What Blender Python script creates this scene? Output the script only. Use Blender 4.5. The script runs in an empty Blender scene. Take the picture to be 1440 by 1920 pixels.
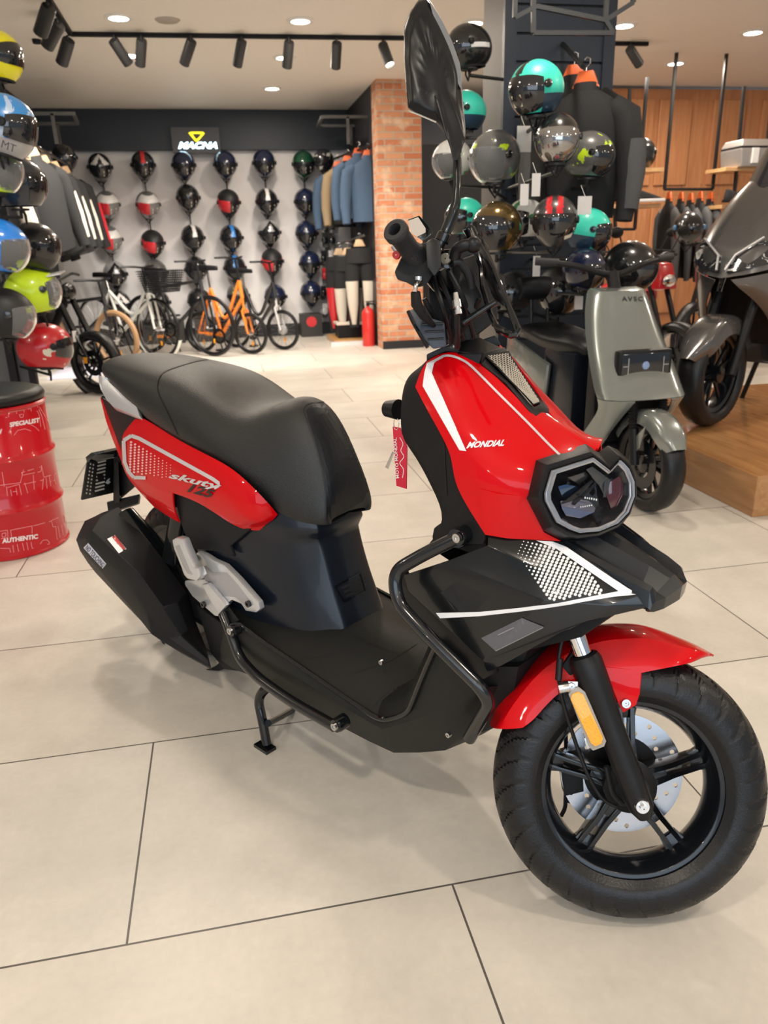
import bpy, bmesh, math, random
from mathutils import Vector, Matrix, Euler
from mathutils.bvhtree import BVHTree
random.seed(7)
SC = bpy.context.scene
COL = SC.collection
# ------------------------------------------------------------------ camera
FPX, PITCH, ROLL, YAW, CAMH = 1430.93, math.radians(19.279), math.radians(-1.5986), math.radians(11.0417), 1.16
cF = Vector((math.sin(YAW)*math.cos(PITCH), math.cos(YAW)*math.cos(PITCH), -math.sin(PITCH)))
_r = Vector((math.cos(YAW), -math.sin(YAW), 0)); _u = _r.cross(cF)
cR = math.cos(ROLL)*_r + math.sin(ROLL)*_u; cU = -math.sin(ROLL)*_r + math.cos(ROLL)*_u
cO = Vector((0, 0, CAMH))
cd = bpy.data.cameras.new('camera'); cam = bpy.data.objects.new('camera', cd); COL.objects.link(cam)
cam.matrix_world = Matrix(((cR.x, cU.x, -cF.x, cO.x), (cR.y, cU.y, -cF.y, cO.y), (cR.z, cU.z, -cF.z, cO.z), (0, 0, 0, 1)))
cd.sensor_fit = 'VERTICAL'; cd.sensor_height = 36; cd.sensor_width = 27; cd.lens = FPX/1920*36
cd.clip_start = .05; cd.clip_end = 200
cd.dof.use_dof = True; cd.dof.focus_distance = 1.5; cd.dof.aperture_fstop = 6.0
SC.camera = cam
# ------------------------------------------------------------------ world, colour
w = bpy.data.worlds.new('world'); SC.world = w; w.use_nodes = True
bg = w.node_tree.nodes['Background']; bg.inputs[0].default_value = (.72, .86, 1.0, 1); bg.inputs[1].default_value = .40
SC.view_settings.view_transform = 'Standard'; SC.view_settings.look = 'None'
SC.view_settings.exposure = 0.0; SC.view_settings.gamma = 1; SC.view_settings.use_curve_mapping = False
CEIL = 2.82
def area(name, loc, rot, sx, sy, power, col):
    l = bpy.data.lights.new(name, 'AREA'); l.shape = 'RECTANGLE'; l.size = sx; l.size_y = sy; l.energy = power; l.color = col
    o = bpy.data.objects.new(name, l); COL.objects.link(o); o.location = loc; o.rotation_euler = rot; return o
WARM = (1, .86, .68)
# daylight from the shop's glass front, far behind the camera
area('storefront_daylight', (-1.2, -4.4, 1.9), (math.radians(80), 0, math.radians(0)), 6.5, 2.6, 150, (.72, .86, 1))
# ------------------------------------------------------------------ helpers
def ray(x, y): return cF + cR*((x-720)/FPX) - cU*((y-960)/FPX)
def hit(x, y, p0, n):
    v = ray(x, y); t = (Vector(p0)-cO).dot(n)/v.dot(n); return cO + v*t
def onY(x, y, Y): return hit(x, y, (0, Y, 0), Vector((0, 1, 0)))
def onX(x, y, X): return hit(x, y, (X, 0, 0), Vector((1, 0, 0)))
def onZ(x, y, Z): return hit(x, y, (0, 0, Z), Vector((0, 0, 1)))
class Frame:
    """local frame of a vehicle: x forward, y left, z up; P(px, py, w) is the point seen at px, py on the plane w metres to its right"""
    def __init__(s, o, az):
        s.o = Vector(o); a = math.radians(az); s.az = a
        s.d = Vector((math.cos(a), math.sin(a), 0)); s.r = Vector((math.sin(a), -math.cos(a), 0))
    def L(s, P): v = P-s.o; return Vector((v.dot(s.d), -v.dot(s.r), v.z))
    def W(s, l): return s.o + s.d*l[0] - s.r*l[1] + Vector((0, 0, l[2]))
    def P(s, x, y, w=0): return s.L(hit(x, y, s.o+s.r*w, s.r))
    def U(s, x, y, u): return s.L(hit(x, y, s.o+s.d*u, s.d))
    def Z(s, x, y, z): return s.L(onZ(x, y, z))
MATS = {}
def mat(name, col, rough=.5, metal=0, coat=0, noise=0, nscale=40, bump=0, bscale=300, emit=None, estr=0, trans=0, ior=1.45, alpha=1, spec=.5):
    if name in MATS: return MATS[name]
    m = bpy.data.materials.new(name); m.use_nodes = True; MATS[name] = m
    nt = m.node_tree; b = nt.nodes['Principled BSDF']; L = nt.links
    c = (col[0], col[1], col[2], 1)
    b.inputs['Base Color'].default_value = c; b.inputs['Roughness'].default_value = rough; b.inputs['Metallic'].default_value = metal
    b.inputs['Coat Weight'].default_value = coat; b.inputs['Coat Roughness'].default_value = .04; b.inputs['Specular IOR Level'].default_value = spec
    b.inputs['Transmission Weight'].default_value = trans; b.inputs['IOR'].default_value = ior; b.inputs['Alpha'].default_value = alpha
    if emit: b.inputs['Emission Color'].default_value = (*emit, 1); b.inputs['Emission Strength'].default_value = estr
    tc = nt.nodes.new('ShaderNodeTexCoord')
    n = nt.nodes.new('ShaderNodeTexNoise'); n.inputs['Scale'].default_value = nscale; n.inputs['Detail'].default_value = 4
    L.new(tc.outputs['Object'], n.inputs['Vector'])
    mx = nt.nodes.new('ShaderNodeMix'); mx.data_type = 'RGBA'
    k = noise or .04
    mx.inputs['A'].default_value = tuple(v*(1-k) for v in col)+(1,); mx.inputs['B'].default_value = tuple(min(1, v*(1+k)) for v in col)+(1,)
    L.new(n.outputs['Fac'], mx.inputs['Factor']); L.new(mx.outputs['Result'], b.inputs['Base Color'])
    if bump:
        n2 = nt.nodes.new('ShaderNodeTexNoise'); n2.inputs['Scale'].default_value = bscale; n2.inputs['Detail'].default_value = 3
        L.new(tc.outputs['Object'], n2.inputs['Vector'])
        bp = nt.nodes.new('ShaderNodeBump'); bp.inputs['Strength'].default_value = bump; bp.inputs['Distance'].default_value = .002
        L.new(n2.outputs['Fac'], bp.inputs['Height']); L.new(bp.outputs['Normal'], b.inputs['Normal'])
    return m
def mesh(name, vs, fs, m=None, smooth=None, mats=None, fm=None):
    me = bpy.data.meshes.new(name); me.from_pydata([tuple(v) for v in vs], [], fs); me.validate()
    for x in (mats or ([m] if m else [])): me.materials.append(x)
    if fm and len(fm) == len(me.polygons):
        for p, i in zip(me.polygons, fm): p.material_index = i
    if smooth is not None: shade(me, smooth)
    return me
def shade(me, ang=40):
    if ang <= 0: return
    bm = bmesh.new(); bm.from_mesh(me); a = math.radians(ang)
    for f in bm.faces: f.smooth = True
    for e in bm.edges:
        if len(e.link_faces) == 2: e.smooth = e.calc_face_angle(0) < a
    bm.to_mesh(me); bm.free()
def link(name, me, parent=None, loc=None):
    o = bpy.data.objects.new(name, me); COL.objects.link(o)
    if parent: o.parent = parent
    if loc is not None: o.location = loc
    return o
def tag(o, label=None, cat=None, group=None, kind=None):
    for k, v in (('label', label), ('category', cat), ('group', group), ('kind', kind)):
        if v: o[k] = v
    return o
def thing(name, label, cat, loc=(0, 0, 0), rz=0, group=None):
    o = bpy.data.objects.new(name, None); COL.objects.link(o); o.location = loc; o.rotation_euler = (0, 0, rz)
    o.empty_display_size = .1
    return tag(o, label, cat, group)
class MB:
    def __init__(s): s.v = []; s.f = []; s.m = []; s.cur = 0
    def add(s, vs, fs):
        n = len(s.v); s.v += [Vector(v) for v in vs]; s.f += [tuple(i+n for i in f) for f in fs]; s.m += [s.cur]*len(fs); return s
    def box(s, c, d, R=None):
        x, y, z = (k/2 for k in d); M = R or Matrix.Identity(3)
        vs = [Vector(c) + M@Vector((a*x, b*y, e*z)) for a in (-1, 1) for b in (-1, 1) for e in (-1, 1)]
        return s.add(vs, [(0, 1, 3, 2), (4, 6, 7, 5), (0, 4, 5, 1), (2, 3, 7, 6), (0, 2, 6, 4), (1, 5, 7, 3)])
    def hexa(s, a, b):     # two quads
        vs = list(a)+list(b); n = len(a)
        return s.add(vs, [tuple(range(n-1, -1, -1)), tuple(range(n, 2*n))]+[(i, (i+1) % n, n+(i+1) % n, n+i) for i in range(n)])
    def tube(s, pts, r, n=12, cap=True, closed=False):
        pts = [Vector(p) for p in pts]; N = len(pts); rs = r if isinstance(r, (list, tuple)) else [r]*N
        base = len(s.v); prev = None; vs = []; fs = []
        for i, p in enumerate(pts):
            if closed: t = pts[(i+1) % N]-pts[i-1]
            else: t = pts[min(i+1, N-1)]-pts[max(i-1, 0)]
            t.normalize()
            if prev is None: q = t.orthogonal().normalized()
            else: q = (prev - t*prev.dot(t)).normalized()
            prev = q; b = t.cross(q)
            for k in range(n):
                a = 2*math.pi*k/n; vs.append(p + (q*math.cos(a)+b*math.sin(a))*rs[i])
        for i in range(N if closed else N-1):
            j = (i+1) % N
            for k in range(n): fs.append((i*n+k, i*n+(k+1) % n, j*n+(k+1) % n, j*n+k))
        if cap and not closed: fs += [tuple(range(n-1, -1, -1)), tuple((N-1)*n+k for k in range(n))]
        return s.add(vs, fs)
    def cyl(s, a, b, r, r2=None, n=24): return s.tube([a, b], [r, r if r2 is None else r2], n)
    def lathe(s, prof, c=(0, 0, 0), ax=(0, 0, 1), n=48, arc=None, up=None):
        ax = Vector(ax).normalized(); q = (Vector(up)-ax*Vector(up).dot(ax)).normalized() if up else ax.orthogonal().normalized(); b = ax.cross(q); c = Vector(c)
        a0, a1 = arc or (0, 2*math.pi); full = arc is None; m = n if full else n+1; vs = []; fs = []
        for k in range(m):
            a = a0+(a1-a0)*k/n; d = q*math.cos(a)+b*math.sin(a)
            vs += [c + d*r + ax*h for r, h in prof]
        P = len(prof)
        for k in range(n):
            k2 = (k+1) % m
            for i in range(P-1): fs.append((k*P+i, k2*P+i, k2*P+i+1, k*P+i+1))
        return s.add(vs, fs)
    def sphere(s, c, r, n=16, sc=(1, 1, 1)):
        prof = [(max(1e-4, math.sin(math.pi*i/n)), -math.cos(math.pi*i/n)) for i in range(n+1)]
        k = len(s.v); s.lathe(prof, (0, 0, 0), n=n*2)
        for i in range(k, len(s.v)): s.v[i] = Vector(c)+Vector((s.v[i].x*r*sc[0], s.v[i].y*r*sc[1], s.v[i].z*r*sc[2]))
        return s
    def done(s, name, m, parent=None, smooth=40, bevel=0, loc=None, mats=None, sub=0, merge=True):
        me = mesh(name, s.v, s.f, m, None, mats, s.m if mats else None)
        if merge or bevel:
            bm = bmesh.new(); bm.from_mesh(me); bmesh.ops.remove_doubles(bm, verts=bm.verts, dist=1e-5)
            bmesh.ops.recalc_face_normals(bm, faces=bm.faces)
            if bevel:
                es = [e for e in bm.edges if len(e.link_faces) == 2 and e.calc_face_angle(0) > .45]
                bmesh.ops.bevel(bm, geom=es, offset=bevel, segments=2, affect='EDGES', profile=.6, clamp_overlap=True)
            bm.to_mesh(me); bm.free()
        shade(me, smooth)
        return link(name, me, parent, loc)
def finish(o, sub=0, thick=0, bevel=0, off=-1, smooth=40, bang=25):
    """apply modifiers so that the object is a plain mesh"""
    if thick: md = o.modifiers.new('s', 'SOLIDIFY'); md.thickness = thick; md.offset = off
    if bevel: md = o.modifiers.new('b', 'BEVEL'); md.width = bevel; md.segments = 2; md.limit_method = 'ANGLE'; md.angle_limit = math.radians(bang)
    if sub: md = o.modifiers.new('u', 'SUBSURF'); md.levels = sub; md.render_levels = sub; md.subdivision_type = 'CATMULL_CLARK'
    dg = bpy.context.evaluated_depsgraph_get(); me = bpy.data.meshes.new_from_object(o.evaluated_get(dg))
    old = o.data; o.modifiers.clear(); o.data = me; bpy.data.meshes.remove(old); me.name = o.name
    shade(me, smooth); return o
def grid(name, rows, m, parent, mirror=True, sub=2, thick=.004, creases=(), crow=(), bevel=0, smooth=40, flip=False, loop=False, off=-1, vc=(), bc=False):
    """surface through rows of local points; mirrored across y = 0"""
    vs = [Vector(p) for r in rows for p in r]; C = len(rows[0]); R = len(rows); fs = []
    for i in range(R-1 if not loop else R):
        for j in range(C-1):
            i2 = (i+1) % R; fs.append((i*C+j, i*C+j+1, i2*C+j+1, i2*C+j))
    n = len(vs)
    if mirror:
        vs += [Vector((v.x, -v.y, v.z)) for v in vs]; fs += [tuple(i+n for i in reversed(f)) for f in fs]
    me = mesh(name, vs, fs, m)
    bm = bmesh.new(); bm.from_mesh(me); bm.verts.ensure_lookup_table()
    cl = bm.edges.layers.float.new('crease_edge')
    for cset, byrow in ((creases, False), (crow, True)):
        for j in cset:
            cw = 1.0
            if isinstance(j, tuple): j, cw = j
            seq = [j*C+k for k in range(C)] if byrow else [i*C+j for i in range(R)]
            for a, b in zip(seq, seq[1:]):
                for o_ in ((0, n) if mirror else (0,)):
                    e = bm.edges.get((bm.verts[a+o_], bm.verts[b+o_]))
                    if e: e[cl] = cw
    vl = bm.verts.layers.float.new('crease_vert'); bm.verts.ensure_lookup_table()
    for i, j in ((0, 0), (0, C-1), (R-1, 0), (R-1, C-1))+tuple(vc):
        for o_ in ((0, n) if mirror else (0,)): bm.verts[i*C+j+o_][vl] = 1.0
    if bc:
        for v in bm.verts:
            if v.is_boundary: v[vl] = 1.0
    bmesh.ops.remove_doubles(bm, verts=bm.verts, dist=1e-4)
    bmesh.ops.recalc_face_normals(bm, faces=bm.faces)
    if flip: bmesh.ops.reverse_faces(bm, faces=bm.faces)
    bm.to_mesh(me); bm.free()
    o = link(name, me, parent)
    return finish(o, sub, 0, bevel, smooth=smooth) if not thick else finish(finish(o, sub, smooth=smooth), 0, thick, bevel, off, smooth)
def plate(name, pts, m, parent, thick, direction, bevel=.001, mirror=False, smooth=30):
    """polygon extruded by `thick` along direction"""
    b = MB(); d = Vector(direction).normalized()*thick
    b.hexa([Vector(p) for p in pts], [Vector(p)+d for p in pts])
    if mirror: b.hexa([Vector((p[0], -p[1], p[2])) for p in pts], [Vector((p[0], -p[1], p[2]))+Vector((d.x, -d.y, d.z)) for p in pts])
    return b.done(name, m, parent, smooth, bevel)
def arcpts(pts, rad=.03, n=6):
    """round the corners of a polyline"""
    pts = [Vector(p) for p in pts]; out = [pts[0]]
    for i in range(1, len(pts)-1):
        a, p, b = pts[i-1], pts[i], pts[i+1]; r = min(rad, (a-p).length*.48, (b-p).length*.48)
        s, e = p+(a-p).normalized()*r, p+(b-p).normalized()*r
        for k in range(n+1): t = k/n; out.append(s*(1-t)**2+p*2*t*(1-t)+e*t*t)
    out.append(pts[-1]); return out
def world_bvh(objs, M):
    vs = []; fs = []
    for o in objs:
        n = len(vs); vs += [M@v.co for v in o.data.vertices]; o.data.calc_loop_triangles(); fs += [tuple(i+n for i in p.vertices) for p in o.data.loop_triangles]
    return BVHTree.FromPolygons(vs, fs)
def decal(name, polys, objs, M, m, parent, off=.0012, sub=3, cut=.01, mirror=False):
    """flat print laid on a panel: outline points are dropped onto the panel along the sight line, lifted off by `off`"""
    T = world_bvh(objs, M); Mi = M.inverted(); bm = bmesh.new()
    for poly in polys:
        f = bm.faces.new([bm.verts.new((x, y, 0)) for x, y in poly])
    if sub:
        bmesh.ops.triangulate(bm, faces=bm.faces)
        for _ in range(sub):
            es = [e for e in bm.edges if e.calc_length() > cut]
            if es: bmesh.ops.subdivide_edges(bm, edges=es, cuts=1)
            bmesh.ops.triangulate(bm, faces=bm.faces)
    bad = []
    for v in bm.verts:
        d = ray(v.co.x, v.co.y).normalized(); h = T.ray_cast(cO, d)
        if h[0] is None: bad.append(v); continue
        n = h[1] if h[1].dot(d) < 0 else -h[1]
        v.co = Mi@(h[0]+n*off)
    if bad: bmesh.ops.delete(bm, geom=bad, context='VERTS')
    if mirror:
        g = bmesh.ops.duplicate(bm, geom=bm.verts[:]+bm.edges[:]+bm.faces[:])
        for e in g['geom']:
            if isinstance(e, bmesh.types.BMVert): e.co.y *= -1
    me = bpy.data.meshes.new(name); bm.to_mesh(me); bm.free(); me.materials.append(m)
    return link(name, me, parent)
def textmesh(s, bold=0, shear=0, space=1):
    cu = bpy.data.curves.new('t', 'FONT'); cu.body = s; cu.size = 1; cu.offset = bold; cu.shear = shear; cu.space_character = space; cu.resolution_u = 3
    o = bpy.data.objects.new('t', cu); COL.objects.link(o)
    me = bpy.data.meshes.new_from_object(o.evaluated_get(bpy.context.evaluated_depsgraph_get()))
    bpy.data.objects.remove(o); bpy.data.curves.remove(cu)
    xs = [v.co.x for v in me.vertices]; ys = [v.co.y for v in me.vertices]
    x0, x1, y0, y1 = min(xs), max(xs), min(ys), max(ys)
    out = [((v.co.x-x0)/(x1-x0), (v.co.y-y0)/(y1-y0)) for v in me.vertices], [tuple(p.vertices) for p in me.polygons]
    bpy.data.meshes.remove(me); return out
def text_decal(name, s, bl, br, tl, objs, M, m, parent, off=.0028, **k):
    """lettering printed on a panel between bottom-left, bottom-right, top-left"""
    vs, fs = textmesh(s, **k); T = world_bvh(objs, M); Mi = M.inverted(); out = []
    for a, b in vs:
        x = bl[0]+(br[0]-bl[0])*a+(tl[0]-bl[0])*b; y = bl[1]+(br[1]-bl[1])*a+(tl[1]-bl[1])*b
        d = ray(x, y).normalized(); h = T.ray_cast(cO, d)
        if h[0] is None: return None
        n = h[1] if h[1].dot(d) < 0 else -h[1]
        out.append(Mi@(h[0]+n*off))
    return link(name, mesh(name, out, fs, m), parent)
def text_flat(name, s, o, ex, ey, m, parent=None, **k):
    vs, fs = textmesh(s, **k); o, ex, ey = Vector(o), Vector(ex), Vector(ey)
    return link(name, mesh(name, [o+ex*a+ey*b for a, b in vs], fs, m), parent)
def strip(pts, wd):
    """thin quads in picture units along a polyline"""
    out = []
    for a, b in zip(pts, pts[1:]):
        dx, dy = b[0]-a[0], b[1]-a[1]; l = math.hypot(dx, dy) or 1; nx, ny = -dy/l*wd/2, dx/l*wd/2
        out.append([(a[0]+nx, a[1]+ny), (b[0]+nx, b[1]+ny), (b[0]-nx, b[1]-ny), (a[0]-nx, a[1]-ny)])
    return out
def lerp(a, b, t): return Vector(a)*(1-t)+Vector(b)*t
def clone(o, parent=None):
    c = o.copy(); COL.objects.link(c); c.parent = parent
    for ch in list(o.children): clone(ch, c)
    return c
BLK = mat('black_plastic', (.007, .007, .008), .40, bump=.12, bscale=900, spec=.35)
BLKM = mat('black_matte', (.009, .009, .010), .55, bump=.2, bscale=900, spec=.3)
BLKG = mat('black_gloss', (.004, .005, .006), .14, coat=.5, spec=.4)
SATIN = mat('black_satin', (.006, .009, .015), .3, coat=.15, spec=.4)
STEEL = mat('steel', (.6, .6, .6), .25, 1)
CHROME = mat('chrome', (.8, .8, .82), .08, 1)
WHITE = mat('white_print', (.8, .8, .82), .35)
# ================================================================== the room
def tile_mat():
    m = bpy.data.materials.new('floor_tiles'); m.use_nodes = True; nt = m.node_tree; L = nt.links; b = nt.nodes['Principled BSDF']
    tc = nt.nodes.new('ShaderNodeTexCoord'); mp = nt.nodes.new('ShaderNodeMapping'); mp.inputs['Location'].default_value = (.872, .098, 0)
    L.new(tc.outputs['Object'], mp.inputs['Vector'])
    br = nt.nodes.new('ShaderNodeTexBrick'); br.offset = .5; br.squash = 1
    for k, v in (('Scale', 1), ('Mortar Size', .0022), ('Mortar Smooth', .1), ('Bias', 0), ('Brick Width', 1.2), ('Row Height', .6)): br.inputs[k].default_value = v
    br.inputs['Color1'].default_value = (.60, .555, .49, 1); br.inputs['Color2'].default_value = (.635, .60, .54, 1); br.inputs['Mortar'].default_value = (.10, .09, .08, 1)
    L.new(mp.outputs['Vector'], br.inputs['Vector'])
    n1 = nt.nodes.new('ShaderNodeTexNoise'); n1.inputs['Scale'].default_value = 3.5; n1.inputs['Detail'].default_value = 10; n1.inputs['Roughness'].default_value = .65
    n2 = nt.nodes.new('ShaderNodeTexNoise'); n2.inputs['Scale'].default_value = 60; n2.inputs['Detail'].default_value = 6
    L.new(tc.outputs['Object'], n1.inputs['Vector']); L.new(tc.outputs['Object'], n2.inputs['Vector'])
    r1 = nt.nodes.new('ShaderNodeMapRange'); r1.inputs['From Min'].default_value = .3; r1.inputs['From Max'].default_value = .7; r1.inputs['To Min'].default_value = .86; r1.inputs['To Max'].default_value = 1.06
    r2 = nt.nodes.new('ShaderNodeMapRange'); r2.inputs['To Min'].default_value = .93; r2.inputs['To Max'].default_value = 1.07
    L.new(n1.outputs['Fac'], r1.inputs['Value']); L.new(n2.outputs['Fac'], r2.inputs['Value'])
    mu = nt.nodes.new('ShaderNodeMath'); mu.operation = 'MULTIPLY'; L.new(r1.outputs[0], mu.inputs[0]); L.new(r2.outputs[0], mu.inputs[1])
    vm = nt.nodes.new('ShaderNodeVectorMath'); vm.operation = 'SCALE'; L.new(br.outputs['Color'], vm.inputs[0]); L.new(mu.outputs[0], vm.inputs['Scale'])
    L.new(vm.outputs[0], b.inputs['Base Color'])
    b.inputs['Roughness'].default_value = .30; b.inputs['Specular IOR Level'].default_value = .45
    rr = nt.nodes.new('ShaderNodeMapRange'); rr.inputs['To Min'].default_value = .28; rr.inputs['To Max'].default_value = .46
    L.new(n1.outputs['Fac'], rr.inputs['Value']); L.new(rr.outputs[0], b.inputs['Roughness'])
    bp = nt.nodes.new('ShaderNodeBump'); bp.inputs['Strength'].default_value = .5; bp.inputs['Distance'].default_value = .003; bp.invert = True
    L.new(br.outputs['Fac'], bp.inputs['Height']); L.new(bp.outputs['Normal'], b.inputs['Normal'])
    return m
def brick_mat():
    m = bpy.data.materials.new('brick_wall'); m.use_nodes = True; nt = m.node_tree; L = nt.links; b = nt.nodes['Principled BSDF']
    tc = nt.nodes.new('ShaderNodeTexCoord')
    sp = nt.nodes.new('ShaderNodeSeparateXYZ'); L.new(tc.outputs['Object'], sp.inputs[0])
    ad = nt.nodes.new('ShaderNodeMath'); L.new(sp.outputs['X'], ad.inputs[0]); L.new(sp.outputs['Y'], ad.inputs[1])
    cb = nt.nodes.new('ShaderNodeCombineXYZ'); L.new(ad.outputs[0], cb.inputs['X']); L.new(sp.outputs['Z'], cb.inputs['Y'])
    br = nt.nodes.new('ShaderNodeTexBrick')
    for k, v in (('Scale', 1), ('Mortar Size', .008), ('Mortar Smooth', .3), ('Bias', 0), ('Brick Width', .21), ('Row Height', .068)): br.inputs[k].default_value = v
    br.inputs['Color1'].default_value = (.52, .17, .08, 1); br.inputs['Color2'].default_value = (.66, .33, .18, 1); br.inputs['Mortar'].default_value = (.50, .40, .31, 1)
    L.new(cb.outputs[0], br.inputs['Vector'])
    n = nt.nodes.new('ShaderNodeTexNoise'); n.inputs['Scale'].default_value = 9; n.inputs['Detail'].default_value = 8; L.new(tc.outputs['Object'], n.inputs['Vector'])
    cr = nt.nodes.new('ShaderNodeValToRGB'); cr.color_ramp.elements[0].position = .5; cr.color_ramp.elements[1].position = .72
    cr.color_ramp.elements[0].color = (0, 0, 0, 1); cr.color_ramp.elements[1].color = (1, 1, 1, 1); L.new(n.outputs['Fac'], cr.inputs[0])
    mx = nt.nodes.new('ShaderNodeMix'); mx.data_type = 'RGBA'; L.new(cr.outputs[0], mx.inputs['Factor']); L.new(br.outputs['Color'], mx.inputs['A']); mx.inputs['B'].default_value = (.74, .52, .36, 1)
    L.new(mx.outputs['Result'], b.inputs['Base Color']); b.inputs['Roughness'].default_value = .85
    bp = nt.nodes.new('ShaderNodeBump'); bp.inputs['Strength'].default_value = .8; bp.inputs['Distance'].default_value = .01; bp.invert = True
    L.new(br.outputs['Fac'], bp.inputs['Height']); L.new(bp.outputs['Normal'], b.inputs['Normal'])
    return m
def wood_mat(name, c1, c2, sc=(1, 14, 14), rough=.35, coat=.2):
    m = bpy.data.materials.new(name); m.use_nodes = True; nt = m.node_tree; L = nt.links; b = nt.nodes['Principled BSDF']
    tc = nt.nodes.new('ShaderNodeTexCoord'); mp = nt.nodes.new('ShaderNodeMapping'); mp.inputs['Scale'].default_value = sc; L.new(tc.outputs['Object'], mp.inputs[0])
    n = nt.nodes.new('ShaderNodeTexNoise'); n.inputs['Scale'].default_value = 3; n.inputs['Detail'].default_value = 8; n.inputs['Distortion'].default_value = .6; L.new(mp.outputs[0], n.inputs[0])
    cr = nt.nodes.new('ShaderNodeValToRGB'); cr.color_ramp.elements[0].position = .3; cr.color_ramp.elements[1].position = .7
    cr.color_ramp.elements[0].color = (*c1, 1); cr.color_ramp.elements[1].color = (*c2, 1); L.new(n.outputs['Fac'], cr.inputs[0]); L.new(cr.outputs[0], b.inputs['Base Color'])
    b.inputs['Roughness'].default_value = rough; b.inputs['Coat Weight'].default_value = coat; return m
def struct(name, o): o['kind'] = 'structure'; return o
def sbox(name, lo, hi, m, smooth=0, bevel=0):
    b = MB(); b.box([(lo[i]+hi[i])/2 for i in range(3)], [hi[i]-lo[i] for i in range(3)])
    return struct(name, b.done(name, m, None, smooth, bevel))
CEILM = mat('ceiling_paint', (.86, .81, .74), .55, bump=.05)
NAVY = mat('navy_paint', (.020, .026, .036), .5)
GREYW = mat('grey_wall', (.70, .68, .68), .55, noise=.06, nscale=3)
DARKW = mat('dark_wall', (.018, .018, .021), .5)
WOODP = wood_mat('wood_panel', (.40, .16, .065), (.52, .235, .10), (9, 9, .8))
WOODF = wood_mat('wood_platform', (.36, .17, .065), (.50, .26, .105), (8, .8, 10), .22, .4)
SHELFM = wood_mat('shelf_wood', (.50, .28, .12), (.64, .39, .18), (2, 14, 14))
sbox('floor', (-7, -5, -.1), (11, 11.3, 0), tile_mat())
sbox('ceiling', (-7, -5, CEIL), (11, 11.3, CEIL+.1), CEILM)
YB = 11.0
sbox('wall_back', (-7, YB, 0), (6.2, YB+.15, CEIL), GREYW)
sbox('trim_1', (-2.05, YB-.12, 2.36), (1.79, YB, CEIL), NAVY)                      # fascia over the helmet wall
sbox('baseboard_back', (-2.05, YB-.05, 0), (1.79, YB, .16), DARKW)
sbox('wall_left', (-2.2, 6.0, 0), (-2.05, YB, CEIL), DARKW)
sbox('wall_right', (1.79, 9.25, 0), (1.87, YB, CEIL), DARKW)
sbox('wall_brick', (1.79, 8.95, 0), (2.28, 9.25, CEIL), brick_mat())
sbox('baseboard_brick', (1.79, 8.93, 0), (2.28, 8.95, .09), DARKW)
sbox('wall_black', (2.28, 9.05, 0), (4.6, 9.25, CEIL-.62), mat('black_wall', (.008, .008, .010), .5))
YW = 9.15
sbox('wall_wood', (3.9, YW, 0), (10, YW+.1, CEIL-.03), WOODP)
for k, x in enumerate((4.15, 4.72, 5.20, 5.9, 6.55, 7.2)):      # raised panels of the wood wall
    for z0, z1 in ((.25, 1.62), (1.75, 2.68)):
        sbox('trim_%d' % (2+2*k+(z0 > 1)), (x, YW-.035, z0), (x+.42, YW, z1), WOODP, 0, .012)
# side of the shop, outside the frame, closes the room
sbox('wall_far_left', (-7, -2, 0), (-6.9, 11, CEIL), GREYW)
sbox('wall_far_right', (10.9, -2, 0), (11, 11, CEIL), GREYW)
# ---- ceiling downlights
LAMPM = mat('lamp_glow', (1, 1, 1), .5, emit=(1, .90, .74), estr=22)
RIMM = mat('lamp_rim', (.8, .78, .74), .4)
def downlight(x, y, label, r=.09, power=23, group='round ceiling downlights'):
    t = thing('downlight', label, 'ceiling light', (x, y, CEIL), 0, group)
    b = MB(); b.lathe([(r*.8, -.012), (r*1.0, -.014), (r*1.2, -.006), (r*1.2, .0)], n=40); b.done('rim', RIMM, t)
    b = MB(); b.lathe([(1e-4, -.010), (r*.82, -.010)], n=40); b.done('diffuser', LAMPM, t)
    l = bpy.data.lights.new('lamp', 'AREA'); l.shape = 'DISK'; l.size = r*1.8; l.energy = power; l.color = (1, .88, .74)
    o = bpy.data.objects.new('lamp', l); COL.objects.link(o); o.parent = t; o.location = (0, 0, -.03)
    return t
for px, py, lab in ((222, 32, 'bright round ceiling downlight above the left track spots'), (243, 103, 'round ceiling downlight glowing just behind the paired track spotlights'),
                    (563, 38, 'round ceiling downlight in the middle of the ceiling, in front of the track rail'), (533, 107, 'round ceiling downlight behind the track rail, beside a hanging spotlight'),
                    (510, 165, 'farthest round ceiling downlight, before the helmet wall'), (1170, 47, 'round ceiling downlight just right of the navy pillar'),
                    (1412, 60, 'round ceiling downlight at the right edge of the ceiling'), (1267, 118, 'round ceiling downlight before the wood panelled wall'),
                    (888, 42, 'round ceiling downlight behind the black helmet on the pillar arm')):
    p = onZ(px, py, CEIL); downlight(p.x, p.y, lab)
for x, cn in ((-3.6, 'far left'), (-.6, 'left'), (1.6, 'middle'), (4.0, 'right'), (6.5, 'far right')):  # unseen rows of downlights, added for their light and reflections
    for y, rn in ((-2.8, 'behind the viewer'), (.0, 'above the viewer'), (3.4, 'above the red scooter')):
        downlight(x, y, 'added round ceiling downlight outside the frame, %s of the row %s' % (cn, rn),   .11, 26 if x < 0 else 21, 'added downlights over the front of the shop')
b = MB(); b.lathe([(1e-4, -.012), (.08, -.012), (.095, 0)], n=32)
p = onZ(314, 37, CEIL); tag(b.done('air_vent', mat('vent_grey', (.42, .37, .32), .6), None, loc=(p.x, p.y, CEIL)), 'flat round grey air vent in the ceiling', 'vent')
p = onZ(68, 74, CEIL); b = MB(); b.lathe([(1e-4, -.03), (.03, -.03), (.035, 0)], n=24)
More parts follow.
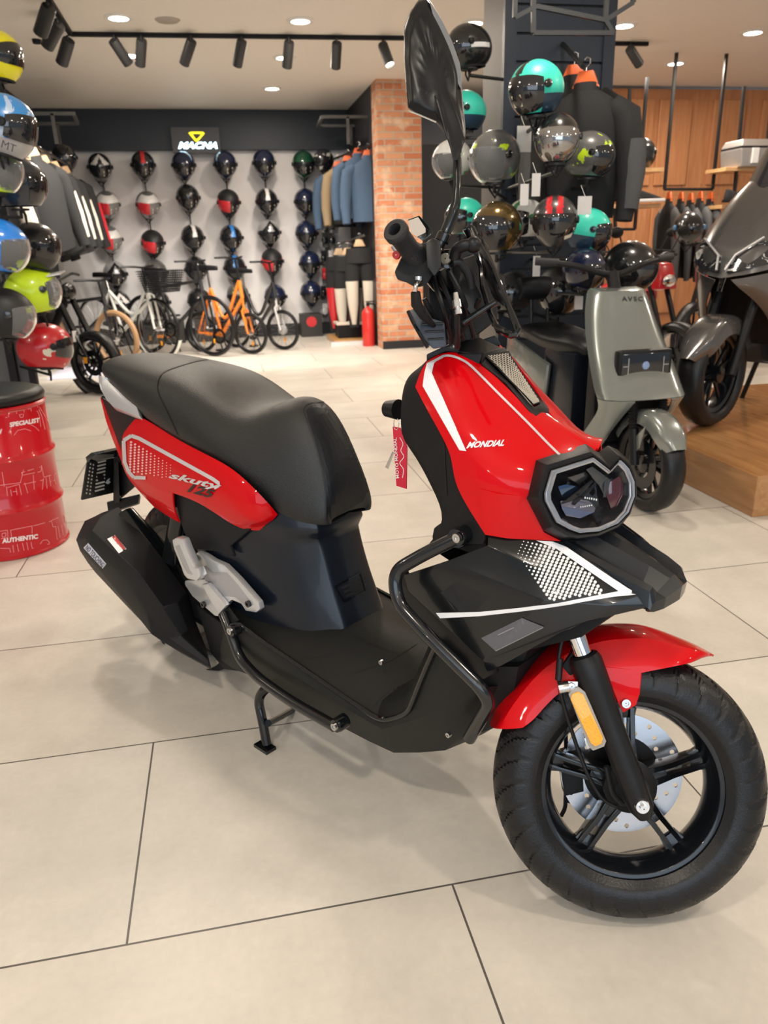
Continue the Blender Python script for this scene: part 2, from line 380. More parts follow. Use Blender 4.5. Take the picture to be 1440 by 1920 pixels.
tag(b.done('ceiling_sensor', BLKM, None, loc=(p.x, p.y, CEIL)), 'small black round sensor on the ceiling at left', 'sensor')
# ---- lighting track and spots
ZT = CEIL
A, B, Cc = onZ(132, 60, ZT), onZ(770, 68, ZT), onZ(86, -14, ZT)
t = thing('lighting_track', 'thin black L-shaped lighting track running across the ceiling', 'lighting track', (0, 0, 0))
b = MB()
def rail(b, a, c, wd=.035, h=.03):
    d = (c-a); l = d.length; d.normalize(); s = Vector((0, 0, 1)).cross(d)*wd/2; z = Vector((0, 0, -h))
    b.hexa([a-s, a+s, a+s+z, a-s+z], [c-s, c+s, c+s+z, c-s+z])
rail(b, A, B); b.done('rail', BLKM, t, 0)
b = MB(); rail(b, A, Cc); b.done('rail', BLKM, t, 0)
TRK = mat('track_black', (.02, .02, .021), .45)
SPOT_FACE = mat('spot_face', (.3, .3, .3), .3)
def track_spot(px, py, bx, by, label, lit=False, r=.042, ln=.2):
    """hangs from the rail at px, py; the can points to bx, by"""
    top = onZ(px, py, CEIL-.03); t = thing('track_spotlight', label, 'spotlight', top, 0, 'black track spotlights')
    b = MB(); b.cyl((0, 0, .0), (0, 0, -.06), .009, n=10); b.done('stem', TRK, t)
    ctr = onY(px, py+14, top.y)-top; e = onY(bx, by, top.y)-top
    d = (e-ctr); d = Vector((d.x, -.05 if lit else .85*abs(d.z), d.z)).normalized(); ln = ln if lit else ln*1.02; a0 = Vector((0, 0, -.05))-d*.02
    b = MB(); b.lathe([(1e-4, 0), (r*.92, 0), (r, .01), (r, ln), (r*.9, ln), (r*.9, ln-.02)], a0, d, 28); b.done('can', TRK, t)
    b = MB(); b.lathe([(1e-4, ln-.02), (r*.9, ln-.02)], a0, d, 28); b.done('lens', LAMPM, t)
    l = bpy.data.lights.new('lamp', 'SPOT'); l.energy = 95; l.color = (1, .93, .84); l.spot_size = math.radians(75); l.spot_blend = .6; l.shadow_soft_size = .03
    o = bpy.data.objects.new('lamp', l); COL.objects.link(o); o.parent = t; o.location = a0+d*(ln+.01); o.rotation_euler = d.to_track_quat('-Z', 'Y').to_euler()
for a in ((213, 66, 231, 106, 'left one of the pair of black track spotlights, tilted right'), (264, 66, 260, 107, 'right one of the pair of black track spotlights, upright'),
          (357, 67, 346, 107, 'black track spotlight between the paired spots and the middle of the rail'), (452, 68, 446, 110, 'black track spotlight pointing straight down above the lit sign'),
          (541, 70, 540, 109, 'black track spotlight hanging beside the small downlight'), (631, 72, 632, 112, 'straight hanging black track spotlight before the brick pier'),
          (718, 74, 724, 113, 'lit track spotlight shining beside the covered mirror', True)):
    track_spot(*a[:5], lit=len(a) > 5)
for (px, py, bx, by, lab) in ((126, 66, 116, 100, 'black track spotlight at the corner of the track'), (106, 34, 92, 66, 'second black track spotlight back from the corner of the track'), (88, 2, 76, 38, 'black track spotlight cut by the top edge of the frame')):
    track_spot(px, py, bx, by, lab, False, .05, .2)
p = onZ(1182, 80, CEIL); b = MB(); rail(b, onZ(1147, 78, CEIL), onZ(1215, 79, CEIL)); tag(b.done('lighting_track', BLKM, None, 0), 'short black lighting track right of the navy pillar', 'lighting track')
track_spot(1183, 82, 1196, 108, 'single black track spotlight right of the navy pillar')
# ================================================================== the red scooter
SF = Frame((.638, 1.040, 0), -54.7); S = SF.P
scooter = thing('scooter', 'large red and black motor scooter on its centre stand in the foreground, mirror covered', 'scooter', SF.o, SF.az)
bpy.context.view_layer.update(); MS = scooter.matrix_world.copy()
RED = mat('red_paint', (.58, .0005, .004), .38, coat=.5, noise=.02, spec=.06)
DKRED = RED
SEATM = mat('seat_vinyl', (.008, .009, .009), .40, bump=.45, bscale=500, spec=.6)
SEATM2 = mat('seat_vinyl_smooth', (.006, .007, .009), .42, bump=.15, bscale=700, spec=.35)
SILV = mat('silver_paint', (.62, .62, .63), .28, .55, coat=.4)
SILVP = mat('silver_print', (.62, .60, .60), .35, .2)
RUB = mat('tyre_rubber', (.006, .006, .007), .36, spec=.45, noise=.3, nscale=30, bump=.3, bscale=250)
RIMB = mat('rim_black', (.005, .006, .008), .25, coat=.35, spec=.4)
CLEAR = mat('clear_lens', (.95, .97, 1), .03, trans=1, ior=1.35)
AMBER = mat('amber_reflector', (.95, .38, .01), .25, coat=.8, bump=.8, bscale=260)
def lp(*t): return [Vector(a) for a in t]
# ---- seat
R0 = [(-1.635, .05, .850, .056, .855, .05, .862, .03, .868, .870), (-1.60, .08, .832, .095, .845, .09, .868, .05, .880, .884), (-1.50, .10, .812, .125, .835, .12, .872, .07, .886, .892),
      (-1.40, .12, .772, .14, .80, .135, .865, .08, .885, .894), (-1.25, .14, .742, .158, .775, .14, .856, .085, .879, .889), (-1.12, .15, .716, .165, .755, .134, .850, .08, .868, .876),
      (-1.00, .15, .70, .165, .735, .118, .812, .07, .816, .818), (-.92, .147, .675, .157, .71, .105, .788, .06, .802, .806), (-.85, .13, .625, .142, .67, .088, .80, .052, .842, .850),
      (-.785, .113, .59, .12, .635, .080, .77, .048, .822, .838), (-.73, .092, .582, .098, .61, .068, .70, .042, .752, .768), (-.69, .068, .582, .075, .60, .062, .64, .035, .665, .678), (-.70, .05, .583, .055, .587, .045, .592, .03, .594, .596)]
rows = [[(u, 0, zb+.01), (u, -wb*.6, zb+.004), (u, -wb, zb), (u, -wm, zm), (u, -ws, zs), (u, -wt, zt), (u, 0, zc)] for u, wb, zb, wm, zm, ws, zs, wt, zt, zc in R0]
seat = grid('seat', rows, SEATM, scooter, sub=2, thick=0, creases=((2, .6),))
def seam(name, pts, par, m, objs, wd=2.2): return decal(name, strip(pts, wd), objs, MS, m, par, .0012, 2, 12)
SEAM = mat('seam_thread', (.004, .004, .005), .5)
def smooth_px(p, n=8):
    out = []
    for i in range(len(p)-1):
        a, b, c, d = p[max(i-1, 0)], p[i], p[i+1], p[min(i+2, len(p)-1)]
        for k in range(n):
            t = k/n; out.append(tuple(.5*((2*b[j])+(-a[j]+c[j])*t+(2*a[j]-5*b[j]+4*c[j]-d[j])*t*t+(-a[j]+3*b[j]-3*c[j]+d[j])*t**3) for j in (0, 1)))
    return out+[p[-1]]
seam('seam', smooth_px([(333, 816), (318, 782), (298, 740), (295, 722), (303, 702), (325, 690), (370, 677), (410, 672), (440, 674), (470, 686)]), seat, SEAM, [seat])
seam('seam', smooth_px([(610, 978), (610, 930), (603, 880), (590, 830), (574, 785), (570, 768), (580, 757), (600, 754), (617, 757), (630, 770)]), seat, SEAM, [seat])
# smooth front nose of the seat
decal('knee_panel', [[(612, 978), (611, 930), (605, 880), (592, 830), (577, 785), (574, 770), (583, 760), (600, 757), (616, 760), (660, 830), (690, 890), (693, 915), (680, 940)]], [seat], MS, SEATM2, seat, .001, 4, 10)
# ---- under-seat body
CR = lambda u, w, z: (u, -w, z)
rows = [[CR(-.725, 0, .60), CR(-.735, .055, .598), CR(-.74, .072, .595), CR(-.80, .115, .60), CR(-.95, .145, .64), CR(-1.2, .15, .68)],
        [CR(-.715, 0, .565), CR(-.722, .055, .562), CR(-.728, .073, .56), CR(-.79, .118, .56), CR(-.95, .15, .60), CR(-1.2, .15, .60)],
        [CR(-.722, 0, .54), CR(-.732, .05, .538), CR(-.738, .066, .535), CR(-.80, .112, .53), CR(-.95, .148, .54), CR(-1.15, .15, .54)],
        [CR(-.71, 0, .50), CR(-.718, .048, .498), CR(-.726, .064, .495), CR(-.79, .110, .49), CR(-.93, .145, .49), CR(-1.12, .15, .50)],
        [CR(-.69, 0, .43), CR(-.698, .05, .43), CR(-.706, .066, .43), CR(-.775, .115, .43), CR(-.92, .148, .42), CR(-1.1, .15, .42)],
        [CR(-.655, 0, .352), CR(-.662, .055, .352), CR(-.672, .07, .35), CR(-.75, .122, .35), CR(-.90, .15, .34), CR(-1.05, .15, .33)],
        [CR(-.645, 0, .31), CR(-.65, .055, .31), CR(-.66, .072, .31), CR(-.74, .125, .31), CR(-.90, .15, .30), CR(-1.05, .15, .30)]]
body = grid('seat_column', rows, SATIN, scooter, sub=2, thick=.003, creases=((2, .55), (3, .3)), crow=((1, .8), (2, .8)))
decal('vent', strip([(640, 1103), (684, 1083)], 5)+strip([(644, 1111), (685, 1092)], 5)+strip([(647, 1119), (687, 1100)], 5), [body], MS, mat('vent_dark', (.003, .003, .004), .7), body, .0015, 2, 8)
decal('vent_frame', strip([(628, 1100), (676, 1073), (686, 1108), (644, 1128), (628, 1100)], 3), [body], MS, BLKG, body, .003, 2, 8)
# ---- red side panels and tail
rows = [[S(262, 781, .125), S(285, 792, .142), S(335, 826, .155), S(400, 858, .16), S(440, 880, .157), S(480, 918, .15), S(500, 940, .138), S(519, 964, .118)],
        [S(246, 796, .138), S(275, 812, .150), S(325, 843, .166), S(395, 880, .172), S(435, 900, .17), S(470, 938, .163), S(495, 962, .148), S(516, 967, .122)],
        [S(233, 815, .142), S(262, 840, .156), S(320, 873, .174), S(390, 905, .18), S(425, 930, .176), S(458, 962, .17), S(484, 982, .155), S(512, 971, .124)],
        [S(229, 842, .142), S(255, 868, .156), S(308, 895, .174), S(352, 918, .178), S(395, 945, .176), S(438, 974, .168), S(470, 987, .154), S(500, 979, .130)],
        [S(231, 870, .140), S(250, 892, .154), S(290, 910, .170), S(324, 923, .174), S(375, 938, .174), S(427, 976, .166), S(458, 991, .152), S(488, 993, .136)]]
tr = grid('side_panel', rows, RED, scooter, mirror=False, sub=2, thick=.004, creases=(), crow=((2, .5),), off=1)
mir = lambda rows: [[(p[0], -p[1], p[2]) for p in r] for r in rows]
# lower rear blade of the side panel
rb = [[S(231, 868, .141), S(262, 893, .158), S(290, 908, .170), S(326, 922, .174)],
      [S(240, 892, .141), S(268, 920, .158), S(296, 935, .168), S(327, 948, .172)],
      [S(252, 908, .142), S(280, 935, .156), S(306, 950, .164), S(331, 962, .168)],
      [S(290, 948, .148), S(305, 958, .154), S(320, 968, .158), S(338, 978, .160)]]
blade = grid('side_panel', rb, RED, scooter, mirror=False, sub=2, thick=.004, off=1)
grid('side_panel', mir(rows), RED, scooter, mirror=False, sub=2, thick=.004, off=-1)
grid('side_panel', mir(rb), RED, scooter, mirror=False, sub=2, thick=.004, off=-1)
# tail unit: dark upper cover and thin red flank behind the grab rail
tl = [[S(189, 744, .085), S(225, 768, .12), S(262, 785, .135)], [S(202, 788, .10), S(228, 806, .125), S(248, 812, .138)], [S(214, 822, .115), S(226, 832, .130), S(240, 835, .14)], [S(229, 862, .128), S(231, 862, .134), S(236, 862, .14)]]
for s_ in (1, -1): grid('tail_cover', [[(p[0], p[1]*s_, p[2]) for p in r] for r in tl], BLK, scooter, mirror=False, sub=1, thick=.003, bc=True)
grid('tail_back', [[(r[0][0]+.003, 0, r[0][2]), (r[0][0]+.003, r[0][1], r[0][2])] for r in tl], BLK, scooter, sub=1, thick=.003)
tf = [[S(188, 746, .087), S(191, 750, .090)], [S(199, 790, .101), S(206, 788, .104)], [S(212, 826, .116), S(219, 824, .122)], [S(229, 868, .130), S(232, 858, .136)]]
for s_ in (1, -1): grid('tail_flank', [[(p[0], p[1]*s_, p[2]) for p in r] for r in tf], RED, scooter, mirror=False, sub=1, thick=.003, bc=True)
# rear bodywork that fills the space under the seat
b = MB(); b.hexa([(-1.50, -.085, .80), (-1.50, .085, .80), (-.80, .11, .62), (-.80, -.11, .62)][::-1], [(-1.42, -.09, .60), (-1.42, .09, .60), (-.85, .12, .50), (-.85, -.12, .50)][::-1])
b.done('frame_cover', BLKM, scooter, 30, .01)
# black triangular side cover under the red panel
sc = [S(325, 922, .160), S(350, 925, .168), S(372, 929, .168), S(430, 978, .160), S(470, 992, .152), S(430, 1025, .158), S(437, 1045, .16), S(415, 1035, .165), S(365, 1030, .165), S(345, 1000, .160), S(338, 978, .156)]
plate('side_cover', sc, BLKM, scooter, .012, (0, 1, 0), .004, True)
# decals on the side panel
side = [tr, blade]
decal('stripe', strip([(235, 868), (233, 826), (247, 817), (262, 822), (400, 898), (411, 906)], 7)+strip([(411, 904), (412, 911), (403, 916)], 4)+strip([(235, 866), (242, 884), (252, 895), (274, 896)], 6.5), side, MS, SILVP, tr, .0018, 3, 8)
dots = []
for i in range(11):
    for j in range(13):
        x = 247+i*7.4-j*.2; y = 829+i*4.3+j*5.2; s = 3.1*(1-i/17)
        if y < 886+i*1.2 and y > 826+i*3.9 and x > 240+(j-6)*1.2: dots.append([(x-s*.9, y), (x, y-s*.8), (x+s*.9, y), (x, y+s*.8)])
decal('dot_pattern', dots, side, MS, mat('pink_print', (.88, .50, .50), .4), tr, .0016, 0)
text_decal('lettering', 'skuty', (316, 899), (413, 922), (322, 884), side, MS, SILVP, tr, bold=.03, shear=.25)
text_decal('lettering', '125', (352, 921), (401, 935), (357, 905), side, MS, mat('black_print', (.01, .01, .01), .4), tr, bold=.03, shear=.3)
# ---- grab rails
GR = [(183, 703), (196, 706), (207, 718), (225, 734), (245, 741), (253, 752), (262, 781), (246, 776), (212, 763), (198, 748), (188, 730), (186, 718)]
gw = [.11, .108, .112, .124, .132, .136, .146, .148, .146, .138, .13, .118]
gp = [S(x, y, q) for (x, y), q in zip(GR, gw)]
for sgn in (1, -1):
    plate('grab_rail', [Vector((p[0], p[1]*sgn, p[2])) for p in gp], SILV, scooter, .018, (0, .6*sgn, -.8), .004)
b = MB(); b.tube(arcpts([(gp[1][0]+.01, gp[1][1], gp[1][2]-.012), (gp[1][0]-.06, -.03, gp[1][2]-.02), (gp[1][0]-.06, .03, gp[1][2]-.02), (gp[1][0]+.01, -gp[1][1], gp[1][2]-.012)], .05), .011, 10)
b.done('grab_bar', SILV, scooter)
# ---- rear wheel
def tyre_mesh(R, hw, rb, n, patt, K=22, depth=.006):
    prof = []
    for i in range(K+1):
        a = -math.pi/2-.55+(math.pi+1.1)*i/K
        x = math.sin(a)*hw; r = rb+.012+(R-rb-.012)*max(0, math.cos(a))**.62 if abs(a) < math.pi/2 else rb+.012-(abs(a)-math.pi/2)*.03
        if abs(a) >= math.pi/2: x = math.copysign(hw*(1-(abs(a)-math.pi/2)*.42), a)
        prof.append((r, x, math.sin(a)))
    vs = []; fs = []; P = len(prof)
    for k in range(n):
        th = 2*math.pi*k/n; c, s_ = math.cos(th), math.sin(th)
        for r, x, q in prof:
            rr = r-(depth*patt(th, q) if r > rb+(R-rb)*.46 else 0); vs.append((rr*c, x, rr*s_))
    for k in range(n):
        j = (k+1) % n
        for i in range(P-1): fs.append((k*P+i, j*P+i, j*P+i+1, k*P+i+1))
    return vs, fs
def patt_road(N, sw=.5, wd=.2):
    def f(th, q):
        if abs(q) < .1: return 0
        ph = (th*N/(2*math.pi)+sw*abs(q)*2+(.5 if q > 0 else 0)) % 1
        return 1 if ph < wd else 0
    return f
def wheel_parts(parent, MW, name, R, hw, rb, nsp, seg, K, pat, rimm, spokef=None, tyrem=None, sub=False):
    """rim with spokes (part) and tyre (sub-part) in wheel coordinates: axle along y"""
    b = MB()
    b.lathe([(rb+.004, -hw*.72), (rb+.004, -hw*.62), (rb-.008, -hw*.58), (rb-.014, -hw*.3), (rb-.018, 0), (rb-.014, hw*.3), (rb-.008, hw*.58), (rb+.004, hw*.62), (rb+.004, hw*.72), (rb-.012, hw*.68), (rb-.024, hw*.25), (rb-.027, 0), (rb-.024, -hw*.25), (rb-.012, -hw*.68), (rb+.004, -hw*.72)], ax=(0, 1, 0), n=72)
    b.lathe([(.001, -hw*.75), (.022, -hw*.75), (.032, -hw*.5), (.034, hw*.5), (.022, hw*.75), (.001, hw*.75)], ax=(0, 1, 0), n=28)
    (spokef or star_spokes)(b, rb, hw, nsp)
    rim = b.done(name, rimm, parent, 35, .0012 if not sub else 0); rim.matrix_local = MW
    vs, fs = tyre_mesh(R, hw, rb, seg, pat, K)
    ty = link('tyre', mesh('tyre', vs, fs, tyrem or RUB, 38), rim); return rim
def star_spokes(b, rb, hw, n=5, ph=.25):
    for k in range(n):
        a = ph+2*math.pi*k/n; d = Vector((math.cos(a), 0, math.sin(a))); t = Vector((-math.sin(a), 0, math.cos(a))); y = Vector((0, 1, 0))
        for sg in (-1, 1):
            i0 = d*.026+t*sg*.008; i1 = d*.026+t*sg*.018; o0 = d*(rb-.018)+t*sg*.007; o1 = d*(rb-.018)+t*sg*.015
            m0, m1 = d*(rb*.5)+t*sg*.0045, d*(rb*.5)+t*sg*.014
            for q0, q1, q2, q3 in ((i0, i1, m1, m0), (m0, m1, o1, o0)):
                yy = [-.020, -.020, -.017, -.017] if q0 is i0 else [-.017, -.017, -.014, -.014]
                b.hexa([p+y*e for p, e in zip((q0, q1, q2, q3), yy)], [p-y*e for p, e in zip((q0, q1, q2, q3), yy)])
            # web at the outer and inner ends
        b.hexa([d*.026-t*.018-y*.016, d*.026+t*.018-y*.016, d*.07+t*.013-y*.015, d*.07-t*.013-y*.015], [d*.026-t*.018+y*.016, d*.026+t*.018+y*.016, d*.07+t*.013+y*.015, d*.07-t*.013+y*.015])
        b.hexa([d*(rb-.045)-t*.016-y*.006, d*(rb-.045)+t*.016-y*.006, d*(rb-.016)+t*.022-y*.01, d*(rb-.016)-t*.022-y*.01], [d*(rb-.045)-t*.016+y*.006, d*(rb-.045)+t*.016+y*.006, d*(rb-.016)+t*.022+y*.01, d*(rb-.016)-t*.022+y*.01])
rear = wheel_parts(scooter, Matrix.Translation((-1.375, 0, .243)), 'rear_wheel', .243, .064, .165, 5, 300, 18, patt_road(30), RIMB)
b = MB(); b.lathe([(.165, -.050), (.150, -.056), (.120, -.056), (.115, -.05)], ax=(0, 1, 0), n=40); RG = mat('rim_grey', (.16, .145, .13), .4, .3); b.done('rim_face', RG, rear)
# engine and swing arm block
b = MB(); b.hexa([(-1.40, .05, .17), (-1.40, .05, .30), (-1.0, .03, .36), (-.92, .03, .20)], [(-1.36, .13, .17), (-1.36, .13, .30), (-1.0, .13, .36), (-.92, .13, .20)])
b.hexa([(-1.30, -.12, .20), (-1.30, -.12, .27), (-.98, -.12, .34), (-.92, -.12, .22)], [(-1.30, -.07, .20), (-1.30, -.07, .27), (-.98, -.07, .34), (-.92, -.07, .22)])
b.box((-.98, 0, .28), (.18, .20, .14)); b.lathe([(.001, -.02), (.05, -.02), (.055, .0), (.05, .02), (.001, .02)], (-1.375, -.09, .243), (0, 1, 0), 28)
b.done('engine', BLKM, scooter, 30, .008)
b = MB(); b.tube([(-1.30, -.125, .30), (-1.20, -.10, .62)], .012, 10); b.tube([(-1.285, -.12, .36), (-1.21, -.10, .58)], .028, 14)
b.done('shock_absorber', BLKG, scooter)
# rear inner fender
b = MB(); b.lathe([(.27, -.07), (.285, -.05), (.288, 0), (.285, .05), (.27, .07)], (-1.375, 0, .243), (0, 1, 0), 24, arc=(math.radians(45), math.radians(150)), up=(1, 0, 0))
finish(b.done('rear_fender', BLKM, scooter), thick=.003)
# ---- number plate carrier
b = MB()
b.hexa([S(160, 857, .085), S(232, 842, -.02), S(240, 852, -.02), S(163, 868, .085)], [S(170, 849, .08), S(232, 836, -.02), S(236, 840, -.02), S(180, 852, .08)])
b.done('carrier_edge', BLKG, scooter, 30, .002)
q = [S(162, 866, .10), S(213, 856, -.02), S(212, 922, -.02), S(151, 936, .10)]
PLM = mat('plate_back', (.006, .006, .006), .5)
n = (q[1]-q[0]).cross(q[3]-q[0]).normalized(); n = n if n.x < 0 else -n
cp = plate('plate_holder', q, PLM, scooter, .006, -n, .001)
sl = []; bil = lambda a, c: (162+(213-162)*a+((151-162)+((212-151)-(213-162))*a)*c, 866+(856-866)*a+((936-866)+((922-856)-(936-866))*a)*c)
for i in range(9):
    c0 = .08+i*.098; x0 = bil(.42, c0); x1 = bil(.72, c0-.01); sl += strip([x0, x1], 3.0)
for i in range(9):
    for a in (.16, .27):
        x, y = bil(a, .08+i*.098+(a > .2)*.04); sl.append([(x-1.6, y-1), (x+.8, y-2), (x+1.6, y+1), (x-.8, y+2)])
decal('slots', sl, [cp], MS, mat('floor_seen_through', (.62, .57, .50), .6), cp, .0008, 0)
decal('emblem', [[(197, 905), (201, 899), (206, 896), (204, 901), (207, 904), (202, 908)]], [cp], MS, WHITE, cp, .001, 0)
b = MB()
b.hexa([S(213, 858, 0), S(232, 842, 0), S(262, 905, -.0), S(212, 940, 0)], [S(216, 862, -.05), S(236, 846, -.05), S(268, 900, -.05), S(222, 940, -.05)])
b.hexa([S(200, 941, .03), S(262, 926, -.03), S(259, 944, -.03), S(203, 962, .03)], [S(204, 944, -.02), S(264, 930, -.08), S(262, 945, -.08), S(206, 964, -.02)])
b.hexa([S(214, 870, .02), S(222, 866, .02), S(224, 942, .02), S(215, 944, .02)], [S(217, 870, -.02), S(226, 866, -.02), S(228, 942, -.02), S(219, 944, -.02)])
b.done('carrier_arm', BLKM, scooter, 30, .003)
# ---- exhaust muffler
mz = .245
b = MB()
sec = [  # outline stations along the can: top inner, top outer edge, outer face upper crease, lower outer, underside
 [S(190, 961, .17), S(160, 978, .205), S(146, 1003, .235), S(142, 1012, .24), S(150, 1033, .235), S(165, 1056, .20), S(214, 1010, .11)],
 [S(222, 950, .14), S(188, 969, .20), S(172, 995, .245), S(160, 1010, .25), S(163, 1040, .245), S(180, 1075, .205), S(255, 1020, .11)],
 [S(300, 1040, .14), S(275, 1062, .195), S(258, 1073, .24), S(238, 1090, .25), S(226, 1115, .245), S(236, 1135, .20), S(300, 1080, .11)],
 [S(350, 1110, .13), S(333, 1130, .185), S(305, 1140, .225), S(275, 1150, .24), S(285, 1190, .235), S(297, 1198, .19), S(345, 1150, .11)],
 [S(365, 1160, .12), S(352, 1180, .165), S(338, 1190, .19), S(320, 1195, .205), S(325, 1215, .20), S(340, 1225, .17), S(365, 1190, .11)],
 [S(385, 1210, .11), S(388, 1228, .14), S(392, 1238, .155), S(392, 1245, .165), S(396, 1252, .165), S(397, 1256, .15), S(392, 1235, .11)]]
N = 7; vs = [p for r in sec for p in r]; fs = []
for i in range(len(sec)-1):
    for j in range(N): fs.append((i*N+j, i*N+(j+1) % N, (i+1)*N+(j+1) % N, (i+1)*N+j))
fs += [tuple(range(N-1, -1, -1)), tuple((len(sec)-1)*N+j for j in range(N))]
b.add(vs, fs); muf = b.done('muffler', BLKM, scooter, 25, .006)
b = MB(); b.tube([S(235, 965, .13), S(290, 1040, .12), S(345, 1120, .12)], [.03, .045, .035], 20); b.done('muffler_core', BLKG, muf)
b = MB(); b.tube(arcpts([S(345, 1140, .11), (-1.0, -.08, .17), (-.86, -.05, .17), (-.86, -.02, .26)], .06), .017, 14); b.done('exhaust_pipe', BLKG, scooter)
decal('label_sticker', [[(166, 1018), (200, 1057), (193, 1066), (157, 1027)]], [muf], MS, mat('sticker_lilac', (.62, .62, .72), .5), muf, .001, 2, 10)
text_decal('lettering', 'NO TOUCHING', (160, 1028), (192, 1064), (166, 1021), [muf], MS, mat('ink', (.03, .03, .06), .5), muf, .002, bold=.01)
decal('warning_sticker', [[(215, 1004), (237, 1030), (223, 1038), (201, 1011)]], [muf], MS, WHITE, muf, .001, 2, 10)
decal('warning_sticker_red', [[(213, 1006), (216, 1005), (235, 1029), (231, 1032), (210, 1008)]], [muf], MS, mat('sticker_red', (.6, .03, .03), .5), muf, .0015, 2, 10)
b = MB()
for a in ((187, 1062), (203, 1080), (312, 1192)): pass
# ---- silver footpeg bracket
pp = [(365, 1040), (371, 1034), (386, 1042), (398, 1050), (420, 1060), (445, 1085), (484, 1130), (487, 1143), (480, 1149), (460, 1146), (452, 1133), (434, 1125), (427, 1132), (409, 1156), (402, 1155), (360, 1118), (346, 1097), (346, 1089), (358, 1088), (382, 1086), (390, 1078), (380, 1064), (368, 1056)]
br = plate('footpeg_bracket', [S(x, y, .172) for x, y in pp], SILV, scooter, .016, (0, 1, 0), .004)
def bolt(x, y, w, r=.006, par=scooter, m=STEEL):
    p = S(x, y, w); b = MB(); b.lathe([(.001, .002), (r*.45, .002), (r*.5, .005), (r, .005), (r, -.002)], p, (0, -1, 0), 20); return b.done('bolt', m, par)
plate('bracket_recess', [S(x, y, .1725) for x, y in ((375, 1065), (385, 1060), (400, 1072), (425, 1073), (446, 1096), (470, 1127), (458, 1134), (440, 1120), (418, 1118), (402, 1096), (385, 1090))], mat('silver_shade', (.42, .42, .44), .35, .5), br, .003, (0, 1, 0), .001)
plate('bracket_boss', [S(x, y, .186) for x, y in ((376, 1096), (388, 1094), (424, 1136), (408, 1154))], SILV, br, .014, (0, 1, 0), .005)
for x, y in ((365, 1047), (382, 1133), (466, 1132)): bolt(x, y, .175, .008, br, BLKG)
pg = [(321, 1012), (330, 1008), (340, 1011), (346, 1027), (361, 1062), (368, 1066), (375, 1082), (368, 1090), (350, 1086), (343, 1078), (339, 1065), (325, 1030)]
plate('foot_peg', [S(x, y, .215) for x, y in pg], SILV, scooter, .024, (0, 1, 0), .007)
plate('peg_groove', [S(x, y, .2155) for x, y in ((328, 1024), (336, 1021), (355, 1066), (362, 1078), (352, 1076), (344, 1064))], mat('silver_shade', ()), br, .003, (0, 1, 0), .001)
# ---- floorboard
FB = mat('floor_plastic', (.009, .010, .009), .45, bump=.3, bscale=600, spec=.35)
rows = [[CR(-1.02, 0, .33), CR(-1.02, .09, .33), CR(-1.0, .14, .33), CR(-.98, .165, .35), CR(-.98, .172, .34), CR(-1.0, .16, .25), CR(-1.02, .08, .22), CR(-1.02, 0, .22)],
        [CR(-.86, 0, .345), CR(-.86, .10, .345), S(470, 1185, .165), S(442, 1160, .185), S(428, 1175, .19), S(400, 1245, .15), CR(-.90, .08, .20), CR(-.90, 0, .20)],
        [CR(-.76, 0, .35), CR(-.76, .10, .345), S(510, 1192, .165), S(489, 1202, .185), S(470, 1215, .195), S(470, 1262, .16), CR(-.76, .08, .19), CR(-.76, 0, .19)],
        [CR(-.62, 0, .35), CR(-.62, .08, .335), S(590, 1240, .16), S(575, 1260, .185), S(560, 1270, .195), S(560, 1318, .16), CR(-.62, .08, .185), CR(-.62, 0, .185)],
        [CR(-.50, 0, .345), CR(-.50, .08, .325), S(660, 1290, .155), S(655, 1315, .18), S(645, 1325, .19), S(646, 1367, .16), CR(-.50, .08, .18), CR(-.50, 0, .18)],
        [CR(-.40, 0, .345), CR(-.42, .08, .32), S(700, 1315, .15), S(714, 1355, .175), S(716, 1368, .18), S(738, 1413, .14), CR(-.40, .08, .185), CR(-.40, 0, .185)],
        [CR(-.34, 0, .40), CR(-.36, .07, .37), S(750, 1290, .15), S(767, 1337, .172), S(785, 1345, .175), S(839, 1409, .12), CR(-.26, .06, .24), CR(-.26, 0, .24)],
        [CR(-.32, 0, .47), CR(-.335, .06, .45), S(778, 1240, .15), S(791, 1274, .172), S(845, 1325, .17), S(869, 1370, .135), CR(-.20, .06, .32), CR(-.20, 0, .32)],
        [CR(-.31, 0, .56), CR(-.32, .06, .54), S(800, 1190, .14), S(817, 1212, .165), S(860, 1245, .165), S(898, 1290, .15), CR(-.16, .06, .40), CR(-.16, 0, .40)]]
fl = grid('floorboard', rows, FB, scooter, sub=1, thick=0, creases=(3, (4, .5), 5), crow=((5, .5), (6, .4)), smooth=30)
decal('floor_grooves', strip([(560, 1235), (620, 1230), (625, 1213)], 2)+strip([(620, 1240), (660, 1262), (700, 1250), (735, 1237), (792, 1200)], 2)+strip([(650, 1182), (690, 1205), (745, 1225)], 1.6)+strip([(735, 1285), (742, 1300)], 2)+strip([(742, 1280), (750, 1296)], 2)+strip([(749, 1275), (757, 1291)], 2)+strip([(590, 1240), (640, 1270), (700, 1322), (725, 1300)], 1.6), [fl], MS, mat('groove', (.003, .003, .003), .6), fl, .001, 2, 15)
for x, y in ((716, 1241), (842, 1377)): bolt(x, y, .12 if x < 800 else .155, .005)
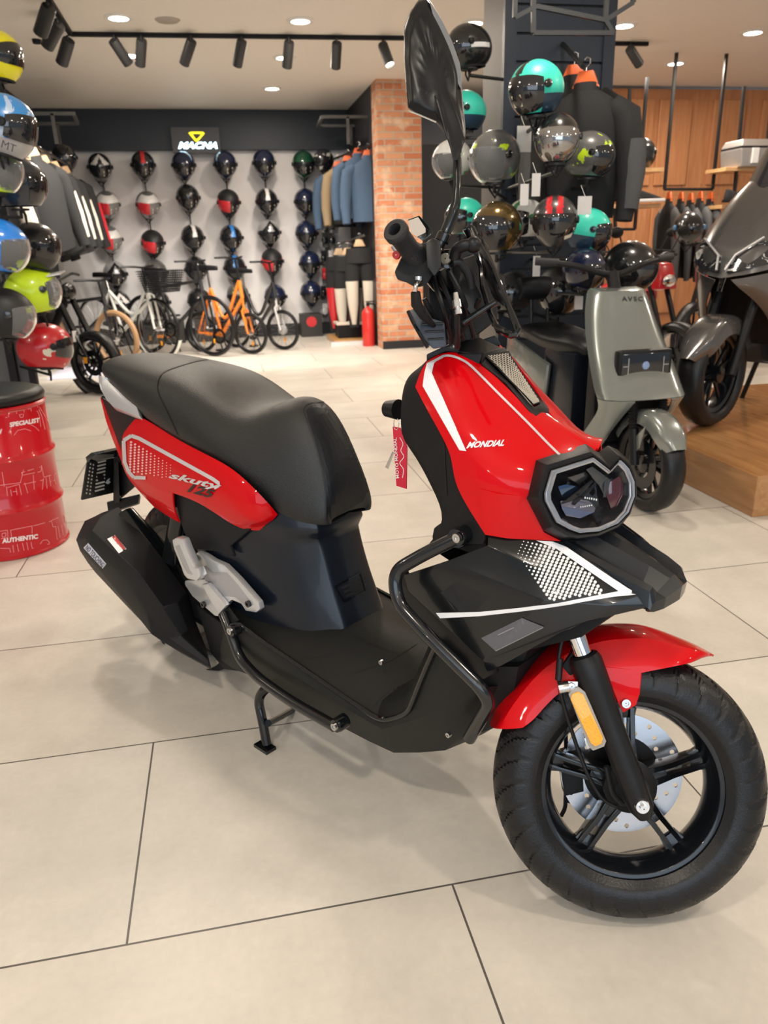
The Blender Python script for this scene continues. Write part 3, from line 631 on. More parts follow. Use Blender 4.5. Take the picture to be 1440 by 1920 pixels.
# skirt plate behind the pegs
plate('frame_bracket', [S(x, y, .14) for x, y in ((368, 1135), (402, 1160), (425, 1175), (470, 1262), (420, 1255), (395, 1225))], BLKM, scooter, .01, (0, 1, 0), .003)
decal('bracket_holes', [[(x-2, y), (x, y-3), (x+2, y), (x, y+3)] for x, y in ((388, 1160), (401, 1170), (399, 1187), (411, 1193), (408, 1208), (386, 1150))], [o for o in scooter.children if o.name.startswith('frame_bracket')], MS, mat('groove', ()), fl, .001, 0)
b = MB(); b.tube(arcpts([S(452, 1172, .186), S(489, 1200, .187), S(575, 1258, .187), S(655, 1313, .182), S(714, 1352, .177), S(750, 1343, .174), S(767, 1333, .174), S(791, 1272, .174), S(817, 1212, .168)], .03), .0055, 8); b.done('tray_edge', BLKG, fl)
b = MB(); b.tube(arcpts([Vector((p[0], -p[1], p[2])) for p in (S(452, 1172, .186), S(489, 1200, .187), S(575, 1258, .187), S(655, 1313, .182), S(714, 1352, .177), S(767, 1333, .174), S(817, 1212, .168))], .03), .0055, 8); b.done('tray_edge', BLKG, fl)
plate('inner_panel', [S(x, y, .150) for x, y in ((757, 1066), (742, 1085), (748, 1125), (792, 1172), (850, 1225), (905, 1275), (930, 1262), (914, 1228), (816, 1150), (768, 1105))], BLK, scooter, .012, (0, 1, 0), .003, True)
b = MB(); b.hexa([S(560, 1216, .10), S(600, 1206, .06), S(690, 1246, .08), S(668, 1268, .12)], [p+Vector((0, 0, .006)) for p in (S(560, 1216, .10), S(600, 1206, .06), S(690, 1246, .08), S(668, 1268, .12))]); b.done('foot_pad', BLKM, fl, 30, .002)
# ---- guard tubes
TUBE = mat('tube_black', (.005, .006, .008), .22, coat=.5)
for sgn in (1, -1):
    fx = lambda p: Vector((p[0], p[1]*sgn, p[2]))
    b = MB(); b.tube([fx(p) for p in arcpts([S(418, 1150, .185), S(434, 1190, .195), S(448, 1232, .20), S(480, 1268, .205), S(540, 1312, .215), S(628, 1362, .215)], .06)], .0125, 14)
    b.done('lower_guard_tube', TUBE, scooter)
    b = MB(); b.tube([fx(p) for p in arcpts([S(862, 1006, .15), S(800, 1036, .175), S(738, 1072, .20), S(745, 1130, .21), S(800, 1190, .21), S(902, 1290, .19), S(918, 1318, .18), S(880, 1384, .16)], .055, 8)], .0125, 14)
    b.done('upper_guard_tube', TUBE, scooter)
for x, y, q in ((432, 1183, .215), (628, 1362, .228), (858, 1008, .165)): 
    bolt(x, y, q, .008); p = S(x, y, q-.004); b = MB(); b.lathe([(.001, 0), (.014, 0), (.016, -.006), (.016, -.03)], p, (0, -1, 0), 20); b.done('tube_boss', BLKG, scooter)
# ---- centre stand
for s_ in (1, -1):
    b = MB(); f = lambda p: Vector((p[0], p[1]*s_, p[2]))
    b.tube([f(p) for p in arcpts([S(548, 1268, .12), S(500, 1288, .165), S(483, 1310, .175), S(492, 1350, .18), S(500, 1395, .185)], .04)], .012, 12)
    p = S(497, 1404, .19); b.box((p[0]-.0, p[1]*s_, p[2]+.003), (.05, .03, .014)); b.done('stand_leg', BLKG, scooter)
b = MB(); b.tube([S(503, 1356, .18), (S(560, 1325, .0)), Vector((S(503, 1356, .18)[0], .18, S(503, 1356, .18)[2]))], .009, 10)
st = b.done('stand_crossbar', BLKG, scooter)
# ---- leg shield (matte black) behind the red cowl
rows = [[S(840, 655, 0), S(820, 668, .06), S(788, 688, .095), S(800, 676, .10)],
        [(-.43, 0, .955), S(770, 703, .055), S(762, 705, .085), S(788, 690, .118)],
        [(-.475, 0, .91), (-.46, -.06, .905), S(752, 740, .092), S(780, 726, .127)],
        [(-.49, 0, .85), (-.48, -.06, .84), S(750, 785, .095), S(803, 772, .134)],
        [(-.475, 0, .80), (-.47, -.06, .80), S(750, 820, .10), S(845, 842, .144)],
        [(-.44, 0, .765), (-.43, -.06, .765), S(778, 853, .11), S(852, 890, .146)],
        [(-.40, 0, .71), (-.39, -.06, .71), S(808, 912, .12), S(873, 940, .146)],
        [(-.345, 0, .66), (-.35, -.07, .66), S(838, 976, .125), S(915, 1004, .142)],
        [(-.33, 0, .56), (-.335, -.07, .58), S(800, 1020, .14), S(905, 1020, .142)]]
ls = grid('leg_shield', rows, BLKM, scooter, sub=2, thick=.003, creases=((2, .7),))
seam('seam', [(833, 820), (835, 870), (838, 927)], ls, SEAM, [ls], 2)
# shoulder boss that carries the guard tube
b = MB(); b.hexa([S(835, 975, .10), S(905, 1000, .13), S(915, 1034, .135), S(880, 1038, .135), S(808, 1012, .12), S(812, 990, .11)], [Vector((p[0]-.01, -.02, p[2])) for p in (S(835, 975, .10), S(905, 1000, .13), S(915, 1034, .135), S(880, 1038, .135), S(808, 1012, .12), S(812, 990, .11))])
b.done('tube_mount', BLK, scooter, 30, .006)
b = MB(); b.tube([S(868, 1000, .10), S(857, 1009, .155)], [.022, .017], 20); b.done('tube_mount', BLK, scooter)
# ---- red front cowl
rows = [
 [S(880, 669, .045), S(845, 660, .07), S(822, 667, .086), S(810, 674, .094), S(800, 681, .10)],
 [S(905, 688, .042), S(880, 690, .064), S(845, 692, .092), S(808, 698, .110), S(788, 700, .119)],
 [S(926, 705, .039), S(901, 712, .062), S(858, 722, .100), S(808, 728, .121), S(780, 726, .128)],
 [S(950, 728, .035), S(922, 735, .060), S(875, 755, .105), S(825, 768, .129), S(803, 771, .135)],
 [S(978, 758, .029), S(950, 765, .058), S(903, 790, .109), S(862, 812, .136), S(845, 842, .145)],
 [S(1002, 784, .020), S(980, 792, .054), S(930, 825, .112), S(885, 848, .140), S(850, 873, .149)],
 [S(1030, 800, .016), S(1010, 818, .050), S(955, 855, .112), S(903, 880, .143), S(855, 905, .150)],
 [S(1075, 823, .010), S(1050, 838, .045), S(985, 872, .108), S(918, 908, .1425), S(873, 942, .148)],
 [S(1115, 848, .004), S(1092, 840, .036), S(1012, 870, .10), S(992, 929, .117), S(910, 1000, .142)]]
# lower facet closes the corner towards the lamp
cowl = grid('front_cowl', rows, RED, scooter, sub=2, thick=.003, creases=((3, .35),), off=1, vc=((8, 2), (8, 3), (2, 4)))
lowf = [[S(910, 1001, .1425), S(950, 1008, .13), S(1051, 1013, .085)], [S(905, 960, .146), S(952, 985, .134), S(1020, 997, .10)], [S(900, 915, .144), S(935, 925, .138), S(988, 930, .117)]]
low = grid('cowl_corner', lowf, RED, scooter, mirror=False, sub=1, thick=.003, off=1, bc=True); grid('cowl_corner', [[(p[0], -p[1], p[2]) for p in r] for r in lowf], RED, scooter, mirror=False, sub=1, thick=.003, off=-1, bc=True)
# closing strip under the vent along the centre
rows = [[(p[0], 0, p[2]+.004), p] for p in (S(1002, 784, .020), S(1030, 800, .016), S(1075, 823, .010), S(1115, 848, .004))]
ridge = grid('cowl_ridge', rows, RED, scooter, sub=1, thick=.003, off=1)
cw = [cowl, low, ridge]
decal('pinstripe', strip(smooth_px([(800, 703), (812, 681), (830, 669), (845, 668), (865, 675), (885, 689), (935, 739), (985, 789), (1030, 835), (1052, 856)], 4), 4.2), cw, MS, SILVP, cowl, .0012, 2, 10)
decal('stripe', [[(801, 682), (815, 678), (810, 700), (805, 712), (805, 724), (875, 846), (862, 844), (793, 724), (796, 700)]], cw, MS, WHITE, cowl, .0014, 4, 10)
decal('stripe', [[(801, 682), (830, 667), (831, 672), (815, 680)]], cw, MS, SILVP, cowl, .0016, 2, 8)
text_decal('lettering', 'MONDIAL', (875, 841), (944, 837), (879, 829), cw, MS, WHITE, cowl, .002, bold=.035, shear=.2)
# black frame with mesh in the middle of the cowl
def band(name, outer, inner, m, lift, thick):
    v = []; 
    for p in outer: v.append(p)
    for p in inner: v.append(p)
    n = len(outer); fs = [(i, (i+1) % n, n+(i+1) % n, n+i) for i in range(n)]
    me = mesh(name, v, fs, m); o = link(name, me, scooter); return finish(o, 0, thick, .001, smooth=30, off=0)
ou = [S(905, 662, .047), S(902, 684, .045), S(947, 719, .037), S(991, 772, .027), S(1001, 782, .021), S(1029, 777, -.021), S(1028, 768, -.027), S(1004, 731, -.037), S(969, 684, -.045), S(944, 652, -.047)]
inn = [S(908, 670, .036), S(911, 673, .036), S(950, 712, .027), S(994, 757, .017), S(1001, 762, .011), S(1012, 757, -.010), S(1010, 752, -.016), S(986, 722, -.026), S(960, 685, -.034), S(950, 664, -.036)]
inn = [p+Vector((-.001, 0, -.002)) for p in inn]
vf = band('vent_frame', ou, inn, BLK, 0, .005)
gl_ = [(906, 667, .038), (930, 690, .033), (952, 714, .027), (976, 738, .022), (998, 762, .015)]; gr_ = [(953, 660, -.038), (967, 686, -.035), (982, 709, -.030), (998, 732, -.024), (1014, 756, -.013)]
gv_ = [S(*p)+Vector((.001, 0, .002)) for q in zip(gl_, gr_) for p in q]
gb = link('vent_backing', mesh('vent_backing', gv_, [(2*i, 2*i+1, 2*i+3, 2*i+2) for i in range(4)], mat('vent_dark', ())), vf)
MESHM = mat('mesh_metal', (.50, .47, .40), .4, .3)
wires = []
A_, B_, C_, D_ = (909, 669), (951, 663), (1011, 754), (998, 759)
def bl(a, c): return (A_[0]*(1-a)*(1-c)+B_[0]*a*(1-c)+C_[0]*a*c+D_[0]*(1-a)*c, A_[1]*(1-a)*(1-c)+B_[1]*a*(1-c)+C_[1]*a*c+D_[1]*(1-a)*c)
for k in range(-14, 24):
    for sg in (1, -1):
        pts = []
        for i in range(0, 31):
            c = i/30; a = (k*.125+sg*c*1.9) if sg > 0 else (k*.125+1-c*1.9)
            if 0 <= a <= 1: pts.append(bl(a, c))
        if len(pts) > 1: wires += strip([pts[0], pts[-1]], 1.15)
decal('mesh', wires, [gb], MS, MESHM, vf, .0022, 4, 5)
# top cap
b = MB()
tp = [S(800, 674, .10), S(800, 664, .10), S(828, 652, .085), S(853, 639, .055), S(858, 640, .05), S(903, 630, .02), S(903, 630, -.02+.0), S(942, 652, -.04), S(944, 655, -.046), S(905, 664, .047), S(862, 661, .062), S(835, 660, .075)]
b.hexa([S(858, 641, .050), S(900, 632, .0), S(942, 652, -.046), S(905, 664, .046), S(862, 661, .062)], [Vector((p[0]-.02, p[1], p[2]-.05)) for p in (S(858, 641, .050), S(900, 632, .0), S(942, 652, -.046), S(905, 664, .046), S(862, 661, .062))])
b.hexa([S(800, 676, .10), S(800, 664, .10), S(828, 651, .085), S(858, 640, .055), S(862, 661, .062), S(835, 659, .078)], [Vector((p[0]-.05, p[1]*.4, p[2]-.02)) for p in (S(800, 676, .10), S(800, 664, .10), S(828, 651, .085), S(858, 640, .055), S(862, 661, .062), S(835, 659, .078))])
b.hexa([Vector((p[0], -p[1], p[2])) for p in (S(800, 676, .10), S(800, 664, .10), S(828, 651, .085), S(858, 640, .055), S(862, 661, .062), S(835, 659, .078))], [Vector((p[0]-.05, -p[1]*.4, p[2]-.02)) for p in (S(800, 676, .10), S(800, 664, .10), S(828, 651, .085), S(858, 640, .055), S(862, 661, .062), S(835, 659, .078))])
cap = b.done('top_cap', BLK, scooter, 30, .004)
decal('badge', [[(837, 653), (853, 640), (861, 658)]], [cap], MS, mat('badge_grey', (.12, .11, .105), .35, .4), cap, .002, 1, 8)
decal('badge_mark', strip([(848, 648), (853, 646), (849, 652), (855, 650)], 1.6), [cap], MS, WHITE, cap, .003, 0)
# ---- headlamp
HF = Frame(SF.W((-.048, 0, .755)), -80)       # the lamp unit faces a little more towards the viewer than the body
LT = Matrix.Rotation(math.radians(-10), 3, 'Y')
def H(x, y, dpt):       # point on the lamp plane moved dpt metres back along the lamp axis
    n = HF.d*math.cos(math.radians(12))+Vector((0, 0, -1))*math.sin(math.radians(12))*-1
    P = hit(x, y, HF.o - n*dpt, n); return SF.L(P)
hb = [(1098, 832), (1122, 848), (1140, 835), (1158, 843), (1178, 862), (1192, 890), (1194, 925), (1183, 962), (1163, 988), (1126, 1006), (1085, 1014), (1050, 1012), (1018, 994), (987, 934), (990, 928), (1005, 863)]
hf = [(1108, 847), (1143, 873), (1160, 853), (1168, 859), (1183, 872), (1193, 900), (1194, 930), (1181, 965), (1160, 988), (1124, 1004), (1083, 1010), (1062, 1004), (1035, 988), (1011, 936), (1009, 926), (1025, 872)]
hi = [(1111, 857), (1144, 882), (1162, 862), (1167, 866), (1178, 878), (1188, 902), (1189, 930), (1177, 961), (1157, 982), (1122, 997), (1085, 1000), (1068, 994), (1042, 980), (1021, 939), (1020, 925), (1033, 882)]
db = [.035]*len(hb)
for i, q in enumerate(hb): 
    if 3 < i < 10: db[i] = .05
v = [H(*p, d) for p, d in zip(hb, db)]+[H(*p, 0) for p in hf]+[H(*p, .004) for p in hi]+[H(*p, .03) for p in hi]
n = len(hb); fs = []
for k in range(3):
    for i in range(n): j = (i+1) % n; fs.append((k*n+i, k*n+j, (k+1)*n+j, (k+1)*n+i))
house = link('headlamp_housing', mesh('headlamp_housing', v, fs, BLK), scooter); _b = bmesh.new(); _b.from_mesh(house.data); bmesh.ops.recalc_face_normals(_b, faces=_b.faces); _b.to_mesh(house.data); _b.free(); finish(house, 0, 0, .0012, smooth=30)
# back closing body of the housing
b = MB(); b.hexa([H(*p, d) for p, d in zip(hb, db)], [H(x+(1080-x)*.25-10, y+(930-y)*.25-6, .06) for x, y in hb]); b.done('housing_back', BLK, house)
# inner chamber
def ring(ptsA, ptsB, dA, dB, m, name, par):
    v = [H(*p, dA) for p in ptsA]+[H(*p, dB) for p in ptsB]; n = len(ptsA)
    return link(name, mesh(name, v, [(i, (i+1) % n, n+(i+1) % n, n+i) for i in range(n)], m), par)
cx, cy = 1108, 928
sh = lambda pts, k: [(cx+(x-cx)*k, cy+(y-cy)*k) for x, y in pts]
DRL = mat('light_guide', (.40, .39, .40), .10, .5, coat=1)
r1 = ring(hi, sh(hi, .885), .002, .004, DRL, 'light_guide', house); finish(r1, 0, .004, .001, smooth=30)
r1b = ring(sh(hi, .955), sh(hi, .945), -.001, -.001, CHROME, 'light_guide_edge', house); finish(r1b, 0, .002, smooth=30)
LB = mat('lamp_black', (.006, .006, .008), .12, coat=1)
k2 = sh(hi, .885)
r2 = ring(k2, sh(hi, .55), .004, .028, LB, 'lamp_bowl', house)
link('lamp_bowl_floor', mesh('lamp_bowl_floor', [H(*p, .028) for p in sh(hi, .55)], [tuple(range(n))], LB), house)
def facet(name, pts, m): 
    b = MB(); b.hexa([H(x, y, d) for x, y, d in pts], [H(x, y, d+.006) for x, y, d in pts]); return b.done(name, m, house, 30, .0008)
RFL = mat('reflector_chrome', (.75, .8, .95), .08, 1)
facet('reflector', [(1047, 912, .008), (1063, 908, .010), (1085, 912, .014), (1094, 920, .018), (1075, 934, .02), (1056, 932, .012)], mat('reflector_blue', (.10, .16, .28), .08, .9))
facet('reflector', [(1052, 940, .010), (1085, 935, .016), (1108, 940, .02), (1124, 952, .02), (1118, 962, .014), (1090, 973, .010), (1063, 968, .008), (1055, 955, .008)], mat('reflector_lilac', (.30, .31, .42), .1, .9))
facet('reflector', [(1066, 895, .008), (1100, 884, .012), (1108, 892, .018), (1090, 908, .018)], mat('reflector_grey', (.09, .09, .10), .15, .7))
facet('blade', [(1050, 948, .010), (1060, 940, .006), (1112, 898, .010), (1117, 903, .012), (1075, 940, .010)], mat('blade_dark', (.03, .03, .035), .1, .8))
facet('blade', [(1062, 955, .012), (1118, 905, .010), (1124, 908, .012), (1080, 948, .012)], mat('blade_dark', ()))
facet('blade', [(1100, 880, .006), (1112, 874, .004), (1148, 900, .006), (1140, 935, .010), (1128, 910, .014)], mat('lamp_grey', (.05, .05, .052), .2, .3, coat=.6))
facet('inner_lens', [(1146, 905, .014), (1165, 892, .010), (1176, 905, .010), (1168, 945, .012), (1150, 955, .016), (1143, 930, .018)], mat('dark_red_glass', (.07, .006, .010), .06, coat=1))
facet('inner_lens', [(1137, 905, .008), (1142, 898, .006), (1144, 925, .010), (1136, 935, .012)], mat('reflector_grey', ()))
ic = mat('white_led', (.9, .9, .9), .3)
for i in range(6):
    x, y = 1098+i*4.5, 932+i*.8
    facet('led', [(x, y, .004), (x+2.4, y, .004), (x+1.8, y+4, .004), (x-.6, y+4, .004)], ic)
    x = 1090+i*4.2; y = 950-i*.6
    facet('led', [(x, y, .004), (x+2, y, .004), (x+1.4, y+3, .004), (x-.6, y+3, .004)], ic)
cov = link('lamp_cover', mesh('lamp_cover', [H(*p, -.002) for p in hi]+[H(cx, cy, -.014)], [(i, (i+1) % n, n) for i in range(n)], mat('cover_glass', (1, 1, 1), .02, trans=1, ior=1.12)), house)
# ---- black front panels with the dotted print
fpv = dict(v0=(757, 1078, .166), v1=(837, 1052, .163), v2=(914, 1022, .150), v3=(915, 1003, .140), v3b=(985, 1009, .115), v4=(1052, 1014, .085), v4b=(1120, 1060, .080), v5=(1196, 1117, .071), v6=(1213, 1140, .066),
           v7=(1100, 1166, .115), v8=(1045, 1190, .135), v9=(945, 1246, .163), v10=(912, 1262, .170), v11=(905, 1240, .175), v12=(765, 1108, .172), v13=(1020, 1125, .145), v14=(1000, 1062, .135), v15=(1140, 1136, .100))
fv = {k: S(*q) for k, q in fpv.items()}; keys = list(fv)
faces = ['v0 v1 v13 v11 v12', 'v1 v2 v14 v15 v13', 'v2 v3 v3b v4 v4b v14', 'v14 v4b v5 v15', 'v15 v5 v6', 'v13 v15 v6 v7 v8 v9 v11', 'v11 v9 v10']
def facepanel(name, m, sgn):
    me = mesh(name, [(p[0], p[1]*sgn, p[2]) for p in fv.values()], [tuple(keys.index(k) for k in (f.split() if sgn > 0 else f.split()[::-1])) for f in faces], m)
    bm = bmesh.new(); bm.from_mesh(me); bmesh.ops.recalc_face_normals(bm, faces=bm.faces); bm.to_mesh(me); bm.free()
    o = link(name, me, scooter); return finish(o, 0, .004, .003, smooth=25, bang=4, off=-1)
PANB = mat('panel_black', (.005, .006, .007), .25, coat=.4, spec=.4)
fp = facepanel('front_panel', PANB, 1); facepanel('front_panel', PANB, -1)
b = MB()
# inner body behind panels: radiator / head tube cover
b.hexa([(-.30, -.13, .62), (-.10, -.08, .66), (-.10, .08, .66), (-.30, .13, .62)], [(-.26, -.14, .42), (-.17, -.10, .44), (-.17, .10, .44), (-.26, .14, .42)])
b.hexa([(-.20, -.10, .66), (.02, -.05, .625), (.02, .05, .625), (-.20, .10, .66)], [(-.20, -.12, .46), (-.06, -.10, .54), (-.06, .10, .54), (-.20, .12, .46)])
b.hexa([(-.26, -.14, .43), (-.16, -.12, .46), (-.16, .12, .46), (-.26, .14, .43)], [(-.25, -.11, .27), (-.19, -.10, .32), (-.19, .10, .32), (-.25, .11, .27)])
b.done('inner_fender', BLKM, scooter, 30, .01)
decal('stripe', [[(818, 1149), (900, 1147), (980, 1139), (1060, 1128), (1162, 1108), (1192, 1115), (1150, 1119), (1060, 1134), (980, 1146), (900, 1155), (826, 1159)],
                 [(1005, 1014), (1036, 1016), (1062, 1026), (1192, 1114), (1160, 1109), (1044, 1030)]], [fp], MS, WHITE, fp, .0015, 4, 12)
dots = []
for i in range(17):
    for j in range(16):
        x = 1010+i*8.0+j*5.4-60; y = 1012+j*7.6+i*1.9-4+(i % 2)*0
        x0 = x; s = 3.1
        top = 1022+(x-1036)*.72 if x > 1036 else 1012
        fade = min(1, max(.35, (x-945-(1140-y)*.10)/70)); s = 3.2*fade
        if y > top+3 and y < 1134-(x-980)*.147 and x > 975-(y-1020)*.42 and x < 1160: dots.append([(x+s*math.cos(a*math.pi/4), y+s*math.sin(a*math.pi/4)) for a in range(8)])
decal('dot_pattern', dots, [fp], MS, mat('dot_white', (.74, .74, .74), .35), fp, .0014, 0)
decal('data_sticker', [[(903, 1196), (980, 1158), (1020, 1174), (930, 1220)]], [fp], MS, mat('sticker_film', (.085, .085, .10), .12, coat=.8), fp, .002, 3, 12)
decal('sticker_line', strip([(930, 1219), (1019, 1175)], 1.2)+strip([(935, 1190), (965, 1176)], 1.4), [fp], MS, mat('sticker_grey', (.28, .27, .26), .4), fp, .0024, 2, 12)
# ---- beak
bk = [[(-.13, 0, .712), (-.13, -.028, .708), (-.125, -.047, .660), (-.12, -.075, .698), (-.12, -.085, .690), (-.115, -.088, .675)],
      [(-.06, 0, .692), (-.06, -.022, .686), (-.06, -.044, .638), (-.055, -.066, .676), (-.055, -.076, .670), (-.05, -.080, .650)],
      [(.01, 0, .668), (.01, -.014, .662), (.008, -.040, .626), (.008, -.058, .656), (.008, -.068, .650), (.01, -.072, .625)],
      [(.045, 0, .652), (.043, -.010, .648), (.036, -.038, .632), (.034, -.052, .646), (.034, -.061, .640), (.036, -.066, .614)],
      [(.060, 0, .636), (.058, -.012, .634), (.052, -.040, .628), (.043, -.056, .624), (.040, -.062, .620), (.040, -.066, .612)],
      [(.058, 0, .612), (.056, -.014, .611), (.050, -.040, .608), (.042, -.056, .606), (.036, -.061, .606), (.034, -.062, .606)]]
bkm = grid('beak', bk, mat('beak_satin', (.010, .012, .015), .26, coat=.3, spec=.5), scooter, sub=0, thick=.004, bevel=0, smooth=9)
b = MB(); b.hexa([(-.12, -.085, .675), (.038, -.062, .612), (.038, .062, .612), (-.12, .085, .675)], [(-.12, -.08, .64), (.03, -.055, .604), (.03, .055, .604), (-.12, .08, .64)]); b.done('beak_underside', BLKM, scooter, 30, .003)
# ---- steering geometry
ST, CA = math.radians(42.05), math.radians(27)
WC = SF.L(Vector((.638, 1.040, .2292)))
axl = Vector((math.cos(CA)*math.sin(ST), -math.cos(ST), math.sin(CA)*math.sin(ST)))      # axle towards the rider's right
up = (Vector((0, 0, 1))-axl*axl.z).normalized(); fwd = up.cross(axl); fwd = fwd if fwd.x > 0 else -fwd; fwd.normalize()
MW = Matrix(((fwd.x, -axl.x, up.x, WC.x), (fwd.y, -axl.y, up.y, WC.y), (fwd.z, -axl.z, up.z, WC.z), (0, 0, 0, 1)))
MWi = MW.inverted(); MWW = MS@MW
nW = (MWW.to_3x3()@Vector((0, -1, 0))).normalized(); cW = MWW.translation
def WP(x, y, w=0): return MWW.inverted()@hit(x, y, cW+nW*w, nW)       # point in wheel space, w metres to the right of its middle plane
def wl(o): o.matrix_local = MW; return o
front = wheel_parts(scooter, MW, 'front_wheel', .2406, .060, .163, 5, 640, 34, patt_road(30, .75, .2), RIMB, spokef=lambda b, rb, hw, n: star_spokes(b, rb, hw, 5, math.radians(20)))
# embossed ribs on the tyre wall
# brake disc on the left side
b = MB(); b.lathe([(.068, -.002), (.112, -.002), (.112, .002), (.068, .002), (.068, -.002)], (0, .045, 0), (0, 1, 0), 72)
disc = b.done('brake_disc', mat('disc_steel', (.55, .56, .60), .22, 1), scooter, 30, 0); disc.matrix_local = MW
hb_ = MB()
for k in range(30):
    a = 2*math.pi*k/30; r = (.078, .090, .101)[k % 3]; c = Vector((r*math.cos(a), .045, r*math.sin(a))); hb_.cyl(c-Vector((0, .01, 0)), c+Vector((0, .01, 0)), .0045, n=10)
hob = hb_.done('h', None, None, 0); hob.matrix_world = MWW
md = disc.modifiers.new('b', 'BOOLEAN'); md.object = hob; md.solver = 'EXACT'; bpy.context.view_layer.update(); finish(disc, smooth=30); bpy.data.objects.remove(hob)
b = MB(); b.lathe([(.03, .04), (.07, .043), (.072, .047), (.03, .047), (.03, .04)], (0, 0, 0), (0, 1, 0), 5*8); wl(b.done('disc_carrier', BLKM, scooter))
b = MB(); b.hexa([(-.115, .035, .03), (-.075, .035, .045), (-.07, .035, -.035), (-.105, .035, -.045)], [(-.115, .075, .03), (-.075, .075, .045), (-.07, .075, -.035), (-.105, .075, -.045)]); b.tube([(-.09, .055, -.045), (-.095, .055, -.065)], .004, 8)
wl(b.done('brake_caliper', BLKM, scooter, 30, .005))
# fork legs
sd = Vector((-math.sin(CA), 0, math.cos(CA)))          # steering axis
sdw = (MWi.to_3x3()@sd).normalized()
for sg, nm in ((1, 'right'), (-1, 'left')):
    y = -.088*sg
    a0 = Vector((0, y, 0))-sdw*.012; p1 = Vector((.0, y, 0))+sdw*.30; p2 = Vector((0, y, 0))+sdw*.43
    b = MB(); b.lathe([(.001, -.020), (.012, -.018), (.021, .0), (.0225, .05), (.0225, .15), (.0245, .195), (.0265, .21), (.0275, .24), (.0275, .268), (.024, .277), (.018, .28)], a0, sdw, 32)
    leg = wl(b.done('fork_leg', BLK, scooter, 40))
    b = MB(); b.cyl(p1-sdw*.05, p2, .0155, n=28); s_ = b.done('stanchion', CHROME, leg); s_.location = (0, 0, 0)
    if sg == 1:
        b = MB(); b.lathe([(.001, .014), (.006, .014), (.0065, .006), (.011, .006), (.0125, .001), (.0125, -.004)], Vector((0, y-.020, 0)), (0, -1, 0), 28); b.lathe([(.001, .010), (.0105, .010), (.0115, .004), (.0115, -.03)], Vector((0, y-.008, 0)), (0, -1, 0), 6)
        b.done('axle_nut', CHROME, leg)
b = MB(); b.cyl((0, -.09, 0), (0, .09, 0), .008, n=16); b.lathe([(.001, -.046), (.03, -.046), (.038, -.036), (.046, -.03), (.046, -.012), (.001, -.012)], (0, 0, 0), (0, 1, 0), 40)
b.tube(arcpts([(-.02, -.055, -.02), (-.04, -.062, .0), (-.05, -.065, .05)], .02), .005, 8)
wl(b.done('speedometer_drive', BLKM, scooter))
b = MB(); q = [Vector((0, y, 0))+sdw*h for y in (-.088, .088) for h in (.43,)]
b.hexa([q[0]+Vector((-.03, -.02, 0)), q[0]+Vector((.03, -.02, 0)), q[1]+Vector((.03, .02, 0)), q[1]+Vector((-.03, .02, 0))], [p+sdw*.03 for p in (q[0]+Vector((-.03, -.02, 0)), q[0]+Vector((.03, -.02, 0)), q[1]+Vector((.03, .02, 0)), q[1]+Vector((-.03, .02, 0)))])
b.cyl((q[0]+q[1])/2, (q[0]+q[1])/2+sdw*.2, .022, n=20)
b.hexa([Vector((0, -.085, 0))+sdw*.22+Vector((-.035, .01, 0)), Vector((0, .085, 0))+sdw*.22+Vector((-.035, 0, 0)), Vector((0, .085, 0))+sdw*.22+Vector((-.05, 0, .02)), Vector((0, -.085, 0))+sdw*.22+Vector((-.05, .01, .02))], [Vector((0, -.085, 0))+sdw*.24+Vector((-.01, .01, 0)), Vector((0, .085, 0))+sdw*.24+Vector((-.01, 0, 0)), Vector((0, .085, 0))+sdw*.25+Vector((-.02, 0, .02)), Vector((0, -.085, 0))+sdw*.25+Vector((-.02, .01, .02))])
wl(b.done('fork_bridge', BLKM, scooter, 30, .003))
# amber side reflector with its bracket, cable clip, cable
rc = [(1072, 1302), (1084, 1297), (1094, 1302), (1131, 1384), (1128, 1395), (1116, 1400), (1108, 1394), (1070, 1312)]
def wplate(name, pts, w, m, th, par=scooter, bevel=.0012):
    b = MB(); b.hexa([WP(x, y, w) for x, y in pts], [WP(x, y, w)+Vector((0, th, 0)) for x, y in pts]); o = b.done(name, m, par, 30, bevel)
    if par is scooter: o.matrix_local = MW
    return o
rfl = wplate('side_reflector', rc, .108, AMBER, .006)
wplate('reflector_backing', [(1066, 1302), (1070, 1292), (1085, 1288), (1098, 1298), (1137, 1390), (1133, 1400), (1112, 1408), (1104, 1400)], .105, mat('frosted_plastic', (.32, .30, .27), .3), .003, rfl)
b = MB(); c = WP(1050, 1284, .095); b.tube([c+Vector((-.004, -.008, -.004)), c+Vector((.014, -.008, 0))], .010, 14); c2 = WP(1071, 1286, .10); b.box(c2, (.022, .004, .016)); b.lathe([(.001, .006), (.006, .006), (.007, .001), (.007, -.004)], c2, (0, -1, 0), 18)
wl(b.done('cable_clip', STEEL, scooter, 40, .001))
wplate('reflector_bracket', [(1095, 1385), (1108, 1372), (1118, 1398), (1100, 1405)], .085, STEEL, .004)
b = MB(); b.tube([WP(x, y, w) for x, y, w in ()] if False else arcpts([WP(1052, 1165, .07), WP(1056, 1190, .085), WP(1048, 1225, .092), WP(1047, 1285, .095), WP(1062, 1340, .085), WP(1085, 1410, .07), WP(1105, 1460, .065), WP(1130, 1500, .06), WP(1155, 1512, .055)], .05), .0035, 10)
b.tube([WP(1050, 1235, .092), WP(1047, 1275, .095)], .006, 10)
wl(b.done('speedometer_cable', BLK, scooter))
b = MB(); b.tube(arcpts([WP(1060, 1330, -.04), WP(1062, 1440, -.05), WP(1060, 1515, -.05), WP(1052, 1530, -.05)], .03), .004, 8); wl(b.done('brake_hose', BLK, scooter))
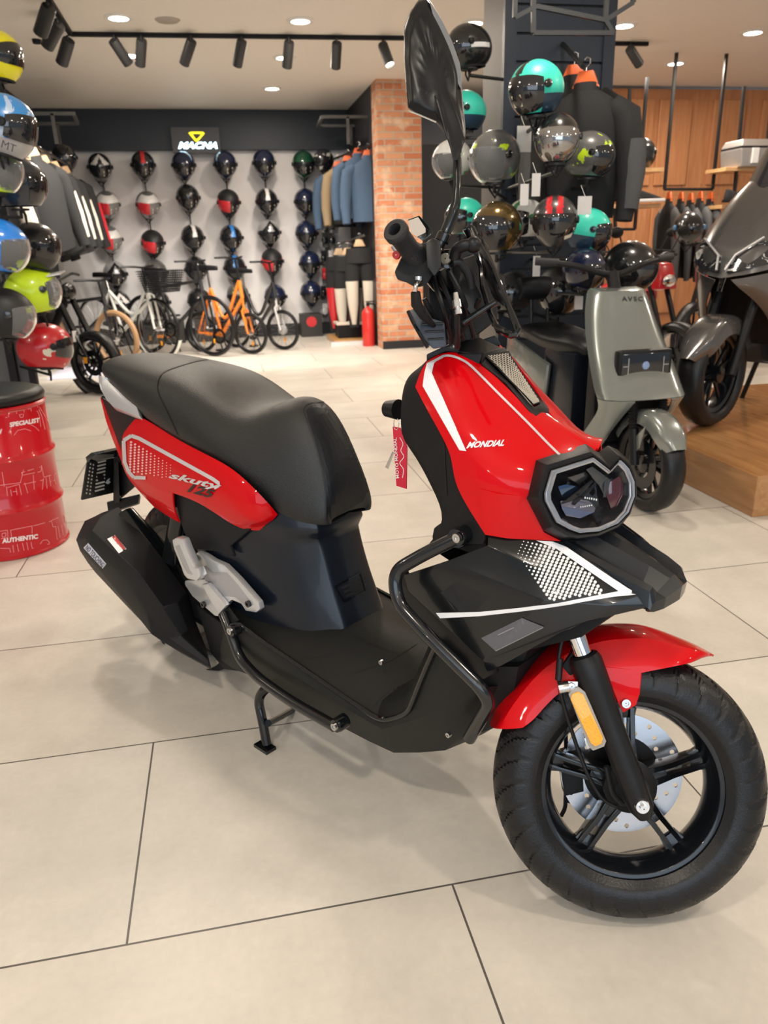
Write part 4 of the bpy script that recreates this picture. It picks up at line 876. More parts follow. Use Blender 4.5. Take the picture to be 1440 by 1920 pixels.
# front fender in wheel space
def fn(pt, w): return WP(pt[0], pt[1], w)
cr = [(922, 1361), (928, 1339), (950, 1297), (984, 1252), (1026, 1214), (1075, 1188), (1125, 1172), (1180, 1171), (1215, 1175), (1262, 1193), (1306, 1211), (1337, 1230)]
lo = [(980, 1364), (1000, 1350), (1020, 1325), (1046, 1299), (1066, 1288), (1100, 1283), (1135, 1280), (1170, 1270), (1204, 1260), (1238, 1254), (1300, 1242), (1337, 1233)]
rows = []
N = len(cr)
for i in range(N):
    e = fn(lo[i], .074); c0 = fn(cr[i], -.01 if 1 < i < N-1 else .0)
    rr = math.hypot(c0.x, c0.z); ang = math.atan2(c0.z, c0.x); re = math.hypot(e.x, e.z); ae = math.atan2(e.z, e.x)
    k = 1 if i < N-1 else .35
    P3 = lambda r, a, w: Vector((r*math.cos(a), -w, r*math.sin(a)))
    am = ang*.6+ae*.4
    cr_r = max(rr, .262)
    rows.append([P3(cr_r, ang, 0), P3(cr_r-.002, ang*.9+ae*.1, .030*k), P3(cr_r*.85+re*.15, ang*.6+ae*.4, .062*k), P3(cr_r*.3+re*.7, ang*.25+ae*.75, .073*k), P3(re, ae, .075*k)])
fen = grid('front_fender', rows, RED, scooter, sub=2, thick=.003, creases=((2, .5),), off=1); wl(fen)
tab = [(1125, 1250), (1204, 1256), (1200, 1300), (1193, 1322), (1168, 1337), (1158, 1316), (1145, 1285)]
for sg in (1, -1):
    pts = [WP(x, y, .077) for x, y in tab]; pts = [Vector((p.x, p.y*sg, p.z)) for p in pts]
    b = MB(); b.hexa(pts, [p+Vector((0, .004*sg, 0)) for p in pts]); tb = b.done('fender_tab', RED, fen, 30, .0015)
c = WP(1173, 1318, .079); b = MB(); b.lathe([(.001, .003), (.004, .003), (.0045, .006), (.0075, .006), (.0085, .001), (.0085, -.002)], c, (0, -1, 0), 20); b.done('bolt', STEEL, fen)
# ---- handlebar group
def SD(x, y, d): return SF.L(cO+ray(x, y)*d)
GR_ = mat('grip_rubber', (.018, .018, .020), .55, bump=.5, bscale=400)
g0, g1, gc = SD(741, 432, 1.15), SD(784, 489, 1.22), SD(835, 555, 1.30)
ax_ = (g1-g0).normalized(); ln = (g1-g0).length
b = MB(); b.lathe([(.0095, .02), (.0095, -.001), (.0105, -.003), (.0175, -.003), (.0195, .0), (.0195, .008), (.0165, .014), (.0160, .05), (.0165, ln-.03), (.0205, ln-.018), (.0225, ln-.004), (.0225, ln), (.012, ln+.002)], g0, ax_, 40)
bar = b.done('handlebar_grip', GR_, scooter, 40)
b = MB(); b.lathe([(.001, .018), (.0095, .018)], g0, ax_, 24); b.done('bar_end', mat('grip_dark', (.004, .005, .007), .3), bar)
b = MB(); b.tube(arcpts([g1, gc, SD(855, 545, 1.36), SD(880, 490, 1.5), SD(900, 470, 1.62)], .05), .011, 16)
hbr = b.done('handlebar', BLKG, scooter)
b = MB(); _a, _b = SD(900, 470, 1.62), SD(880, 490, 1.5); b.lathe([(.001, -.004), (.019, -.004), (.019, .006), (.0165, .012), (.0165, .11), (.021, .12), (.001, .124)], _a, (_b-_a).normalized(), 28); b.done('handlebar_grip', GR_, scooter, 40)
def blob(name, pts, d0, d1, m, par=scooter, bevel=.005, sc=.85):
    """moulded housing: outline at depth d0 and slightly smaller at depth d1"""
    cx_ = sum(p[0] for p in pts)/len(pts); cy_ = sum(p[1] for p in pts)/len(pts)
    b = MB(); b.hexa([SD(x, y, d0) for x, y in pts], [SD(cx_+(x-cx_)*sc, cy_+(y-cy_)*sc, d1) for x, y in pts]); return b.done(name, m, par, 35, bevel)
blob('switch_housing', [(752, 482), (790, 455), (812, 455), (822, 470), (815, 510), (800, 535), (780, 540), (762, 530), (745, 525), (739, 510), (745, 498)], 1.20, 1.28, BLKM)
blob('switch_housing', [(797, 455), (812, 445), (826, 452), (828, 500), (815, 520), (800, 500)], 1.17, 1.22, BLK)
b = MB(); b.lathe([(.001, .006), (.006, .006), (.007, 0)], SD(744, 478, 1.20), SD(741, 478, 1.19)-SD(744, 478, 1.20), 16); b.done('starter_button', mat('button_red', (.5, .02, .02), .4), scooter)
# throttle cable elbow and rubber boot
b = MB(); b.tube(arcpts([SD(789, 528, 1.19), SD(780, 533, 1.18), SD(778, 548, 1.18)], .01), .0035, 12); b.lathe([(.001, .004), (.006, .004), (.006, -.001)], SD(785, 523, 1.185), Vector((0, 0, 1)), 16); b.done('cable_elbow', CHROME, scooter)
b = MB(); b.tube([SD(779, 548, 1.18), SD(781, 570, 1.19), SD(792, 590, 1.2), SD(815, 612, 1.24)], [.0075, .009, .007, .004], 14); b.done('cable_boot', BLKM, scooter)
b = MB(); b.tube([SD(857, 565, 1.2), SD(856, 610, 1.22), SD(858, 650, 1.28)], .0055, 12); b.done('brake_hose', BLK, scooter)
b = MB(); b.lathe([(.001, 0), (.0065, 0), (.0065, .007), (.005, .008), (.005, .010), (.0075, .011), (.0075, .022), (.005, .023), (.004, .034), (.003, .034)], SD(860, 590, 1.18), SD(856, 560, 1.18)-SD(860, 590, 1.18), 14); b.done('hose_fitting', CHROME, scooter)
# master cylinder and lever
blob('brake_master_cylinder', [(823, 478), (828, 468), (850, 466), (856, 476), (852, 500), (838, 505), (824, 498)], 1.22, 1.27, BLKG)
b = MB(); b.lathe([(.001, .002), (.008, .002), (.009, 0), (.009, -.004)], SD(835, 485, 1.215), SD(833, 482, 1.20)-SD(835, 485, 1.215), 20); b.done('reservoir_window', mat('sight_glass', (.18, .16, .12), .1, coat=1), scooter)
b = MB(); b.tube(arcpts([SD(852, 485, 1.2), SD(856, 467, 1.19), SD(870, 460, 1.18), SD(885, 458, 1.18)], .012), [.011]*21 if False else .009, 16)
b.sphere(SD(888, 459, 1.18), .0125, 12); b.tube(arcpts([SD(850, 492, 1.2), SD(862, 490, 1.2), SD(880, 515, 1.21), SD(884, 540, 1.22)], .02), .007, 12); b.done('brake_lever', BLK, scooter)
# dark cable bundle, steering clamp, lamp stalk body between grips and cowl
b = MB()
b.hexa([SD(*p, 1.30) for p in ((800, 520), (850, 490), (905, 470), (930, 520), (935, 600), (880, 640), (830, 640), (805, 590))], [SD(*p, 1.42) for p in ((805, 525), (850, 500), (900, 480), (920, 525), (925, 590), (880, 635), (835, 632), (812, 590))])
b.done('handlebar_clamp', BLKM, scooter, 30, .012)
blob('steering_cover', [(846, 500), (868, 488), (886, 520), (905, 560), (890, 600), (870, 575), (850, 540)], 1.25, 1.31, BLK, bevel=.006)
b = MB()
for k, (a_, c_, e_, w_) in enumerate((((812, 520), (830, 575), (848, 640), .0045), ((822, 510), (842, 560), (870, 635), .004), ((840, 505), (870, 560), (890, 632), .0045), ((795, 560), (812, 590), (836, 645), .004), ((862, 530), (840, 590), (845, 645), .0035), ((900, 560), (880, 600), (850, 645), .004))):
    b.tube(arcpts([SD(*a_, 1.24), SD(*c_, 1.22+.01*k), SD(*e_, 1.30)], .05), w_, 8)
b.done('cable_bundle', BLK, scooter)
b = MB(); b.tube([SD(868, 605, 1.24), SD(930, 566, 1.22)], .0055, 10); b.done('visor_stay', BLKG, scooter)
# instrument cluster seen from behind/below
IC = mat('cluster_plastic', (.020, .028, .045), .4, bump=.1)
ic_ = blob('instrument_cluster', [(766, 582), (783, 575), (796, 592), (834, 604), (838, 650), (812, 655), (800, 640), (783, 620), (770, 600)], 1.235, 1.29, IC, bevel=.004)
for y0 in (0, 14, 28):
    b = MB(); b.tube([SD(792+y0*.35, 608+y0, 1.233), SD(832, 606+y0*1.0, 1.233)], .0016, 6); b.done('cluster_rib', BLKG, ic_)
b = MB(); b.tube(arcpts([SD(765, 583, 1.23), SD(774, 604, 1.23), SD(790, 632, 1.23), SD(802, 652, 1.23)], .02), .003, 8); b.done('cluster_edge', BLKG, ic_)
# display behind the grip; its beige ceiling reflection is put into the screen colour
dp = [(764, 412), (786, 404), (810, 430), (812, 438), (793, 452), (775, 440)]
dsp = blob('display', dp, 1.34, 1.37, BLKG, bevel=.002, sc=.95)
b = MB(); b.hexa([SD(*p, 1.337) for p in ((765, 414), (784, 407), (798, 428), (798, 436), (782, 444), (772, 438))], [SD(*p, 1.339) for p in ((765, 414), (784, 407), (798, 428), (798, 436), (782, 444), (772, 438))]); b.done('screen', mat('screen_reflection', (.55, .48, .42), .25), dsp)
b = MB(); b.tube([SD(736, 462, 1.26), SD(743, 472, 1.26)], .003, 8); b.done('display_rim', CHROME, dsp)
# wind deflector: thin black frame seen edge on
vo = [(872, 430), (878, 423), (886, 428), (905, 470), (925, 505), (940, 545), (965, 600), (972, 618), (966, 628), (958, 630), (935, 620), (920, 590), (905, 540), (902, 500), (890, 465)]
vd = [1.24, 1.24, 1.24, 1.22, 1.20, 1.19, 1.18, 1.17, 1.17, 1.17, 1.2, 1.23, 1.26, 1.27, 1.26]
b = MB(); b.tube([SD(*p, d) for p, d in zip(vo, vd)], .0048, 8, closed=True); vis = b.done('wind_deflector', BLKG, scooter)
b = MB(); A2 = [SD(*p, d) for p, d in zip(vo, vd)]
b.hexa([SD(892, 440, 1.235), SD(905, 462, 1.225), SD(938, 540, 1.20), (SD(945, 575, 1.20)), SD(925, 560, 1.24), SD(908, 520, 1.25)], [p+Vector((.004, .003, .004)) for p in (SD(892, 440, 1.235), SD(905, 462, 1.225), SD(938, 540, 1.20), (SD(945, 575, 1.20)), SD(925, 560, 1.24), SD(908, 520, 1.25))])
b.done('deflector_panel', mat('smoked_panel', (.012, .012, .013), .08, coat=1), vis, 30, .001)
b = MB(); b.tube([SD(945, 545, 1.19), SD(955, 585, 1.18), SD(968, 622, 1.17)], .003, 8); b.tube([SD(925, 608, 1.2), SD(960, 627, 1.17)], .004, 8); b.done('deflector_frame', BLKG, vis)
# ---- mirrors
b = MB(); b.tube(arcpts([SD(824, 462, 1.20), SD(838, 432, 1.195), SD(852, 400, 1.19), SD(855, 372, 1.188), SD(857, 300, 1.185)], .03), [.0085]*8+[.0085]*8+[.0075]*13, 14) if False else b.tube([SD(822, 464, 1.20), SD(836, 434, 1.195), SD(849, 402, 1.19), SD(855, 380, 1.188), SD(857, 350, 1.187), SD(858, 262, 1.185)], [.009, .0088, .0085, .0075, .0068, .0068], 14)
b.lathe([(.0115, -.006), (.0115, .006), (.0095, .008)], SD(831, 446, 1.197), SD(849, 402, 1.19)-SD(822, 464, 1.2), 16)
stem = b.done('mirror_stem', BLKG, scooter)
BAG = mat('bag_plastic', (.006, .006, .007), .34, bump=1.0, bscale=14, spec=.35)
# the mirror head is wrapped in a creased black bag
F0 = [(784, -2), (800, -6), (804, 0), (830, 45), (850, 90), (862, 125), (866, 160), (870, 210), (872, 258), (868, 272), (858, 300), (850, 300), (846, 275), (836, 252), (818, 230), (785, 216), (764, 204), (760, 150), (757, 100), (757, 55), (768, 22)]
C0 = (812, 130)
def ringp(k, d): return [SD(C0[0]+(x-C0[0])*k if y < 240 else x, C0[1]+(y-C0[1])*k if y < 240 else y, d) for x, y in F0]
vs = []; rings = [(1.0, 1.185), (.97, 1.170), (.80, 1.160), (.45, 1.156)]
L0 = [ringp(k, d) for k, d in rings]; Lb = [ringp(.97, 1.205), ringp(.7, 1.218)]
allr = [Lb[1], Lb[0]]+L0; n = len(F0)
for r in allr: vs += r
fs = []
for a in range(len(allr)-1):
    for i in range(n): j = (i+1) % n; fs.append((a*n+i, a*n+j, (a+1)*n+j, (a+1)*n+i))
fs += [tuple(range(n)), tuple((len(allr)-1)*n+i for i in range(n-1, -1, -1))]
mc = link('mirror_cover', mesh('mirror_cover', vs, fs, BAG), scooter)
bm = bmesh.new(); bm.from_mesh(mc.data); bmesh.ops.recalc_face_normals(bm, faces=bm.faces); cl_ = bm.edges.layers.float.new('crease_edge')
for e_ in bm.edges:
    if len(e_.link_faces) == 2 and e_.calc_face_angle(0) > .35: e_[cl_] = .5
vl_ = bm.verts.layers.float.new('crease_vert')
for v_ in bm.verts: v_[vl_] = .8
bm.to_mesh(mc.data); bm.free(); finish(mc, 3, smooth=60)
bm = bmesh.new(); bm.from_mesh(mc.data); from mathutils import noise as mnoise
for v_ in bm.verts: v_.co += v_.normal*(.0022*mnoise.noise(Vector((v_.co.x*55+v_.co.z*25, v_.co.y*60, v_.co.z*22))))
bm.to_mesh(mc.data); bm.free(); shade(mc.data, 60)
# grey rigid edge of the mirror shell seen at the right of the bag
b = MB(); e = [(803, -4), (828, 36), (848, 78), (862, 118), (867, 150), (864, 168), (850, 140), (832, 90), (812, 30)]
b.hexa([SD(x, y, 1.164) for x, y in e], [SD(x, y, 1.175) for x, y in e]); b.done('mirror_edge', mat('bag_edge', (.16, .16, .165), .35, bump=.5, bscale=60), mc, 30, .002)
b = MB(); b.tube([SD(*p, 1.158) for p in ((767, 208), (785, 215), (818, 229))], .0012, 6); b.done('bag_hem', STEEL, mc)
# ignition lock and key fob
b = MB(); c = S(747, 768, .04); b.tube([c, c+Vector((-.03, 0, -.002))], [.020, .016], 20); b.done('ignition_lock', BLK, scooter)
b = MB(); kp = SF.W(S(748, 783, .04)+Vector((-.0, 0, 0)))
bpy.context.view_layer.update()
fob = thing('key_fob', 'red fabric key tag with white lettering hanging from the ignition of the red scooter', 'key tag', (0, 0, 0))
def K(x, y, w): return SF.W(S(x, y, w))
ring_ = []
c0 = K(743, 795, .045); sx = (K(747, 795, .045)-c0)*1.2; sy = K(743, 784, .045)-c0
b = MB(); b.tube([c0+sx*math.cos(a*.5236)+sy*math.sin(a*.5236) for a in range(12)], .0008, 6, closed=True); b.done('key_ring', STEEL, fob)
q = [K(736, 800, .045), K(750, 802, .045), K(763, 838, .046), K(762, 917, .045), K(743, 911, .045)]
nn = (q[1]-q[0]).cross(q[3]-q[0]).normalized(); nn = nn if nn.dot(cO-q[0]) > 0 else -nn
b = MB(); b.hexa(q, [p-nn*.002 for p in q]); tagm = b.done('fabric_tag', mat('tag_red', (.62, .02, .05), .7, bump=.5), fob, 30, .0005)
I4 = Matrix.Identity(4)
text_decal('lettering', 'MOTO MONDIAL', (749, 896), (744, 820), (743, 897), [tagm], I4, WHITE, fob, .0008, bold=.01)
decal('line_drawing', strip(smooth_px([(750, 820), (756, 832), (752, 845), (758, 856), (750, 868), (757, 880), (755, 896)], 4), 1.2), [tagm], I4, WHITE, fob, .0008, 0)
b = MB(); b.hexa([K(736, 846, .03), K(739, 849, .03), K(728, 880, .03), K(722, 876, .03)], [K(736, 846, .027), K(739, 849, .027), K(728, 880, .027), K(722, 876, .027)]); b.done('key', STEEL, fob, 30, .0005)
# ================================================================== helmets
def splat(name, base, spot=(0, 0, 0), scale=9, lo=.55, spot2=None, rough=.3, coat=.5):
    if name in MATS: return MATS[name]
    m = mat(name, base, rough, coat=coat); nt = m.node_tree; L = nt.links; b = nt.nodes['Principled BSDF']
    tc = nt.nodes.new('ShaderNodeTexCoord'); n = nt.nodes.new('ShaderNodeTexNoise'); n.inputs['Scale'].default_value = scale; n.inputs['Detail'].default_value = 3; n.inputs['Distortion'].default_value = 1.2
    L.new(tc.outputs['Object'], n.inputs['Vector']); cr = nt.nodes.new('ShaderNodeValToRGB'); cr.color_ramp.interpolation = 'CONSTANT'
    e = cr.color_ramp.elements; e[0].position = 0; e[0].color = (*base, 1); e[1].position = lo; e[1].color = (*spot, 1)
    if spot2: k = e.new(lo+.08); k.color = (*spot2, 1)
    L.new(n.outputs['Fac'], cr.inputs[0]); L.new(cr.outputs[0], b.inputs['Base Color']); return m
VIS = mat('visor_dark', (.012, .013, .016), .05, coat=1)
VISC = mat('visor_clear', (.55, .56, .56), .05, trans=.75, ior=1.1)
VISM = mat('visor_mirror', (.42, .42, .42), .06, .85)
LIN = mat('helmet_liner', (.012, .012, .013), .85)
def hshape(lat, lon, kind):
    a, b_, c = .150, .122, .132
    x, y, z = math.cos(lat)*math.cos(lon), math.cos(lat)*math.sin(lon), math.sin(lat)
    r = 1.0
    if kind == 'full' and lat < 0: r += .10*max(0, math.cos(lon))**3*min(1, -lat/.7)
    if z < 0: z *= 1.05
    q = Vector((x*a, y*b_, z*c))*r
    if lat < 0: q.y *= 1-.12*(-lat/.95)**2
    q.x += .012*z if kind == 'full' else 0
    return q
_hm = {}
def helmet_mesh(kind, pat):
    key = (kind, pat)
    if key in _hm: return _hm[key]
    NL, NA = 56, 26; lat0, lat1 = math.radians(90), math.radians(-54 if kind == 'full' else -50)
    vlo, vhi, vw = (math.radians(-20), math.radians(25), math.radians(66)) if kind == 'full' else (math.radians(-46), math.radians(24), math.radians(62))
    def inv(lat, lon):
        e = abs(lon)/vw; k = 1-.25*e**4
        return abs(lon) < vw and vlo*k < lat < vhi*(1-.35*e**3)
    vs = []; fs = []; fm = []; vvs = []; vfs = []
    for i in range(NA+1):
        lat = lat0+(lat1-lat0)*i/NA
        for j in range(NL): lon = -math.pi+2*math.pi*j/NL; vs.append(hshape(lat, lon, kind))
    for i in range(NA):
        for j in range(NL):
            lat = lat0+(lat1-lat0)*(i+.5)/NA; lon = -math.pi+2*math.pi*(j+.5)/NL
            if inv(lat, lon): continue
            fs.append((i*NL+j, i*NL+(j+1) % NL, (i+1)*NL+(j+1) % NL, (i+1)*NL+j)); fm.append(pat(lat, lon) if pat else 0)
    V = 14; U = 26
    for i in range(V+1):
        for j in range(U+1):
            e = -1+2*j/U; k = 1-.25*e**4; hi_ = vhi*(1-.35*abs(e)**3)+.04; lo_ = vlo*k-.04; lat = hi_+(lo_-hi_)*i/V; lon = e*(vw+.04)
            vvs.append(hshape(lat, lon, kind)*1.022)
    for i in range(V):
        for j in range(U): a = i*(U+1)+j; vfs.append((a, a+1, a+U+2, a+U+1))
    _hm[key] = (vs, fs, fm, vvs, vfs); return _hm[key]
def helmet(pos, yaw, pitch, label, mats, kind='full', pat=None, visor=VIS, size=1.0, group=None, tagpos=None, peak=None, roll=0, strap=True, scale=None):
    t = thing('motorcycle_helmet', label, 'helmet', pos, 0, group); t.rotation_euler = (roll, pitch, yaw); t.scale = (size,)*3
    vs, fs, fm, vvs, vfs = helmet_mesh(kind, pat)
    me = bpy.data.meshes.new('shell'); me.from_pydata([tuple(v) for v in vs], [], fs)
    for m in mats: me.materials.append(m)
    for p, i in zip(me.polygons, fm): p.material_index = i; p.use_smooth = True
    bm = bmesh.new(); bm.from_mesh(me); bmesh.ops.remove_doubles(bm, verts=bm.verts, dist=1e-5); bm.to_mesh(me); bm.free()
    link('shell', me, t)
    v = link('visor', mesh('visor', vvs, vfs, visor, 80), t)
    b = MB(); b.sphere((-.01, 0, .0), .1, 10, (1.25, 1.05, 1.15)); zc = -.10
    for p in b.v: p.z = max(p.z, zc)
    b.done('liner', LIN, t, 60)
    for s in (1, -1):
        b = MB(); c = Vector((.045, .121*s, .012)); b.lathe([(.001, .010), (.017, .008), (.020, .0), (.020, -.01)], c, (0, s, 0), 18); b.done('visor_pivot', BLK if kind == 'full' else mats[-1], t)
    if kind == 'full':
        b = MB(); b.tube([hshape(math.radians(-54), math.radians(-180+360*k/28), 'full') for k in range(28)], .007, 6, closed=True); b.done('neck_roll', LIN, t)
    if strap:
        b = MB(); b.tube([(.0, .06, -.10), (.02, .03, -.15), (.02, 0, -.19), (.02, -.03, -.15), (0, -.06, -.10)], .006, 6); b.done('chin_strap', LIN, t)
    if tagpos:
        la, lo = tagpos[0], tagpos[1]; s = tagpos[2] if len(tagpos) > 2 else .2
        q = [hshape(math.radians(la+dy), math.radians(lo+dx), kind)*1.035 for dx, dy in ((-10*s*5*.2, -8), (10*s, -8), (10*s, 8), (-10*s, 8))]
        q = [hshape(math.radians(la+dy*60*s), math.radians(lo+dx*60*s), kind)*1.034 for dx, dy in ((-.8, -.6), (.8, -.6), (.8, .6), (-.8, .6))]
        b = MB(); b.hexa(q, [p*1.004 for p in q]); b.done('price_sticker', mat('price_cream', (.78, .72, .58), .5), t, 0)
    if peak:
        b = MB(); q = [hshape(math.radians(38), math.radians(a), kind)*1.02 for a in (-55, -30, 0, 30, 55)]; q2 = [Vector((p.x+.07*math.cos(math.radians(a)), p.y*1.02, p.z+.005)) for p, a in zip(q, (-75, -35, 0, 35, 75))]
        for i in range(4): b.hexa([q[i], q[i+1], q2[i+1], q2[i]], [p+Vector((0, 0, .006)) for p in (q[i], q[i+1], q2[i+1], q2[i])])
        b.done('peak', peak, t)
    return t
d2 = math.degrees
def p_bands(lat, lon):       # white crown, red and grey sides, grey chin
    la, lo = d2(lat), d2(lon)
    if la > 62: return 0
    if la > 18: return 1 if abs(lo) < 75 else 0
    if la > -16: return 2 if lo > 0 else 3
    return 3 if abs(abs(lo)-30-la*.3) < 16 else 0
def p_redside(lat, lon): return 1 if (d2(lat) < 22 and d2(lat) > -22 and (lon > .2 or lon < -1.1)) else 0
def p_vee(lat, lon): return 1 if abs(abs(d2(lon))-(50-d2(lat)*.5)) < 16 and d2(lat) > -40 else (2 if d2(lat) < -25 else 0)
def p_topstripe(lat, lon): return 1 if abs(math.cos(lat)*math.sin(lon)) < .16 and d2(lat) > 20 else 0
HBK, HNV = mat('helmet_black', (.010, .011, .012), .25, coat=.8), mat('helmet_navy', (.010, .016, .045), .2, coat=.8)
HMB, HGY = mat('helmet_matte_black', (.014, .014, .015), .5), mat('helmet_grey', (.12, .12, .125), .4, coat=.3)
HWH, HRD = mat('helmet_white', (.72, .71, .70), .25, coat=.6), mat('helmet_red', (.60, .02, .03), .25, coat=.6)
HGR, HBL = mat('helmet_green', (.008, .06, .03), .2, coat=.8), mat('helmet_blue', (.03, .20, .60), .2, coat=.8)
HLG = mat('helmet_silver', (.38, .38, .39), .3, .3, coat=.5)
def splitvis(name, c1, c2):
    m = mat(name, c1, .15, coat=.8); nt = m.node_tree; L = nt.links; tc = nt.nodes.new('ShaderNodeTexCoord'); sp = nt.nodes.new('ShaderNodeSeparateXYZ'); L.new(tc.outputs['Object'], sp.inputs[0])
    g = nt.nodes.new('ShaderNodeMath'); g.operation = 'GREATER_THAN'; g.inputs[1].default_value = .0; L.new(sp.outputs['Y'], g.inputs[0]); mx = nt.nodes.new('ShaderNodeMix'); mx.data_type = 'RGBA'
    L.new(g.outputs[0], mx.inputs['Factor']); mx.inputs['A'].default_value = (*c1, 1); mx.inputs['B'].default_value = (*c2, 1); L.new(mx.outputs['Result'], nt.nodes['Principled BSDF'].inputs['Base Color']); return m
VS1, VS2 = splitvis('visor_red_grey', (.62, .03, .04), (.20, .20, .20)), splitvis('visor_red_black', (.62, .03, .04), (.015, .015, .016))
K1, K2, K3, K4 = ([HGY, HWH, HRD, HLG], 'full', p_bands), ([HMB, HRD], 'full', p_redside), ([HBK, HWH, HGY], 'full', p_vee), ([HBK], 'full', None)
K5, K6, K7, K8 = ([HNV], 'full', None), ([HLG, HBK], 'full', p_vee), ([HBK, HBL], 'full', p_topstripe), ([HGR], 'full', None)
K9 = ([splat('shell_lime_grey', (.08, .08, .08), (.35, .5, .03), 7, .6)], 'full', None); K10 = ([HBK, HWH], 'full', p_topstripe)
W = [(187, 313, K3, 'white and black'), (201, 383, K1, 'white crowned, red and grey'), (206, 448, K1, 'white, red and silver'), (216, 513, K6, 'silver and black patterned'), (224, 569, K3, 'white marked black'),
     (268, 309, ([HBK, HRD], 'full', p_topstripe), 'red crested black'), (277, 383, K1, 'white, grey and red'), (286, 455, K2, 'matte black and red'), (292, 510, K9, 'grey and lime'), (297, 566, K4, 'glossy black'),
     (344, 309, K5, 'navy tinted black'), (352, 370, K4, 'round glossy black'), (361, 445, K10, 'black with white crest'), (367, 504, K4, 'plain black'), (372, 563, K4, 'shiny black'),
     (422, 308, K5, 'dark blue black'), (428, 379, K2, 'black with red side'), (433, 445, K7, 'blue crested black'), (440, 501, K7, 'blue and red crested black'), (446, 553, K9, 'dark lime marked'),
     (495, 305, K5, 'deep navy'), (500, 377, K10, 'black with pale star'), (504, 435, K6, 'silver and black'), (510, 489, K2, 'black with bright red side'), (516, 555, K5, 'navy gloss'),
     (569, 307, K8, 'dark green'), (572, 377, K5, 'midnight blue'), (574, 437, K5, 'glossy navy'), (581, 493, K5, 'dark navy'), (583, 548, K5, 'navy black')]
colw = ['leftmost', 'second', 'third', 'fourth', 'fifth', 'rightmost']; roww = ['top', 'second', 'middle', 'fourth', 'bottom']
HR = mat('hook_black', (.01, .01, .01), .4)
for i, (px, py, K_, desc) in enumerate(W):
    p = onY(px, py, YB-.25); yaw = math.atan2(-p.y, -p.x)+.10*((i*7) % 5-2)*.4+.12
    helmet(p, yaw, .42, '%s full-face helmet, %s row, %s column of the helmet wall' % (desc, roww[i % 5], colw[i//5]), K_[0], K_[1], K_[2], VS1 if K_ is K1 else VS2 if K_ is K2 else VIS, 1.2, 'full-face helmets on the grey wall', (-6, 20 if i % 2 else 26, .30))
for c in range(6):
    pts = [onY(W[c*5+k][0], W[c*5+k][1], YB-.03) for k in range(5)]
    b = MB(); b.tube([Vector((p.x, YB-.03, p.z)) for p in pts], .008, 8)
    for p in pts: b.tube([Vector((p.x, YB, p.z)), Vector((p.x-.02, YB-.22, p.z-.02))], .008, 8)
    tag(b.done('helmet_hook_rail', HR, None), 'thin black rail with hooks behind the %s column of wall helmets' % colw[c], 'helmet hook', 'hook rails on the grey wall')
# lit sign
def W3(x, y, Y): return onY(x, y, Y)
sg = thing('lit_sign', 'small dark light box with yellow triangle emblem and white glowing letters above the helmets', 'sign', (0, 0, 0))
a, c = W3(320, 240, YB-.14), W3(414, 288, YB-.14)
b = MB(); b.box(((a.x+c.x)/2, YB-.17, (a.z+c.z)/2), (c.x-a.x, .08, a.z-c.z)); b.done('box', mat('sign_box', (.05, .05, .055), .4), sg)
YS = YB-.215
GLW = mat('sign_white', (.8, .9, 1), .5, emit=(.55, .85, 1), estr=5); GLY = mat('sign_yellow', (.9, .8, .02), .5, emit=(1, .82, .02), estr=1.3)
o_ = W3(334, 279, YS); text_flat('lettering', 'MACNA', o_, W3(408, 279, YS)-o_, W3(335, 266, YS)-o_, GLW, sg, bold=.05, shear=.2)
tri = [(353, 249), (358, 247), (380, 247), (384, 250), (374, 262), (370, 266), (366, 265)]; tin = [(361, 252), (363, 251), (374, 251), (377, 252.5), (371, 259), (369, 260.5), (367, 260)]
vs = [W3(x, y, YS) for x, y in tri+tin]; link('emblem', mesh('emblem', vs, [(i, (i+1) % 7, 7+(i+1) % 7, 7+i) for i in range(7)], GLY), sg)
